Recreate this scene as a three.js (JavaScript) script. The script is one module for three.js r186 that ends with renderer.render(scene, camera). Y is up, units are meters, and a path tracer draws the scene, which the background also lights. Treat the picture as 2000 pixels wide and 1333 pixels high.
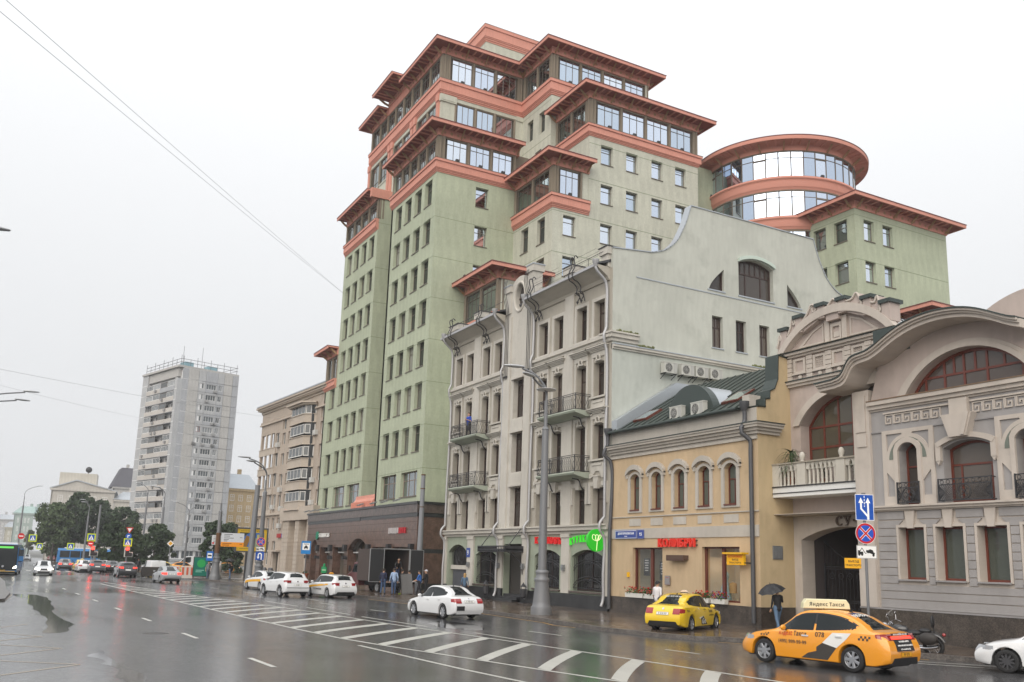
import * as THREE from 'three';
import { FontLoader } from 'three/addons/loaders/FontLoader.js';
import { TextGeometry } from 'three/addons/geometries/TextGeometry.js';
import { MarchingCubes } from 'three/addons/objects/MarchingCubes.js';
import { mergeVertices, toCreasedNormals } from 'three/addons/utils/BufferGeometryUtils.js';

// ------------------------------------------------------------------ camera, sky, sun, exposure
const scene = new THREE.Scene();
const camera = new THREE.PerspectiveCamera(41.41, 2000 / 1333, 0.3, 6000);
camera.position.set(0, 2.55, 0);
camera.quaternion.setFromRotationMatrix(new THREE.Matrix4().makeBasis(
  new THREE.Vector3(0.872622, 0.0292625, 0.48751876), new THREE.Vector3(-0.11864966, 0.98100089, 0.15349105), new THREE.Vector3(-0.47376481, -0.19178361, 0.85951495)));
camera.setViewOffset(2000, 1333, -15, -91.5, 2000, 1333);
scene.add(camera);
{ // overcast sky: paler towards the zenith, the same all round
  const w = 64, h = 128, d = new Float32Array(w * h * 4);
  for (let y = 0; y < h; y++) for (let x = 0; x < w; x++) {
    const el = ((y + 0.5) / h - 0.5) * Math.PI, s = Math.max(0, Math.sin(el));
    const L = 0.57 * (1 + 0.1 * s + 1.1 * s * s), o = (y * w + x) * 4;
    d[o] = L * 0.985; d[o + 1] = L; d[o + 2] = L * 1.02; d[o + 3] = 1;
  }
  const t = new THREE.DataTexture(d, w, h, THREE.RGBAFormat, THREE.FloatType);
  t.mapping = THREE.EquirectangularReflectionMapping; t.magFilter = t.minFilter = THREE.LinearFilter; t.needsUpdate = true;
  scene.background = t; scene.environment = t;
}
scene.fog = new THREE.FogExp2(0xe6e8ec, 0.0004);
const sun = new THREE.DirectionalLight(0xfff4e6, 1.5);
sun.position.set(-85, 95, 60); sun.target.position.set(25, 0, -50); sun.castShadow = true; sun.shadow.radius = 110;
Object.assign(sun.shadow.camera, { left: -220, right: 220, top: 220, bottom: -220, near: 1, far: 700 }); sun.shadow.mapSize.set(2048, 2048);
scene.add(sun, sun.target);
const renderer = new THREE.WebGLRenderer({ antialias: true });
renderer.toneMapping = THREE.LinearToneMapping; renderer.toneMappingExposure = 1.44; renderer.shadowMap.enabled = true;

// ------------------------------------------------------------------ helpers
const rng = (a) => () => { a = (a + 0x6d2b79f5) | 0; let t = Math.imul(a ^ (a >>> 15), 1 | a); t = (t + Math.imul(t ^ (t >>> 7), 61 | t)) ^ t; return ((t ^ (t >>> 14)) >>> 0) / 4294967296; };
const R = rng(11), rr = (a, b) => a + (b - a) * R();
const V = (x, y, z) => new THREE.Vector3(x, y, z), V2 = (x, y) => new THREE.Vector2(x, y), PI = Math.PI, cl = (x, a = 0, b = 1) => Math.min(b, Math.max(a, x));
const sm = (a, b, x) => { const t = cl((x - a) / (b - a)); return t * t * (3 - 2 * t); }, lerp = (a, b, t) => a + (b - a) * t;
const names = {};
function numbered(n) { const k = names[n] || 0; names[n] = k + 1; return k ? n + '_' + String(k).padStart(3, '0') : n; }
function thing(name, label, category, pos = [0, 0, 0], turn = 0, group) {
  const o = new THREE.Group(); o.name = numbered(name); o.position.set(...pos); o.rotation.y = turn; scene.add(o);
  return tag(o, label, category, group);
}
function tag(o, label, category, group) { o.userData = { label, category }; if (group) o.userData.group = group; return o; }
function copyOf(src, label, pos, turn) { const o = src.clone(); o.name = numbered(src.name.replace(/_\d{3}$/, '')); o.userData = { ...src.userData, label }; o.position.set(...pos); if (turn !== undefined) o.rotation.y = turn; scene.add(o); return o; }
function struct(o) { o.userData.kind = 'structure'; o.name = numbered(o.name); scene.add(o); return o; }
function mesh(name, geo, mat, parent) { const m = new THREE.Mesh(geo, mat); m.name = name; m.castShadow = m.receiveShadow = true; if (parent) parent.add(m); return m; }
const flat = (g) => (g.index ? g.toNonIndexed() : g);
class MB { // collects pieces, merges them into one mesh; M is the frame the pieces are given in
  constructor(M) { this.M = M || null; this.g = []; this.done = []; }
  cut() { if (this.g.length) { this.done.push(this.g); this.g = []; } return this; } // what was added so far is one piece
  add(g, m) {
    g = flat(g); if (m) g.applyMatrix4(m); if (this.M) g.applyMatrix4(this.M);
    if (!g.attributes.normal) g.computeVertexNormals(); this.g.push(g); return this;
  }
  box(x0, x1, y0, y1, z0, z1) { return this.add(boxG(x0, x1, y0, y1, z0, z1)); }
  bar(a, b, r, r2 = r, n = 8) { // round bar between two points
    const d = b.clone().sub(a), L = d.length(), g = new THREE.CylinderGeometry(r2, r, L, n); g.translate(0, L / 2, 0);
    return this.add(g, new THREE.Matrix4().compose(a, new THREE.Quaternion().setFromUnitVectors(V(0, 1, 0), d.normalize()), V(1, 1, 1)));
  }
  sbar(a, b, w, h = w) { // square bar
    const d = b.clone().sub(a), L = d.length(), g = boxG(-w / 2, w / 2, 0, L, -h / 2, h / 2);
    return this.add(g, new THREE.Matrix4().compose(a, new THREE.Quaternion().setFromUnitVectors(V(0, 1, 0), d.normalize()), V(1, 1, 1)));
  }
  tube(pts, r, seg = 16, n = 6, closed = false) { return this.add(new THREE.TubeGeometry(new THREE.CatmullRomCurve3(pts, closed), seg, r, n, closed)); }
  lathe(pts, n = 16, at) { const g = new THREE.LatheGeometry(pts.map((p) => V2(...p)), n); if (at) g.translate(...at); return this.add(g); }
  ext(shape, z0, z1, bev) { // shape in x,y extruded from z0 to z1
    const g = new THREE.ExtrudeGeometry(shape, bev ? { depth: z1 - z0 - 2 * bev, bevelEnabled: true, bevelSize: bev, bevelThickness: bev, bevelOffset: -bev, bevelSegments: 2, curveSegments: 10 } : { depth: z1 - z0, bevelEnabled: false, curveSegments: 14 });
    g.translate(0, 0, z0 + (bev || 0)); return this.add(g);
  }
  merge() {
    let n = 0; for (const g of this.g) n += g.attributes.position.count;
    const P = new Float32Array(n * 3), N = new Float32Array(n * 3), U = new Float32Array(n * 2); let i = 0;
    for (const g of this.g) { P.set(g.attributes.position.array, i * 3); N.set(g.attributes.normal.array, i * 3); if (g.attributes.uv) U.set(g.attributes.uv.array, i * 2); i += g.attributes.position.count; }
    const o = new THREE.BufferGeometry(); o.setAttribute('position', new THREE.BufferAttribute(P, 3)); o.setAttribute('normal', new THREE.BufferAttribute(N, 3)); o.setAttribute('uv', new THREE.BufferAttribute(U, 2)); return o;
  }
  build(name, mat, parent) { let m = null; if (this.done.length) { this.cut(); for (const g of this.done) { this.g = g; m = mesh(name, this.merge(), mat, parent); } return m; } return this.g.length ? mesh(name, this.merge(), mat, parent) : null; }
  each(name, mat, parent) { const l = this.g; for (const g of l) { this.g = [g]; mesh(name, this.merge(), mat, parent); } } // every piece a part of its own
  stuff(name, mat, parent) { const m = this.build(name, mat, parent); m.userData.kind = 'stuff'; return m; }
}
function boxG(x0, x1, y0, y1, z0, z1) { // box with uv in metres
  const a = x1 - x0, b = y1 - y0, c = z1 - z0, g = new THREE.BoxGeometry(a, b, c); g.translate((x0 + x1) / 2, (y0 + y1) / 2, (z0 + z1) / 2);
  const p = g.attributes.position, u = g.attributes.uv, n = g.attributes.normal;
  for (let i = 0; i < p.count; i++) { if (Math.abs(n.getX(i)) > 0.5) u.setXY(i, p.getZ(i), p.getY(i)); else if (Math.abs(n.getY(i)) > 0.5) u.setXY(i, p.getX(i), p.getZ(i)); else u.setXY(i, p.getX(i), p.getY(i)); }
  return g;
}
const rect = (x0, x1, y0, y1) => new THREE.Shape([V2(x0, y0), V2(x1, y0), V2(x1, y1), V2(x0, y1)]);
const poly = (pts) => new THREE.Shape(pts.map((p) => V2(...p)));
// opening outlines: plain, and with a segmental or round head that rises by r
function archPts(x0, x1, y0, y1, rise, n = 14) {
  const p = [[x0, y0], [x1, y0]], w = (x1 - x0) / 2, c = (x0 + x1) / 2, rad = (w * w + rise * rise) / (2 * rise), cy = y1 + rise - rad, a = Math.asin(cl(w / rad));
  const A = rise > w ? PI - a : a;
  for (let i = 0; i <= n; i++) { const t = A - (2 * A * i) / n; p.push([c + rad * Math.sin(t), cy + rad * Math.cos(t)]); }
  return p;
}
const arch = (x0, x1, y0, y1, rise, n) => poly(archPts(x0, x1, y0, y1, rise, n));
function offs(pts, d) { // outline moved inwards by d
  const n = pts.length, out = [];
  for (let i = 0; i < n; i++) {
    const a = pts[(i + n - 1) % n], b = pts[i], c = pts[(i + 1) % n];
    let ux = b[0] - a[0], uy = b[1] - a[1], vx = c[0] - b[0], vy = c[1] - b[1]; const lu = Math.hypot(ux, uy) || 1, lv = Math.hypot(vx, vy) || 1; ux /= lu; uy /= lu; vx /= lv; vy /= lv;
    const nx = -uy - vy, ny = ux + vx, k = 1 + (ux * vx + uy * vy); out.push([b[0] + (nx * d) / Math.max(k, 0.4), b[1] + (ny * d) / Math.max(k, 0.4)]);
  }
  return out;
}
// a wall face: u along the wall (to the right as one faces it), v up, w out of the wall
function frame(ox, oy, oz, ux, uz) { const u = V(ux, 0, uz).normalize(), y = V(0, 1, 0), n = new THREE.Vector3().crossVectors(u, y); return new THREE.Matrix4().makeBasis(u, y, n).setPosition(ox, oy, oz); }
const streetF = (x, z = 0) => frame(x, 0, z, 0, 1), sideF = (z, x = 0) => frame(x, 0, z, 1, 0);
function wall(b, outline, holes, depth, w1 = 0) { const s = outline instanceof THREE.Shape ? outline : rect(...outline); for (const h of holes) s.holes.push(h instanceof THREE.Shape ? new THREE.Path(h.getPoints(12)) : new THREE.Path(h.map((p) => V2(...p)))); b.ext(s, w1 - depth, w1); return b; }
const hole = (x0, x1, y0, y1) => [[x0, y0], [x1, y0], [x1, y1], [x0, y1]];
// band along a path of ground points [x,z], between two distances from it, outwards to the left of the way it runs seen from above
function offPath(path, d) {
  const n = path.length, nr = []; for (let i = 0; i < n - 1; i++) { const dx = path[i + 1][0] - path[i][0], dz = path[i + 1][1] - path[i][1], l = Math.hypot(dx, dz); nr.push([-dz / l, dx / l]); }
  return path.map((p, i) => { const a = nr[Math.max(0, i - 1)], b = nr[Math.min(n - 2, i)], k = 1 + a[0] * b[0] + a[1] * b[1]; return [p[0] + ((a[0] + b[0]) * d) / k, p[1] + ((a[1] + b[1]) * d) / k]; });
}
function band(b, path, d0, d1, y0, y1) {
  const o = offPath(path, d1), i = offPath(path, d0).reverse(), s = new THREE.Shape([...o, ...i].map((p) => V2(p[0], -p[1])));
  const g = new THREE.ExtrudeGeometry(s, { depth: y1 - y0, bevelEnabled: false }); g.rotateX(-PI / 2); g.translate(0, y0, 0); return b.add(g);
}
function tex(w, h, fn, srgb, metres) {
  const d = new Uint8Array(w * h * 4); for (let y = 0; y < h; y++) for (let x = 0; x < w; x++) { const c = fn(x / w, y / h, x, y), o = (y * w + x) * 4; d[o] = c[0]; d[o + 1] = c[1]; d[o + 2] = c[2]; d[o + 3] = c[3] ?? 255; }
  const t = new THREE.DataTexture(d, w, h); t.wrapS = t.wrapT = THREE.RepeatWrapping; t.magFilter = THREE.LinearFilter; t.minFilter = THREE.LinearMipmapLinearFilter; t.generateMipmaps = true; if (srgb) t.colorSpace = THREE.SRGBColorSpace; t.repeat.set(1 / metres, 1 / metres); t.needsUpdate = true; return t;
}
function canvasTex(w, h, draw) { const c = document.createElement('canvas'); c.width = w; c.height = h; draw(c.getContext('2d'), w, h); const t = new THREE.CanvasTexture(c); t.colorSpace = THREE.SRGBColorSpace; t.anisotropy = 4; return t; }
function vnoise(seed, n) { const r = rng(seed), a = Array.from({ length: n * n }, () => r()); return (x, y) => { x *= n; y *= n; const i = Math.floor(x), j = Math.floor(y), f = x - i, k = y - j, s = f * f * (3 - 2 * f), t = k * k * (3 - 2 * k), q = (p, o) => a[(((o % n) + n) % n) * n + (((p % n) + n) % n)]; return lerp(lerp(q(i, j), q(i + 1, j), s), lerp(q(i, j + 1), q(i + 1, j + 1), s), t); }; }
function fbm(seed, n, oct) { const l = []; for (let i = 0; i < oct; i++) l.push(vnoise(seed + i * 17, n << i)); return (x, y) => { let s = 0, a = 0.5, t = 0; for (const f of l) { s += a * f(x, y); t += a; a *= 0.55; } return s / t; }; }
const g3 = (v) => { v = cl(v, 0, 255); return [v, v, v]; };
const plTex = (() => { const a = fbm(3, 3, 6), b = vnoise(8, 64), c = fbm(21, 4, 3); return tex(512, 512, (x, y) => g3(230 + 26 * (a(x, y) - 0.5) + 10 * (b(x, y) - 0.5) + 26 * (c(x * 8, y) - 0.5)), true, 7); })();
const oldTex = (() => { const a = fbm(5, 3, 6), b = fbm(9, 5, 3), c = fbm(31, 6, 5); return tex(512, 512, (x, y) => { const st = cl((c(x, y) - 0.6) * 5), v = 232 + 36 * (a(x, y) - 0.5) + 13 * (b(x * 7, y) - 0.5) - 12 * st; return [v, v - 1, v - 4].map((q) => cl(q, 0, 255)); }, true, 6); })();
const bumpTex = (() => { const a = vnoise(4, 128), b = fbm(6, 16, 4); return tex(256, 256, (x, y) => g3(128 + 60 * (a(x, y) - 0.5) + 90 * (b(x, y) - 0.5)), false, 1.5); })();
const granTex = (() => { const a = vnoise(14, 90), b = fbm(16, 8, 5); return tex(512, 512, (x, y) => g3(200 + 90 * (a(x, y) - 0.5) + 90 * (b(x, y) - 0.5)), true, 2.4); })();
const C3 = (r, g, b) => new THREE.Color().setRGB(r, g, b);
const M = (r, g, b, o = {}) => new THREE.MeshStandardMaterial({ color: C3(r, g, b), roughness: 0.85, ...o });
const plaster = (r, g, b, o = {}) => M(r, g, b, { map: plTex, bumpMap: bumpTex, bumpScale: 0.004, roughness: 0.9, ...o });
const oldPl = (r, g, b, o = {}) => M(r, g, b, { map: oldTex, bumpMap: bumpTex, bumpScale: 0.006, roughness: 0.92, ...o });

const glassM = (r, g, b, o = {}) => new THREE.MeshPhysicalMaterial({ color: C3(r, g, b), roughness: 0.04, metalness: 0, ...o });
const mt = {
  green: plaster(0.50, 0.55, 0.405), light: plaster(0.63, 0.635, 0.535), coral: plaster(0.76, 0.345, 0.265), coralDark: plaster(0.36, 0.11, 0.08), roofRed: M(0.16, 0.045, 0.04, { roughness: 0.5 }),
  taupe: plaster(0.27, 0.225, 0.17), tan: M(0.55, 0.36, 0.19), black: M(0.02, 0.02, 0.022, { roughness: 0.5 }), brownFrame: M(0.14, 0.115, 0.09, { roughness: 0.5 }),
  skyGlass: glassM(0.66, 0.73, 0.84, { metalness: 1 }), midGlass: glassM(0.20, 0.23, 0.22, { metalness: 0.9 }), darkGlass: glassM(0.035, 0.042, 0.038), oldGlass: glassM(0.045, 0.038, 0.034),
  granBlack: M(0.04, 0.042, 0.045, { map: granTex, roughness: 0.3 }), granBrown: M(0.19, 0.112, 0.085, { map: granTex, roughness: 0.28 }), granDark: M(0.105, 0.085, 0.07, { map: granTex, roughness: 0.3 }), granGrey: M(0.16, 0.12, 0.105, { map: granTex, roughness: 0.3 }),
  steel: M(0.3, 0.31, 0.32, { roughness: 0.45, metalness: 0.6 }), zinc: M(0.42, 0.45, 0.48, { roughness: 0.4, metalness: 0.5 }), iron: M(0.03, 0.03, 0.034, { roughness: 0.5 }), white: M(0.72, 0.72, 0.70, { roughness: 0.6 }), offwhite: M(0.6, 0.59, 0.55),
};
const plasterW = plaster(0.62, 0.585, 0.545), drumG = glassM(0.5, 0.58, 0.7, { metalness: 1 });
const Rp = rng(77), vars_ = new Map([[mt.darkGlass, [[0.035, 0.042, 0.038], [0.035, 0.042, 0.038], [0.02, 0.025, 0.024], [0.13, 0.135, 0.115], [0.25, 0.25, 0.22]]], [mt.oldGlass, [[0.045, 0.038, 0.034], [0.03, 0.026, 0.024], [0.12, 0.10, 0.085], [0.065, 0.055, 0.048]]]].map(([k, l]) => [k, l.map((c) => glassM(...c))]).concat([[mt.skyGlass, [[0.66, 0.73, 0.84], [0.6, 0.67, 0.78], [0.72, 0.78, 0.86], [0.52, 0.6, 0.7]].map((c) => glassM(...c, { metalness: 1 }))], [mt.midGlass, [[0.2, 0.23, 0.22], [0.3, 0.33, 0.34], [0.14, 0.16, 0.155]].map((c) => glassM(...c, { metalness: 0.9 }))]]));
const paneOf = (g) => { const l = vars_.get(g); return l ? l[Math.floor(Rp() * l.length)] : g; }; // blinds, curtains and slightly different coatings
// windows: frame mesh with its pane as a child; equal sizes share geometry
const winCache = new Map();
function win(parent, F, u0, u1, v0, v1, depth, o = {}) {
  const w = u1 - u0, h = v1 - v0, key = [w.toFixed(2), h.toFixed(2), JSON.stringify(o.m || []), JSON.stringify(o.t || []), o.f || 0, o.arc || 0, JSON.stringify(o.tc || 0)].join();
  let gs = winCache.get(key);
  if (!gs) {
    const f = o.f || 0.07, b = new MB(), outer = o.arc ? archPts(0, w, 0, h - o.arc, o.arc).slice(h - o.arc < 0.05 ? 2 : 0) : hole(0, w, 0, h), s = poly(outer); s.holes.push(new THREE.Path(offs(outer, f).map((p) => V2(...p)))); b.ext(s, -0.07, 0);
    const top = (x) => { if (!o.arc) return h - f; const q = w / 2, rad = (q * q + o.arc * o.arc) / (2 * o.arc); return h - rad + Math.sqrt(Math.max(0, rad * rad - (x - q) ** 2)) - f * 0.5; };
    const ft = f * 0.8, tv = (o.t || []).map((t) => t * h);
    for (const t of tv) b.box(f * 0.6, w - f * 0.6, t - ft / 2, t + ft / 2, -0.06, -0.004);
    for (const m of o.m || []) { const x = m * w, y0 = o.tc ? 0 : 0; b.box(x - ft / 2, x + ft / 2, f * 0.6, top(x), -0.062, -0.006); }
    for (const q of o.tc || []) b.box(q[0] * w - ft / 2, q[0] * w + ft / 2, q[1] * h, q[2] * h, -0.064, -0.008);
    const ps = poly(offs(outer, f * 0.5)), pg = new THREE.ShapeGeometry(ps); pg.translate(0, 0, -0.04);
    gs = [b.merge(), pg]; winCache.set(key, gs);
  }
  const m = mesh('window', gs[0], o.fm || mt.brownFrame, parent), p = mesh('pane', gs[1], paneOf(o.gm || mt.darkGlass), m);
  m.applyMatrix4(new THREE.Matrix4().multiplyMatrices(F, new THREE.Matrix4().makeTranslation(u0, v0, -depth))); return m;
}
const fontB = await new FontLoader().loadAsync('fonts/droid/droid_sans_bold.typeface.json'), fontS = await new FontLoader().loadAsync('fonts/droid/droid_serif_bold.typeface.json');
function text3(str, size, depth, font = fontB) { const g = new TextGeometry(str, { font, size, depth, curveSegments: 4, bevelEnabled: false }); g.computeBoundingBox(); return g; }
function textW(str, width, height, depth, font) { const g = text3(str, 1, depth, font), b = g.boundingBox; g.translate(-b.min.x, -b.min.y, 0); g.scale(width / (b.max.x - b.min.x), height / (b.max.y - b.min.y), 1); g.computeVertexNormals(); return g; }
// ------------------------------------------------------------------ ground, road, pavements, markings
const road = (() => {
  const a = vnoise(41, 256), b = fbm(43, 4, 6), c = fbm(47, 3, 5);
  const map = tex(1024, 1024, (x, y) => g3(186 + 70 * (a(x, y) - 0.5) + 70 * (b(x, y) - 0.5)), true, 9);
  const rough = tex(1024, 1024, (x, y) => g3(255 * cl(0.36 + 0.45 * (c(x, y) - 0.5) + 0.4 * (c(x * 5, y) - 0.5) + 0.14 * (a(x, y) - 0.5), 0.12, 1)), false, 23);
  return M(0.135, 0.136, 0.14, { map, roughnessMap: rough, roughness: 0.5, bumpMap: (() => { const t = bumpTex.clone(); t.repeat.set(1.5, 1.5); return t; })(), bumpScale: 0.0018 });
})();
const pave = (() => {
  const a = vnoise(51, 128), b = fbm(53, 4, 5), c = fbm(57, 3, 5);
  const map = tex(1024, 1024, (x, y) => { const j = (x * 16) % 1 < 0.05 || ((y * 8 + (Math.floor(x * 16) % 2) * 0.5) % 1) < 0.025 ? 0.8 : 1, k = 0.9 + 0.2 * ((Math.sin(Math.floor(x * 16) * 12.9 + Math.floor(y * 8 + (Math.floor(x * 16) % 2) * 0.5) * 78.2) * 43758.5) % 1); return g3((205 + 50 * (a(x, y) - 0.5) + 60 * (b(x, y) - 0.5)) * j * k); }, true, 4.8);
  const rough = tex(512, 512, (x, y) => g3(255 * cl(0.22 + 0.7 * (c(x, y) - 0.45), 0.08, 1)), false, 11);
  return M(0.22, 0.162, 0.122, { map, roughnessMap: rough, roughness: 0.8 });
})();
function sheet(name, pts, y, mat, holes) { // flat polygon of ground points
  const s = new THREE.Shape(pts.map((p) => V2(p[0], -p[1]))), g = new THREE.ShapeGeometry(s); g.rotateX(-PI / 2); g.translate(0, y, 0); return mesh(name, g, mat);
}
struct(sheet('ground', [[-2500, 900], [2500, 900], [2500, -3500], [-2500, -3500]], -0.06, M(0.14, 0.14, 0.13, { roughness: 0.9 })));
struct(sheet('road', [[-60, 40], [40, 40], [60, -20], [60, -160], [200, -172], [200, -186], [30, -180], [-5, -420], [-40, -420], [-14, -180], [-200, -172], [-200, -150], [-20, -140]], 0, road));
// kerb line of the right pavement, nearest first
const kerb = [[27.2, 40], [27.2, -12], [26.3, -17.8], [25.9, -19.1], [23.75, -25], [23.2, -26.2], [22.3, -26.6], [21.75, -28.2], [21.3, -31.2], [21.7, -36], [22.1, -43.6], [21.9, -51], [21.5, -58.2], [20.3, -68.3], [19.0, -78], [17.9, -90], [17.2, -104], [17.6, -118], [19.5, -124], [60, -130]];
function slab(name, pts, h, mat) { const s = new THREE.Shape(pts.map((p) => V2(p[0], -p[1]))), g = new THREE.ExtrudeGeometry(s, { depth: h, bevelEnabled: false }); g.rotateX(-PI / 2); g.translate(0, 0, 0); return mesh(name, g, mat); }
struct(slab('pavement', [...kerb.map((p, i) => (i < kerb.length - 1 ? offPath(kerb, 0.16)[i] : p)), [60, 40]], 0.15, pave));
{ const b = new MB(), o = kerb, inn = offPath(kerb, 0.16); const s = new THREE.Shape([...o, ...inn.slice().reverse()].map((p) => V2(p[0], -p[1]))); const g = new THREE.ExtrudeGeometry(s, { depth: 0.155, bevelEnabled: false }); g.rotateX(-PI / 2); b.add(g); const k = b.build('kerb', M(0.19, 0.17, 0.155, { map: granTex, roughness: 0.5 })); struct(k); }
struct(slab('pavement', [[0.15, -52.4], [0.42, -60], [0.2, -64], [0.1, -80], [-0.6, -100], [-30, -104], [-30, -45], [-1.6, -48.5]], 0.14, M(0.2, 0.19, 0.18, { map: granTex, roughness: 0.45 })));
struct(slab('pavement', [[31, -131], [22, -132], [14, -136], [16, -160], [40, -166], [90, -166], [90, -131]], 0.14, pave));   // square beyond the crossing
{ // painted markings
  const wh = M(0.55, 0.55, 0.52, { map: oldTex, roughness: 0.42 }), ye = M(0.5, 0.27, 0.03, { map: oldTex, roughness: 0.45 }), b = new MB(), y = new MB(), f = new MB();
  const quad = (B, p, h = 0.004) => { const s = new THREE.Shape(p.map((q) => V2(q[0], -q[1]))), g = new THREE.ShapeGeometry(s); g.rotateX(-PI / 2); g.translate(0, h, 0); B.add(g); };
  const strip = (B, pts, w, h) => { for (let i = 0; i < pts.length - 1; i++) { const [a, c] = [pts[i], pts[i + 1]], dx = c[0] - a[0], dz = c[1] - a[1], l = Math.hypot(dx, dz), nx = (-dz / l) * w / 2, nz = (dx / l) * w / 2; quad(B, [[a[0] + nx, a[1] + nz], [c[0] + nx, c[1] + nz], [c[0] - nx, c[1] - nz], [a[0] - nx, a[1] - nz]], h); } };
  const near = [[14.1, -12], [12.75, -16.6], [11.95, -19.7], [11.4, -22.2], [10.9, -24.4], [10.3, -27], [9.85, -29.4], [9.5, -33.5], [9.2, -38.5], [8.95, -43], [8.55, -51], [7.7, -66], [6.9, -82]];
  const far = [[16.9, -10], [16.15, -18], [15.8, -21.6], [15.5, -24.3], [15.0, -28.2], [14.45, -32], [13.95, -36], [13.45, -41.6], [12.6, -48.5], [11.6, -55], [10.6, -61], [8.9, -74], [7.5, -86]];
  const at = (L, z) => { for (let i = 0; i < L.length - 1; i++) if (z <= L[i][1] && z >= L[i + 1][1]) return lerp(L[i][0], L[i + 1][0], (z - L[i][1]) / (L[i + 1][1] - L[i][1])); return L[L.length - 1][0]; };
  strip(b, near, 0.14, 0.004); strip(b, far, 0.14, 0.004);
  for (let k = 0, z = -10.6; z > -78; k++, z -= 2.36) { // chevron stripes: gently bent, as painted
    const zf = z - 4.05 * Math.min(1, (at(far, z - 3) - at(near, z)) / 3.9), x0 = at(near, z) + 0.09, x1 = at(far, zf) - 0.09, n = 5, L = [], Q = []; if (x1 - x0 < 0.8) continue;
    for (let i = 0; i <= n; i++) { const t = i / n, x = lerp(x0, x1, t), zz = lerp(z, zf, t * (1 + 0.12 * (1 - t))); L.push([x, zz - 0.31]); Q.push([x, zz + 0.31]); }
    quad(b, [...Q, ...L.reverse()], 0.004);
  }
  strip(b, [[9.6, -27], [10.0, -20.7], [10.6, -15]], 0.13, 0.004); strip(b, [[14.95, -34.2], [14.4, -40.3]], 0.13); strip(b, [[14.35, -41.8], [14.0, -47.8]], 0.13); strip(b, [[13.85, -49], [13.5, -54]], 0.13); strip(b, [[15.75, -26.9], [15.5, -31]], 0.12);
  for (const [a, c] of [[-15.5, -17.5], [-22.1, -24.2], [-30.1, -32.2], [-37.9, -39.7], [-45.2, -46.9], [-53, -54.8], [-61, -63], [-69, -71]]) strip(b, [[5.9 - (-a - 20) * 0.045, a], [5.9 - (-c - 20) * 0.045, c]], 0.14);
  for (const [x, a, x2, c] of [[18.95, -22.4, 18.8, -23.9], [18.28, -29.4, 18.05, -31.4], [17, -44.1, 16.8, -45.8], [16.4, -50.8, 16.2, -52.5], [17.0, -55.6, 16.9, -58], [14.5, -59.4, 14.2, -61.1], [15.4, -66, 15.2, -68], [14.6, -74, 14.4, -76]]) strip(b, [[x, a], [x2, c]], 0.12);
  strip(b, [[24.3, -20.9], [22.95, -20.3]], 0.12); strip(b, [[24.2, -19.4], [26.4, -16.6]], 0.12); strip(b, [[25.6, -16.2], [23.4, -19.4]], 0.12);
  for (let k = 0; k < 9; k++) quad(b, [[-1 + k * 1.1, -128], [-0.5 + k * 1.1, -128], [-0.55 + k * 1.1, -132], [-1.05 + k * 1.1, -132]], 0.004);   // far crossing
  const zig = M(0.36, 0.31, 0.25, { map: oldTex, roughness: 0.5 });
  strip(f, [[-1.4, -20.4], [1.75, -23.65], [0.15, -24.8], [-1, -25.6]], 0.1); strip(f, [[-0.8, -25], [1.55, -27.6], [-0.4, -29.3]], 0.1); strip(f, [[-0.4, -29.6], [1.2, -31.4], [-0.6, -33.6]], 0.1); strip(f, [[-0.3, -34.4], [0.9, -36.6]], 0.09); strip(f, [[0.1, -52.6], [0.5, -60.4]], 0.12);
  strip(y, [[21.2, -33], [20.98, -34.4], [21.4, -36], [21.7, -43.6], [21.5, -51], [21.1, -58]], 0.1); strip(y, [[22.75, -25.9], [23.3, -24.9], [25.4, -19.2]], 0.1);
  const mk = (B, m) => { const o = B.build('road_marking', m); struct(o); };
  mk(b, wh); mk(f, zig); mk(y, ye);
  // standing water on the near lane: smooth dark puddle sheets with ragged outlines
  const wet = M(0.05, 0.05, 0.052, { roughness: 0.07 });
  const ragged = (pts, seed) => { const q = rng(seed), c = new THREE.CatmullRomCurve3(pts.map((p) => V(p[0], 0, p[1])), true), o = [], n1 = fbm(seed, 8, 4); for (let i = 0; i < 260; i++) { const v = c.getPoint(i / 260); o.push([v.x + (n1(i / 130, 0.3) - 0.5) * 0.9, v.z + (n1(0.7, i / 130) - 0.5) * 1.2]); } return o; };
  struct(sheet('puddle', ragged([[0.62, -61], [1.5, -60.5], [2.05, -55], [2.15, -45], [2.2, -37], [2.05, -33.5], [1.6, -32.6], [1.45, -38], [1.3, -46], [1.35, -53], [0.9, -57]], 5), 0.002, wet));
  struct(sheet('puddle', ragged([[2.3, -27.5], [2.55, -24.5], [2.6, -21], [2.6, -17], [2.45, -17], [2.3, -21.5], [2.1, -25]], 6), 0.002, wet));
  struct(sheet('puddle', ragged([[17.0, -33.2], [17.5, -34.5], [17.2, -37], [16.2, -36.5], [15.6, -33.4], [16.2, -32.2]], 8), 0.002, wet));
  const mh = new MB(); mh.lathe([[0, 0.008], [0.34, 0.008], [0.36, 0.004], [0.4, 0.004], [0.42, 0.0]], 28, [4.5, 0, -32.2]); scene.add(tag(mh.build('manhole_cover', M(0.05, 0.045, 0.04, { roughness: 0.5, metalness: 0.4 })), 'round iron manhole cover in the middle of the near grey lane', "manhole cover"));
}
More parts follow.
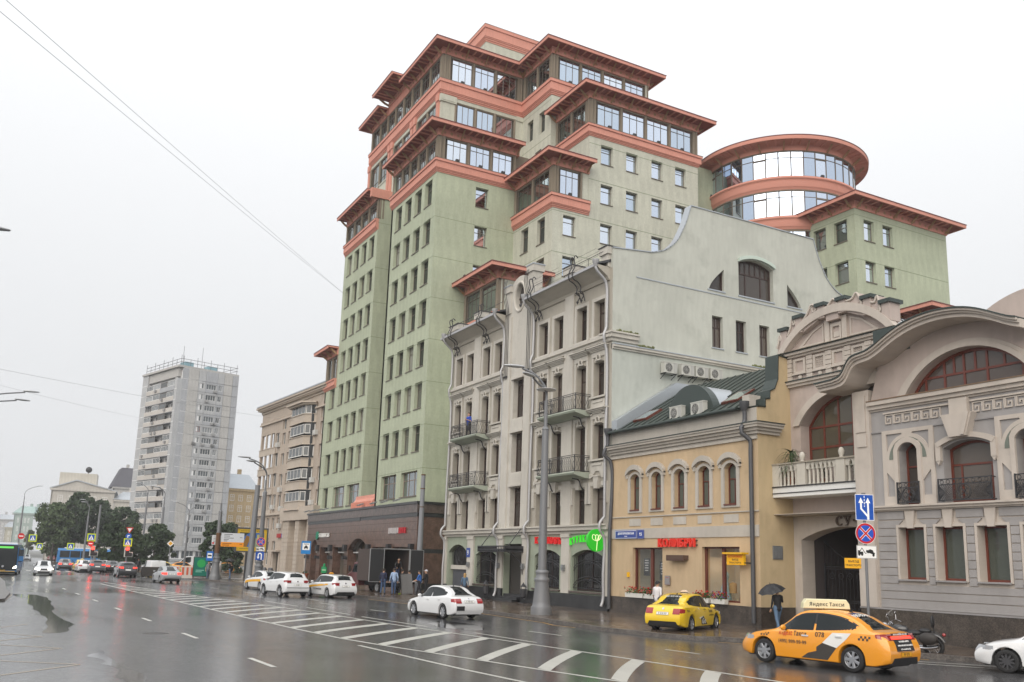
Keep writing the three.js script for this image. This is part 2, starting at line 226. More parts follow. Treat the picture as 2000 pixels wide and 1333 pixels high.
// ------------------------------------------------------------------ the green office tower with its red eaves
{
  const T = thing('office_tower', 'tall stepped green office tower with coral cornices and wide dark red eaves', 'office building');
  const hl = M(0.38, 0.24, 0.13);                              // tan of brackets and eave ornaments
  // eave: frieze, soffit slab with fascia, beams, curved brackets, small lozenges, along a path of wall points
  const brk = (() => { const b = new MB(), q = [[0, -0.62], [0.16, -0.58], [0.52, -0.3], [0.82, 0.0], [0.66, 0.0], [0.4, -0.26], [0.1, -0.46], [0, -0.48]]; const s = poly(q); b.ext(s, -0.055, 0.055); b.tube([V(0.02, -0.66, 0), V(0.34, -0.5, 0), V(0.72, -0.16, 0), V(0.86, -0.02, 0)], 0.035, 8, 5); b.tube([V(0.05, -0.4, 0), V(0.3, -0.28, 0), V(0.52, -0.08, 0)], 0.03, 6, 5); return b.merge(); })();
  function eave(path, yg, o = {}) {
    const ov = o.ov || 1.3, y = yg + 0.74, b = new MB(), r = new MB(), t = new MB();
    band(b, path, -0.35, 0.1, yg + 0.02, y); b.build('frieze', mt.coral, T);
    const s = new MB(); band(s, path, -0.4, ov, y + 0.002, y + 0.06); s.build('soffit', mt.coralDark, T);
    band(r, path, ov - 0.09, ov + 0.03, y - 0.1, y + 0.2); band(r, path, -0.4, ov - 0.092, y + 0.062, y + 0.19); const e = r.build('eave', mt.coral, T);
    band(t, path, -0.4, ov + 0.08, y + 0.202, y + 0.27); t.build('roof_edge', mt.roofRed, T);
    const be = new MB();
    for (let i = 0; i < path.length - 1; i++) {
      const [a, c] = [path[i], path[i + 1]], L = Math.hypot(c[0] - a[0], c[1] - a[1]), F = frame(a[0], 0, a[1], (c[0] - a[0]) / L, (c[1] - a[1]) / L), n = Math.max(2, Math.round(L / 2.35)), mx = 0.25;
      be.M = F;
      for (let k = 0; k <= n * 3; k++) { const u = lerp(mx, L - mx, k / (n * 3)); if (k % 3) be.box(u - 0.07, u + 0.07, y - 0.1, y - 0.001, 0.1, ov - 0.1); }
      for (let k = 0; k <= n; k++) { const m = mesh('bracket', brk, hl, T); m.applyMatrix4(new THREE.Matrix4().multiplyMatrices(F, new THREE.Matrix4().makeTranslation(lerp(mx, L - mx, k / n), y - 0.02, 0.1).multiply(new THREE.Matrix4().makeRotationY(-PI / 2)).multiply(new THREE.Matrix4().makeScale(ov / 1.3, 1, 1)))); }
      for (let k = 0; k < n * 3; k++) { const u = lerp(mx, L - mx, (k + 0.5) / (n * 3)), g = boxG(-0.09, 0.09, -0.09, 0.09, 0, 0.03); if (k % 3 !== 1) g.rotateZ(PI / 4); else g.scale(1.25, 1.25, 1); g.translate(u, yg + 0.36, 0.1); orn.M = F; orn.add(g); }
    }
    be.stuff('eave_beams', mt.coral, T);
  }
  const orn = new MB();
  // stepped coral cornice
  function cornice(path, y0, y1) { const h = y1 - y0, b = new MB(); band(b, path, -0.1, 0.06, y0, y0 + h * 0.1); band(b, path, -0.1, 0.13, y0 + h * 0.1, y0 + h * 0.2); band(b, path, -0.1, 0.2, y0 + h * 0.2, y0 + h * 0.27); band(b, path, -0.1, 0.26, y0 + h * 0.27, y0 + h * 0.78); band(b, path, -0.1, 0.36, y0 + h * 0.78, y1 - 0.04); b.build('cornice', mt.coral, T); const c = new MB(); band(c, path, -0.1, 0.385, y1 - 0.04, y1); c.build('cornice_flashing', mt.brownFrame, T); }
  // glazed storey: posts and windows along one straight wall
  const lampG = (() => { const b = new MB(); b.box(-0.16, 0.16, 0.1, 0.34, -0.08, 0.14); b.box(-0.03, 0.03, 0, 0.12, -0.03, 0.03); return b.merge(); })();
  const lampAt = (F, u, v, w) => { const m = mesh('floodlight', lampG, mt.black, T); m.applyMatrix4(new THREE.Matrix4().multiplyMatrices(F, new THREE.Matrix4().makeTranslation(u, v, w).multiply(new THREE.Matrix4().makeRotationX(-0.3)))); };
  function glazed(F, u0, u1, y0, y1, bays, gm, ends = [0.55, 0.3], o = {}) {
    const p = new MB(F), wds = (u1 - u0 - ends[0] - ends[1]) / bays, post = 0.34;
    p.box(u0, u0 + ends[0], y0, y1, -0.3, -0.02); p.box(u1 - ends[1], u1, y0, y1, -0.3, -0.02);
    p.box(u0, u1, y1 - 0.12, y1 + 0.02, -0.32, -0.06); p.box(u0, u1, y0 - 0.02, y0 + 0.1, -0.32, 0.0); p.box(u0, u1, y0, y1, -0.62, -0.42);
    for (let k = 0; k < bays; k++) {
      const a = u0 + ends[0] + wds * k + post / 2, c = a + wds - post;
      win(T, F, a, c, y0 + 0.1, y1 - 0.12, 0.12, { m: o.m || [0.335, 0.665], t: o.t || [0.76], gm, f: 0.055, fm: mt.brownFrame });
      if (k) { p.bar(F2(F, a - post / 2, y0, -0.08), F2(F, a - post / 2, y1, -0.08), 0.13); p.box(a - post, a, y0, y1, -0.3, -0.12); }
      if (o.lamps !== false) lampAt(F, (a + c) / 2, y0, 0.12);
    }
    for (const u of [u0 + ends[0] * 0.35, u0 + ends[0] * 0.85, u1 - ends[1] * 0.3]) p.bar(F2(F, u, y0, -0.02), F2(F, u, y1, -0.02), 0.1);
    p.M = null; const q = new MB(); q.g = p.g; q.build('window_wall', mt.taupe, T);
  }
  const F2 = (F, u, v, w) => V(u, v, w);
  function joints(F, u0, u1, ys, b) { b.M = F; for (const y of ys) b.box(u0, u1, y - 0.025, y + 0.025, -0.02, 0.006); }
  const seam = new MB(), jm = M(0.22, 0.26, 0.17);
  const rows = [0, 1, 2, 3, 4, 5, 6].map((k) => 12.12 + 3.865 * k), floorsY = [10.55, 14.4, 18.27, 22.13, 26.0, 29.87, 33.75];
  const punched = (F, us, ys, w, h, gm, depth = 0.32) => { for (const y of ys) for (const u of us) win(T, F, u, u + w, y, y + h, depth, { t: [0.7], gm, f: 0.06 }); };
  const sills = new MB(), sill = (F, us, ys, w) => { sills.M = F; for (const y of ys) for (const u of us) sills.box(u - 0.04, u + w + 0.04, y - 0.07, y - 0.001, -0.2, 0.07); };
  const holesOf = (us, ys, w, h) => { const o = []; for (const y of ys) for (const u of us) o.push(hole(u, u + w, y, y + h)); return o; };
  const back = new MB();
  // block A: main street front
  {
    const F = streetF(30.6), us = [-82.85, -80.32, -77.8, -75.3], w = 1.68, h = 2.42, b = new MB(F), big = [[-82.6, -78.7], [-77.55, -73.7]];
    wall(b, [-84.1, -72.65, 7.6, 38.1], [...holesOf(us, rows, w, h), ...big.map((q) => hole(q[0], q[1], 8.2, 10.4))], 0.5); b.build('wall', mt.green, T);
    punched(F, us, rows, w, h, mt.darkGlass); sill(F, us, rows, w); for (const q of big) { win(T, F, q[0], q[1], 8.2, 10.4, 0.3, { m: [0.335, 0.665], t: [0.66], gm: mt.midGlass, fm: M(0.26, 0.2, 0.16) }); sills.M = F; sills.box(q[0] - 0.05, q[1] + 0.05, 8.1, 8.2, -0.2, 0.08); }
    joints(F, -84.1, -72.65, floorsY, seam);
    const G = sideF(-72.65), c = new MB(G), xs = [34.68], ys = [35.6, 31.74, 27.87, 24.0];
    wall(c, [30.603, 38.9, 7.6, 38.1], holesOf(xs, ys, 1.33, 1.95), 0.5, 0.003); c.build('wall', mt.green, T); punched(G, xs, ys, 1.33, 1.95, mt.skyGlass); sill(G, xs, ys, 1.33); joints(G, 30.6, 38.85, floorsY, seam);
    const H = frame(38.9, 0, -84.1, -1, 0), d = new MB(H); wall(d, [0, 8.3, 7.6, 42], [], 0.4); d.build('wall', mt.green, T);
    back.box(31.2, 50, 39.3, 42.2, -83.6, -73.3); back.box(31.2, 50, 0, 39.3, -83.6, -73.2);
    const p = [[30.6, -84.1], [30.6, -72.65], [38.85, -72.65]]; cornice(p, 38.1, 39.4); eave([[30.6, -84.1], [30.6, -72.65], [39.2, -72.65]], 41.76);
    glazed(F, -84.1, -72.65, 39.4, 41.76, 5, mt.midGlass, [0.3, 0.75]); glazed(G, 30.6, 38.85, 39.4, 41.76, 3, mt.skyGlass, [0.75, 0.2]);
  }
  // block L and K: further along the street, past a recess
  {
    const F = streetF(31.2), us = [-99.95, -97.45, -94.95, -92.45], w = 1.68, h = 2.42, b = new MB(F), big = [[-99.5, -95.5], [-94.6, -90.7]], uk = [-103.3];
    wall(b, poly([[-105.3, 7.6], [-89.9, 7.6], [-89.9, 38.1], [-101, 38.1], [-101, 22.2], [-105.3, 22.2]]), [...holesOf(us, rows, w, h), ...holesOf(uk, [8.2, ...rows.slice(0, 3)], 1.9, 2.3), ...big.map((q) => hole(q[0], q[1], 8.2, 10.4))], 0.5); b.build('wall', mt.green, T);
    punched(F, us, rows, w, h, mt.darkGlass); punched(F, uk, [8.2, ...rows.slice(0, 3)], 1.9, 2.3, mt.darkGlass); sill(F, us, rows, w); sill(F, uk, rows.slice(0, 3), 1.9);
    for (const q of big) { win(T, F, q[0], q[1], 8.2, 10.4, 0.3, { m: [0.335, 0.665], t: [0.66], gm: mt.midGlass, fm: M(0.26, 0.2, 0.16) }); sills.M = F; sills.box(q[0] - 0.05, q[1] + 0.05, 8.1, 8.2, -0.2, 0.08); }
    joints(F, -105.3, -89.9, floorsY.slice(0, 3), seam); joints(F, -101, -89.9, floorsY.slice(3), seam);
    const G = sideF(-89.9), c = new MB(G); wall(c, [31.22, 39, 7.6, 42.6], [], 0.5, -0.002); c.build('wall', mt.green, T); joints(G, 31.2, 39, [...floorsY, 38.9], seam);
    const end = frame(39, 0, -105.3, -1, 0), e = new MB(end); wall(e, [0, 7.8, 7.6, 22.2], [], 0.4); e.build('wall', mt.green, T);
    back.box(31.9, 45, 0, 41.5, -100.4, -90.5); back.box(31.9, 45, 0, 22, -104.8, -100.5); back.box(31.9, 45, 22, 26.2, -104.6, -100.4); back.box(39.2, 45, 0, 42, -90.6, -83);
    cornice([[31.2, -101], [31.2, -89.9]], 38.1, 39.4); glazed(F, -101, -89.9, 39.4, 41.76, 4, mt.midGlass, [0.3, 0.85]); eave([[39, -101], [31.2, -101], [31.2, -90.3]].slice(1), 41.76);
    const q = new MB(); q.box(30.2, 38.9, 41.7, 42.75, -90.25, -89.75); q.build('parapet', mt.coral, T);
    cornice([[38, -105.3], [31.2, -105.3], [31.2, -101]], 22.2, 23.3); glazed(F, -105.3, -101, 23.3, 26.1, 2, mt.midGlass, [0.4, 0.2], { lamps: false }); glazed(frame(38, 0, -105.3, -1, 0), 0, 6.8, 23.3, 26.1, 3, mt.midGlass, [0.3, 0.3], { lamps: false }); eave([[38, -105.3], [31.2, -105.3], [31.2, -101]], 26.1);
  }
  // blocks B and C
  {
    const F = streetF(38.85), us = [-71.15, -68.1], w = 1.4, h = 2.42, ys = [31.1, 27.23, 23.37, 19.5], b = new MB(F);
    wall(b, [-72.7, -65.4, 0.2, 33.98], holesOf(us, ys, w, h), 0.5); b.build('wall', mt.light, T); punched(F, us, ys, w, h, mt.darkGlass); sill(F, us, ys, w); joints(F, -72.65, -65.4, floorsY, seam);
    const G = sideF(-65.4), xs = [39.98], xc = [43.99, 46.87, 49.85, 52.74], yc = [39.42, 35.5, 31.64, 27.78, 23.9, 20], c = new MB(G);
    wall(c, poly([[38.87, 0.2], [55.6, 0.2], [55.6, 41.9], [42.68, 41.9], [42.68, 33.98], [38.87, 33.98]]), [...holesOf(xs, ys.map((y) => y + 0.5), 1.33, 1.9), ...holesOf(xc, yc, 1.33, 1.9)], 0.5, -0.002); c.build('wall', mt.light, T);
    punched(G, xs, ys.map((y) => y + 0.5), 1.33, 1.9, mt.skyGlass); punched(G, xc, yc, 1.33, 1.9, mt.skyGlass); sill(G, xs, ys.map((y) => y + 0.5), 1.33); sill(G, xc, yc, 1.33); joints(G, 38.85, 55.6, floorsY, seam); joints(G, 42.66, 55.6, [37.62, 41.2], seam);
    const E = streetF(42.66), d = new MB(E); wall(d, [-72, -65.4, 33, 41.9], [hole(-69.3, -67.9, 38.9, 41)], 0.5); d.build('wall', mt.light, T); punched(E, [-69.3], [38.9], 1.4, 2.1, mt.darkGlass);
    const r = frame(55.6, 0, -65.4, 0, -1), e = new MB(r); wall(e, [0, 12, 0.2, 41.9], [], 0.4); e.build('wall', mt.light, T);
    back.box(39.4, 55.2, 0, 33.9, -82, -65.95); back.box(43.2, 55.2, 33.9, 45.6, -82, -65.95); back.box(39.4, 42.5, 34, 38, -72.5, -65.95);
    cornice([[38.85, -72.65], [38.85, -65.4], [42.7, -65.4]], 33.98, 35.3); glazed(F, -72.65, -65.4, 35.3, 38, 2, mt.midGlass, [0.35, 0.75]); glazed(G, 38.85, 41.9, 35.3, 38, 1, mt.skyGlass, [0.6, 0.1]); const lp = new MB(G); lp.box(41.9, 42.66, 35.3, 38, -0.25, -0.03); lp.build('wall', mt.light, T); eave([[38.85, -72.65], [38.85, -65.4], [42.7, -65.4]], 38);
    cornice([[42.66, -72], [42.66, -65.4], [55.6, -65.4], [55.6, -75]], 41.9, 43.05); glazed(E, -71.4, -65.4, 43.05, 45.7, 2, mt.midGlass, [0.2, 0.8]); glazed(G, 42.66, 55.6, 43.05, 45.7, 4, mt.skyGlass, [0.75, 0.6]); glazed(r, 0, 9, 43.05, 45.7, 3, mt.skyGlass, [0.4, 0.2], { lamps: false }); eave([[42.66, -71.6], [42.66, -65.4], [55.6, -65.4], [55.6, -75]], 45.7);
  }
  // upper storeys E and F, and the plant room above
  {
    const F = streetF(32.6), G = sideF(-77.3), H = streetF(42), K = sideF(-71.4);
    const c = new MB(F); c.box(-98, -77.3, 42.3, 45.3, -0.5, 0); c.box(-98, -77.3, 48.3, 48.95, -0.3, 0); c.build('wall', mt.light, T);
    const pl = new MB(F); for (const u of [-97.9, -91.4, -90.5, -84.7, -83.8, -77.85]) { pl.box(u - 0.28, u + 0.28, 43, 48.5, -0.1, 0.16); pl.box(u - 0.36, u + 0.36, 48.1, 48.9, -0.1, 0.24); pl.cut(); } pl.build('pilaster', mt.coral, T);
    for (const [a, b] of [[-97.6, -91.7], [-90.2, -85], [-83.5, -78.2]]) glazed(F, a, b, 45.0, 48.3, 2, mt.midGlass, [0.1, 0.1], { lamps: false, t: [0.3], m: [0.5] });
    const g = new MB(G); g.box(32.62, 34.2, 42.3, 48.94, -0.4, 0); g.box(34.2, 42, 48.3, 48.94, -0.4, 0); g.box(34.2, 42, 42.3, 45.2, -0.4, 0); g.box(41.1, 42, 45.2, 48.3, -0.4, 0); g.build('wall', mt.light, T); glazed(G, 34.2, 41.1, 45.2, 48.3, 3, mt.skyGlass, [0.1, 0.1], { t: [0.08] });
    const cap = new MB(G); cap.box(32.5, 34.3, 48.0, 48.75, -0.2, 0.14); cap.box(32.7, 34.1, 48.15, 48.6, 0, 0.18); cap.box(41.2, 42, 48.2, 48.7, -0.2, 0.1); cap.build('capital', mt.light, T);
    const hf = new MB(H); wall(hf, [-77.3, -71.4, 41, 48.66], [hole(-76.2, -75, 45.3, 47.6), hole(-73.8, -72.6, 45.3, 47.6), hole(-74.4, -73.2, 41.4, 43.6)], 0.5); hf.build('wall', mt.light, T); punched(H, [-76.2, -73.8], [45.3], 1.2, 2.3, mt.darkGlass); punched(H, [-74.4], [41.4], 1.2, 2.2, mt.darkGlass); joints(H, -77.3, -71.4, [48.2, 44.4], seam);
    const kf = new MB(K); wall(kf, [42.02, 54, 41, 48.66], [], 0.4, -0.002); kf.build('wall', mt.light, T);
    const P = [[32.6, -98], [32.6, -77.3], [42, -77.3], [42, -71.4], [54, -71.4]]; cornice(P, 48.7, 50.35);
    glazed(F, -98, -77.3, 50.35, 53.2, 8, mt.midGlass, [0.3, 0.8]); glazed(G, 32.6, 42, 50.35, 53.2, 3, mt.skyGlass, [0.95, 0.7]); glazed(H, -77.3, -71.4, 50.35, 53.2, 2, mt.midGlass, [0.4, 0.6]); glazed(K, 42, 54, 50.35, 53.2, 4, mt.skyGlass, [0.75, 0.45]);
    eave([[32.6, -86.2], [32.6, -77.3], [42, -77.3], [42, -71.4], [54, -71.4], [54, -84]], 53.2);
    eave([[32.6, -92.6], [32.6, -86.3]], 54.1, { ov: 2.1 }); const up = new MB(F); up.box(-92.6, -86.25, 53.2, 54.2, -0.3, 0.02); up.build('frieze', mt.coral, T); eave([[40, -98], [32.6, -98], [32.6, -92.7]], 53.2);
    back.box(33.2, 53.5, 41, 53.8, -97.4, -77.9); back.box(42.6, 53.5, 41, 53.8, -78, -72);
    const en = frame(54, 0, -71.4, 0, -1), ew = new MB(en); wall(ew, [0, 20, 41, 53.2], [], 0.4); ew.build('wall', mt.light, T);
    const pw = new MB(); pw.box(40.2, 56, 52, 60.8, -96, -83.2); pw.build('wall', mt.light, T); cornice([[40.2, -96], [40.2, -83.2], [56, -83.2], [56, -90]], 60.2, 62.2);
    const pr = new MB(); pr.box(40.3, 55.9, 62, 62.3, -95.9, -83.3); pr.build('roof', mt.zinc, T); const vb = new MB(sideF(-83.2)); vb.box(47.2, 48.1, 57.2, 58.1, 0, 0.04); vb.box(49.6, 50.5, 57.2, 58.1, 0, 0.04); vb.each('vent', mt.black, T);
    const rl = new MB(); for (const x of [47, 50.6, 54.4]) { rl.bar(V(x, 62.3, -84.4), V(x, 63.4, -84.4), 0.05, 0.05, 5); rl.box(x - 0.25, x + 0.25, 62.7, 62.75, -84.4, -84.3); } rl.tube([V(53.2, 54.2, -72.6), V(53.2, 55.6, -72.6), V(53.9, 55.9, -72.6), V(54.2, 54.9, -72.6)], 0.04, 12, 5); rl.build('railing', mt.steel, T);
  }
  // the small glazed oriel on the side wall
  {
    const F = streetF(33.97), G = sideF(-66); const c = new MB(F); c.box(-72.7, -66, 0.2, 22.7, -0.4, 0); c.build('wall', mt.green, T); const d = new MB(G); d.box(34, 39, 0.2, 26.6, -0.4, -0.002); d.build('wall', mt.light, T);
    cornice([[33.97, -72.65], [33.97, -66], [38.85, -66]], 22.6, 23.7); glazed(F, -72.6, -66, 23.7, 26.6, 2, mt.midGlass, [0.25, 0.45], { lamps: false }); eave([[33.97, -72.65], [33.97, -66], [38.85, -66]], 26.6); back.box(34.6, 38.8, 0, 27.1, -72.6, -66.5);
    lampAt(F, -71, 27.7, 0.9);
  }
  // round glass drum
  {
    const cx = 66.3, cz = -65.2, r = 7.6, L = (p, m, n) => { const g = new THREE.LatheGeometry(p.map((q) => V2(...q)), 96); g.translate(cx, 0, cz); return mesh(n, g, m, T); };
    const lvl = [[40.06, 42.8], [36.0, 38.72], [31.9, 34.6]];
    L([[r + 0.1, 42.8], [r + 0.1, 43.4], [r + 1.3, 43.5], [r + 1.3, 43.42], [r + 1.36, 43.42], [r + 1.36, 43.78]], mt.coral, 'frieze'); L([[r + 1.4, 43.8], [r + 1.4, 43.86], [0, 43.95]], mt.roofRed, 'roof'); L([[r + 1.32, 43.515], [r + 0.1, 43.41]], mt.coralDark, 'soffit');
    for (const [a, b] of [[38.75, 40.0], [34.7, 35.95], [30.4, 31.8]]) L([[r, a], [r + 0.08, a], [r + 0.1, a + 0.25], [r + 0.22, a + 0.3], [r + 0.26, b - 0.22], [r + 0.4, b - 0.2], [r + 0.42, b], [r, b]], mt.coral, 'cornice');
    const N = 40, fr = new MB(), pG = new Map();
    for (const [a, b] of lvl) {
      for (let k = 0; k < N; k++) {
        const t = (k / N) * 2 * PI, t2 = ((k + 1) / N) * 2 * PI, p0 = V(cx + r * Math.cos(t), 0, cz + r * Math.sin(t)), p1 = V(cx + r * Math.cos(t2), 0, cz + r * Math.sin(t2)); if (Math.cos(t) * 0.55 - Math.sin(t) * 0.8 > 0.75) continue;
        fr.sbar(p0.clone().setY(a), p0.clone().setY(b), 0.09, 0.09); const ym = lerp(a, b, 0.74); fr.sbar(p0.clone().setY(ym), p1.clone().setY(ym), 0.06, 0.06);
        const L2 = p0.distanceTo(p1), F = new THREE.Matrix4().makeBasis(p1.clone().sub(p0).normalize().negate(), V(0, 1, 0), new THREE.Vector3().crossVectors(p1.clone().sub(p0).normalize().negate(), V(0, 1, 0))).setPosition(p1.x, 0, p1.z);
        const key = a + ''; if (!pG.has(key)) { const g = new THREE.PlaneGeometry(L2, ym - a); g.translate(L2 / 2, (a + ym) / 2, 0); const g2 = new THREE.PlaneGeometry(L2, b - ym); g2.translate(L2 / 2, (b + ym) / 2, 0); pG.set(key, [g, g2]); }
        for (const g of pG.get(key)) { const m = mesh('pane', g, k % 5 === 1 ? mt.skyGlass : drumG, T); m.applyMatrix4(F); }
        if (k % 5 === 1) { fr.sbar(p0.clone().setY(a + 0.1), p1.clone().setY(a + 0.1), 0.11, 0.11); fr.sbar(p0.clone().setY(ym - 0.1), p1.clone().setY(ym - 0.1), 0.11, 0.11); if (k % 10 === 1) lampAt(F, L2 / 2, a - 0.1, 0.3); }
      }
      L([[r - 0.06, a - 0.05], [r + 0.12, a - 0.05], [r + 0.12, a + 0.1], [r - 0.06, a + 0.1]], mt.taupe, 'sill'); L([[r - 0.06, b - 0.1], [r + 0.06, b - 0.1], [r + 0.06, b + 0.06], [r - 0.06, b + 0.06]], mt.taupe, 'head');
    }
    fr.build('glazing_bars', mt.brownFrame, T); L([[r - 0.35, 25], [r - 0.35, 43.4]], mt.taupe, 'inner_wall');
    for (let k = 0; k < 22; k++) { const t = (k / 22) * 2 * PI, m = mesh('bracket', brk, hl, T); m.position.set(cx + (r + 0.1) * Math.cos(t), 43.42, cz + (r + 0.1) * Math.sin(t)); m.rotation.y = -t; }
    const bm = new MB(); for (let k = 0; k < 66; k++) if (k % 3) { const t = (k / 66) * 2 * PI; bm.sbar(V(cx + (r + 0.1) * Math.cos(t), 43.36, cz + (r + 0.1) * Math.sin(t)), V(cx + (r + 1.28) * Math.cos(t), 43.44, cz + (r + 1.28) * Math.sin(t)), 0.14, 0.1); } bm.stuff('eave_beams', mt.coral, T);
    const rt = new MB(sideF(-67)); rt.box(55.5, 60, 0, 43, -0.5, 0); rt.build('wall', mt.green, T);
  }
  // blocks G and H on the right
  {
    const F = streetF(63.25), G = sideF(-53), zs = [-57.85, -55.4], xs = [64.42, 66.95], ys = [32.3, 28.4, 24.55], b = new MB(F), c = new MB(G);
    wall(b, [-60.5, -53, 0.2, 35.15], holesOf(zs, ys, 1.5, 2.05), 0.5); b.build('wall', mt.green, T); punched(F, zs, ys, 1.5, 2.05, mt.midGlass); sill(F, zs, ys, 1.5);
    wall(c, [63.27, 76.05, 0.2, 35.15], holesOf(xs, ys, 1.36, 2.0), 0.5, -0.002); c.build('wall', mt.green, T); punched(G, xs, ys, 1.36, 2.0, mt.skyGlass); sill(G, xs, ys, 1.36); joints(G, 63.25, 76, [34.55, 30.35, 26.5], seam); joints(F, -60.5, -53, [34.55, 30.35, 26.5], seam);
    eave([[63.25, -60.2], [63.25, -53], [76.05, -53], [76.05, -62]], 35.1); back.box(63.8, 75.5, 0, 35.6, -60.3, -53.55); const e = new MB(frame(76.05, 0, -53, 0, -1)); wall(e, [0, 9, 0.2, 35.15], [], 0.4); e.build('wall', mt.green, T);
    const h = new MB(); h.box(64, 71.5, 0.2, 23.4, -52.9, -46.6); h.build('wall', mt.taupe, T); eave([[64, -52.9], [64, -46.6], [71.5, -46.6]], 23.4); lampAt(sideF(-46.6), 70.6, 24.5, 1.1);
  }
  orn.M = null; orn.stuff('eave_ornaments', hl, T); sills.M = null; sills.stuff('window_sills', mt.brownFrame, T); seam.M = null; seam.stuff('wall_joints', jm, T); back.each('inner_wall', mt.taupe, T);
  // granite base with deep openings
  {
    const X = 30.35, F = streetF(X), b = new MB(F), ops = [[-103.4, -101.2, 1], [-99.9, -96.3, 0], [-95.3, -91.5, 0], [-90.4, -84.6, 1], [-83.3, -79.2, 0], [-77.9, -73.9, 0]];
    const sh = ops.map(([a, c, r]) => (r ? archPts(a, c, 0.15, 3.5, 1.1) : hole(a, c, 0.15, 3.75)));
    wall(b, [-105.3, -72.5, 0.0, 6.35], sh, 0.9); b.build('base_wall', mt.granBrown, T);
    const t = new MB(); t.box(X, 31.4, 6.36, 6.66, -105.3, -72.52); band(t, [[X, -105.3], [X, -87.2], [X + 0.35, -86.2], [X + 0.35, -84.6], [X, -83.6], [X, -72.5], [39, -72.5]], -0.3, 0.06, 6.34, 6.66); band(t, [[X, -105.3], [X, -72.5], [39, -72.5]], -0.6, 0.24, 7.42, 7.62); t.build('granite_band', mt.granBlack, T);
    const p = new MB(); band(p, [[X, -105.3], [X, -72.5], [39, -72.5]], -0.5, 0.12, 6.67, 7.41); p.build('base_wall', mt.granGrey, T);
    const s = new MB(sideF(-72.5)); s.box(X + 0.02, 39, 0.1, 6.33, -0.4, -0.002); s.build('base_wall', mt.granBrown, T); const s2 = new MB(sideF(-72.5)); s2.box(X + 0.01, 39, 3.25, 3.6, -0.3, 0.02); s2.box(X + 0.01, 39, 0.1, 0.7, -0.3, 0.02); s2.build('granite_band', mt.granBlack, T);
    const bk = new MB(F); bk.box(-105, -72.8, 0.15, 3.25, -2.6, -2.4); bk.build('inner_wall', mt.granBrown, T); const bb = new MB(F); bb.box(-105, -72.8, 3.25, 3.55, -2.58, -2.35); bb.build('granite_band', mt.granBlack, T);
    const wv = new MB(F); wv.box(-105, -72.8, 3.55, 5.2, -2.58, -2.42); wv.box(-105, -72.8, 5.2, 5.3, -2.6, -0.9); for (const [a, c, r] of ops) { wv.add(frameRing(r ? archPts(a, c, 3.3, 3.5, 1.1) : hole(a, c, 3.3, 3.75), 0.14, -0.95, -0.55)); } wv.build('ceiling', M(0.42, 0.42, 0.42), T);
    const si = new MB(F); for (const u of [-104.6, -100.6, -95.9, -91, -84, -78.6, -73.3]) { si.box(u - 0.3, u + 0.3, 3.35, 4.0, 0.002, 0.34); si.add(new THREE.CylinderGeometry(0.36, 0.36, 0.5, 16, 1, false, PI / 2, PI / 2).rotateX(PI / 2).translate(u + 0.18, 2.5, 0.26)); si.cut(); } si.build('wall_lamp', mt.black, T);
    // curved coral parapet that closes the recess
    const cp = new MB(), q = poly([[0, 0], [0.15, 0.5], [0.5, 0.9], [0.55, 1.25], [0.75, 1.25], [0.75, 0]]); const g = new THREE.ExtrudeGeometry(q, { depth: 5.9, bevelEnabled: false }); g.translate(0, 0, -90.2); g.translate(X - 0.1, 7.64, 0); cp.add(g); for (let k = 0; k < 12; k++) cp.box(X - 0.16, X + 0.2, 7.65, 8.2, -89.9 + k * 0.48, -89.8 + k * 0.48); cp.build('parapet', mt.coral, T);
    const fl = new MB(F); for (const u of [-104.4, -102, -99.6, -97.2, -85.9, -82.2, -79.3, -76.2]) { const g2 = boxG(-0.32, 0.32, -0.06, 0.06, 0, 0.55); g2.rotateX(0.35); g2.translate(u, 7.95, 0.3); fl.add(g2); } fl.each('floodlight', mt.steel, T);
    // granite slab joints, cut as fine dark courses
    const jn = new MB(F); for (const y of [1.1, 2.0, 2.9, 4.4, 5.2, 5.9]) for (let u = -105.2; u < -72.6; u += 0.02) { const inside = ops.find(([a, c, r]) => u > a - 0.05 && u < c + 0.05 && y < (r ? 4.7 : 3.85)); if (inside) continue; let e = u; while (e < -72.6 && !ops.find(([a, c, r]) => e > a - 0.05 && e < c + 0.05 && y < (r ? 4.7 : 3.85))) e += 0.05; jn.box(u, e, y - 0.012, y + 0.012, -0.02, 0.004); u = e; } jn.stuff('stone_joints', M(0.07, 0.04, 0.03), T);
    const dsk = new MB(F);
    dsk.add(new THREE.CylinderGeometry(0.46, 0.46, 0.12, 28).rotateX(PI / 2).translate(-101.1, 5.05, 0.1)); dsk.build('sign_disc', M(0.02, 0.2, 0.12), T);
  }
  function frameRing(pts, d, w0, w1) { const s = poly(offs(pts, -d)); s.holes.push(new THREE.Path(pts.map((p) => V2(...p)))); const g = new THREE.ExtrudeGeometry(s, { depth: w1 - w0, bevelEnabled: false }); g.translate(0, 0, w0); return g; }

}
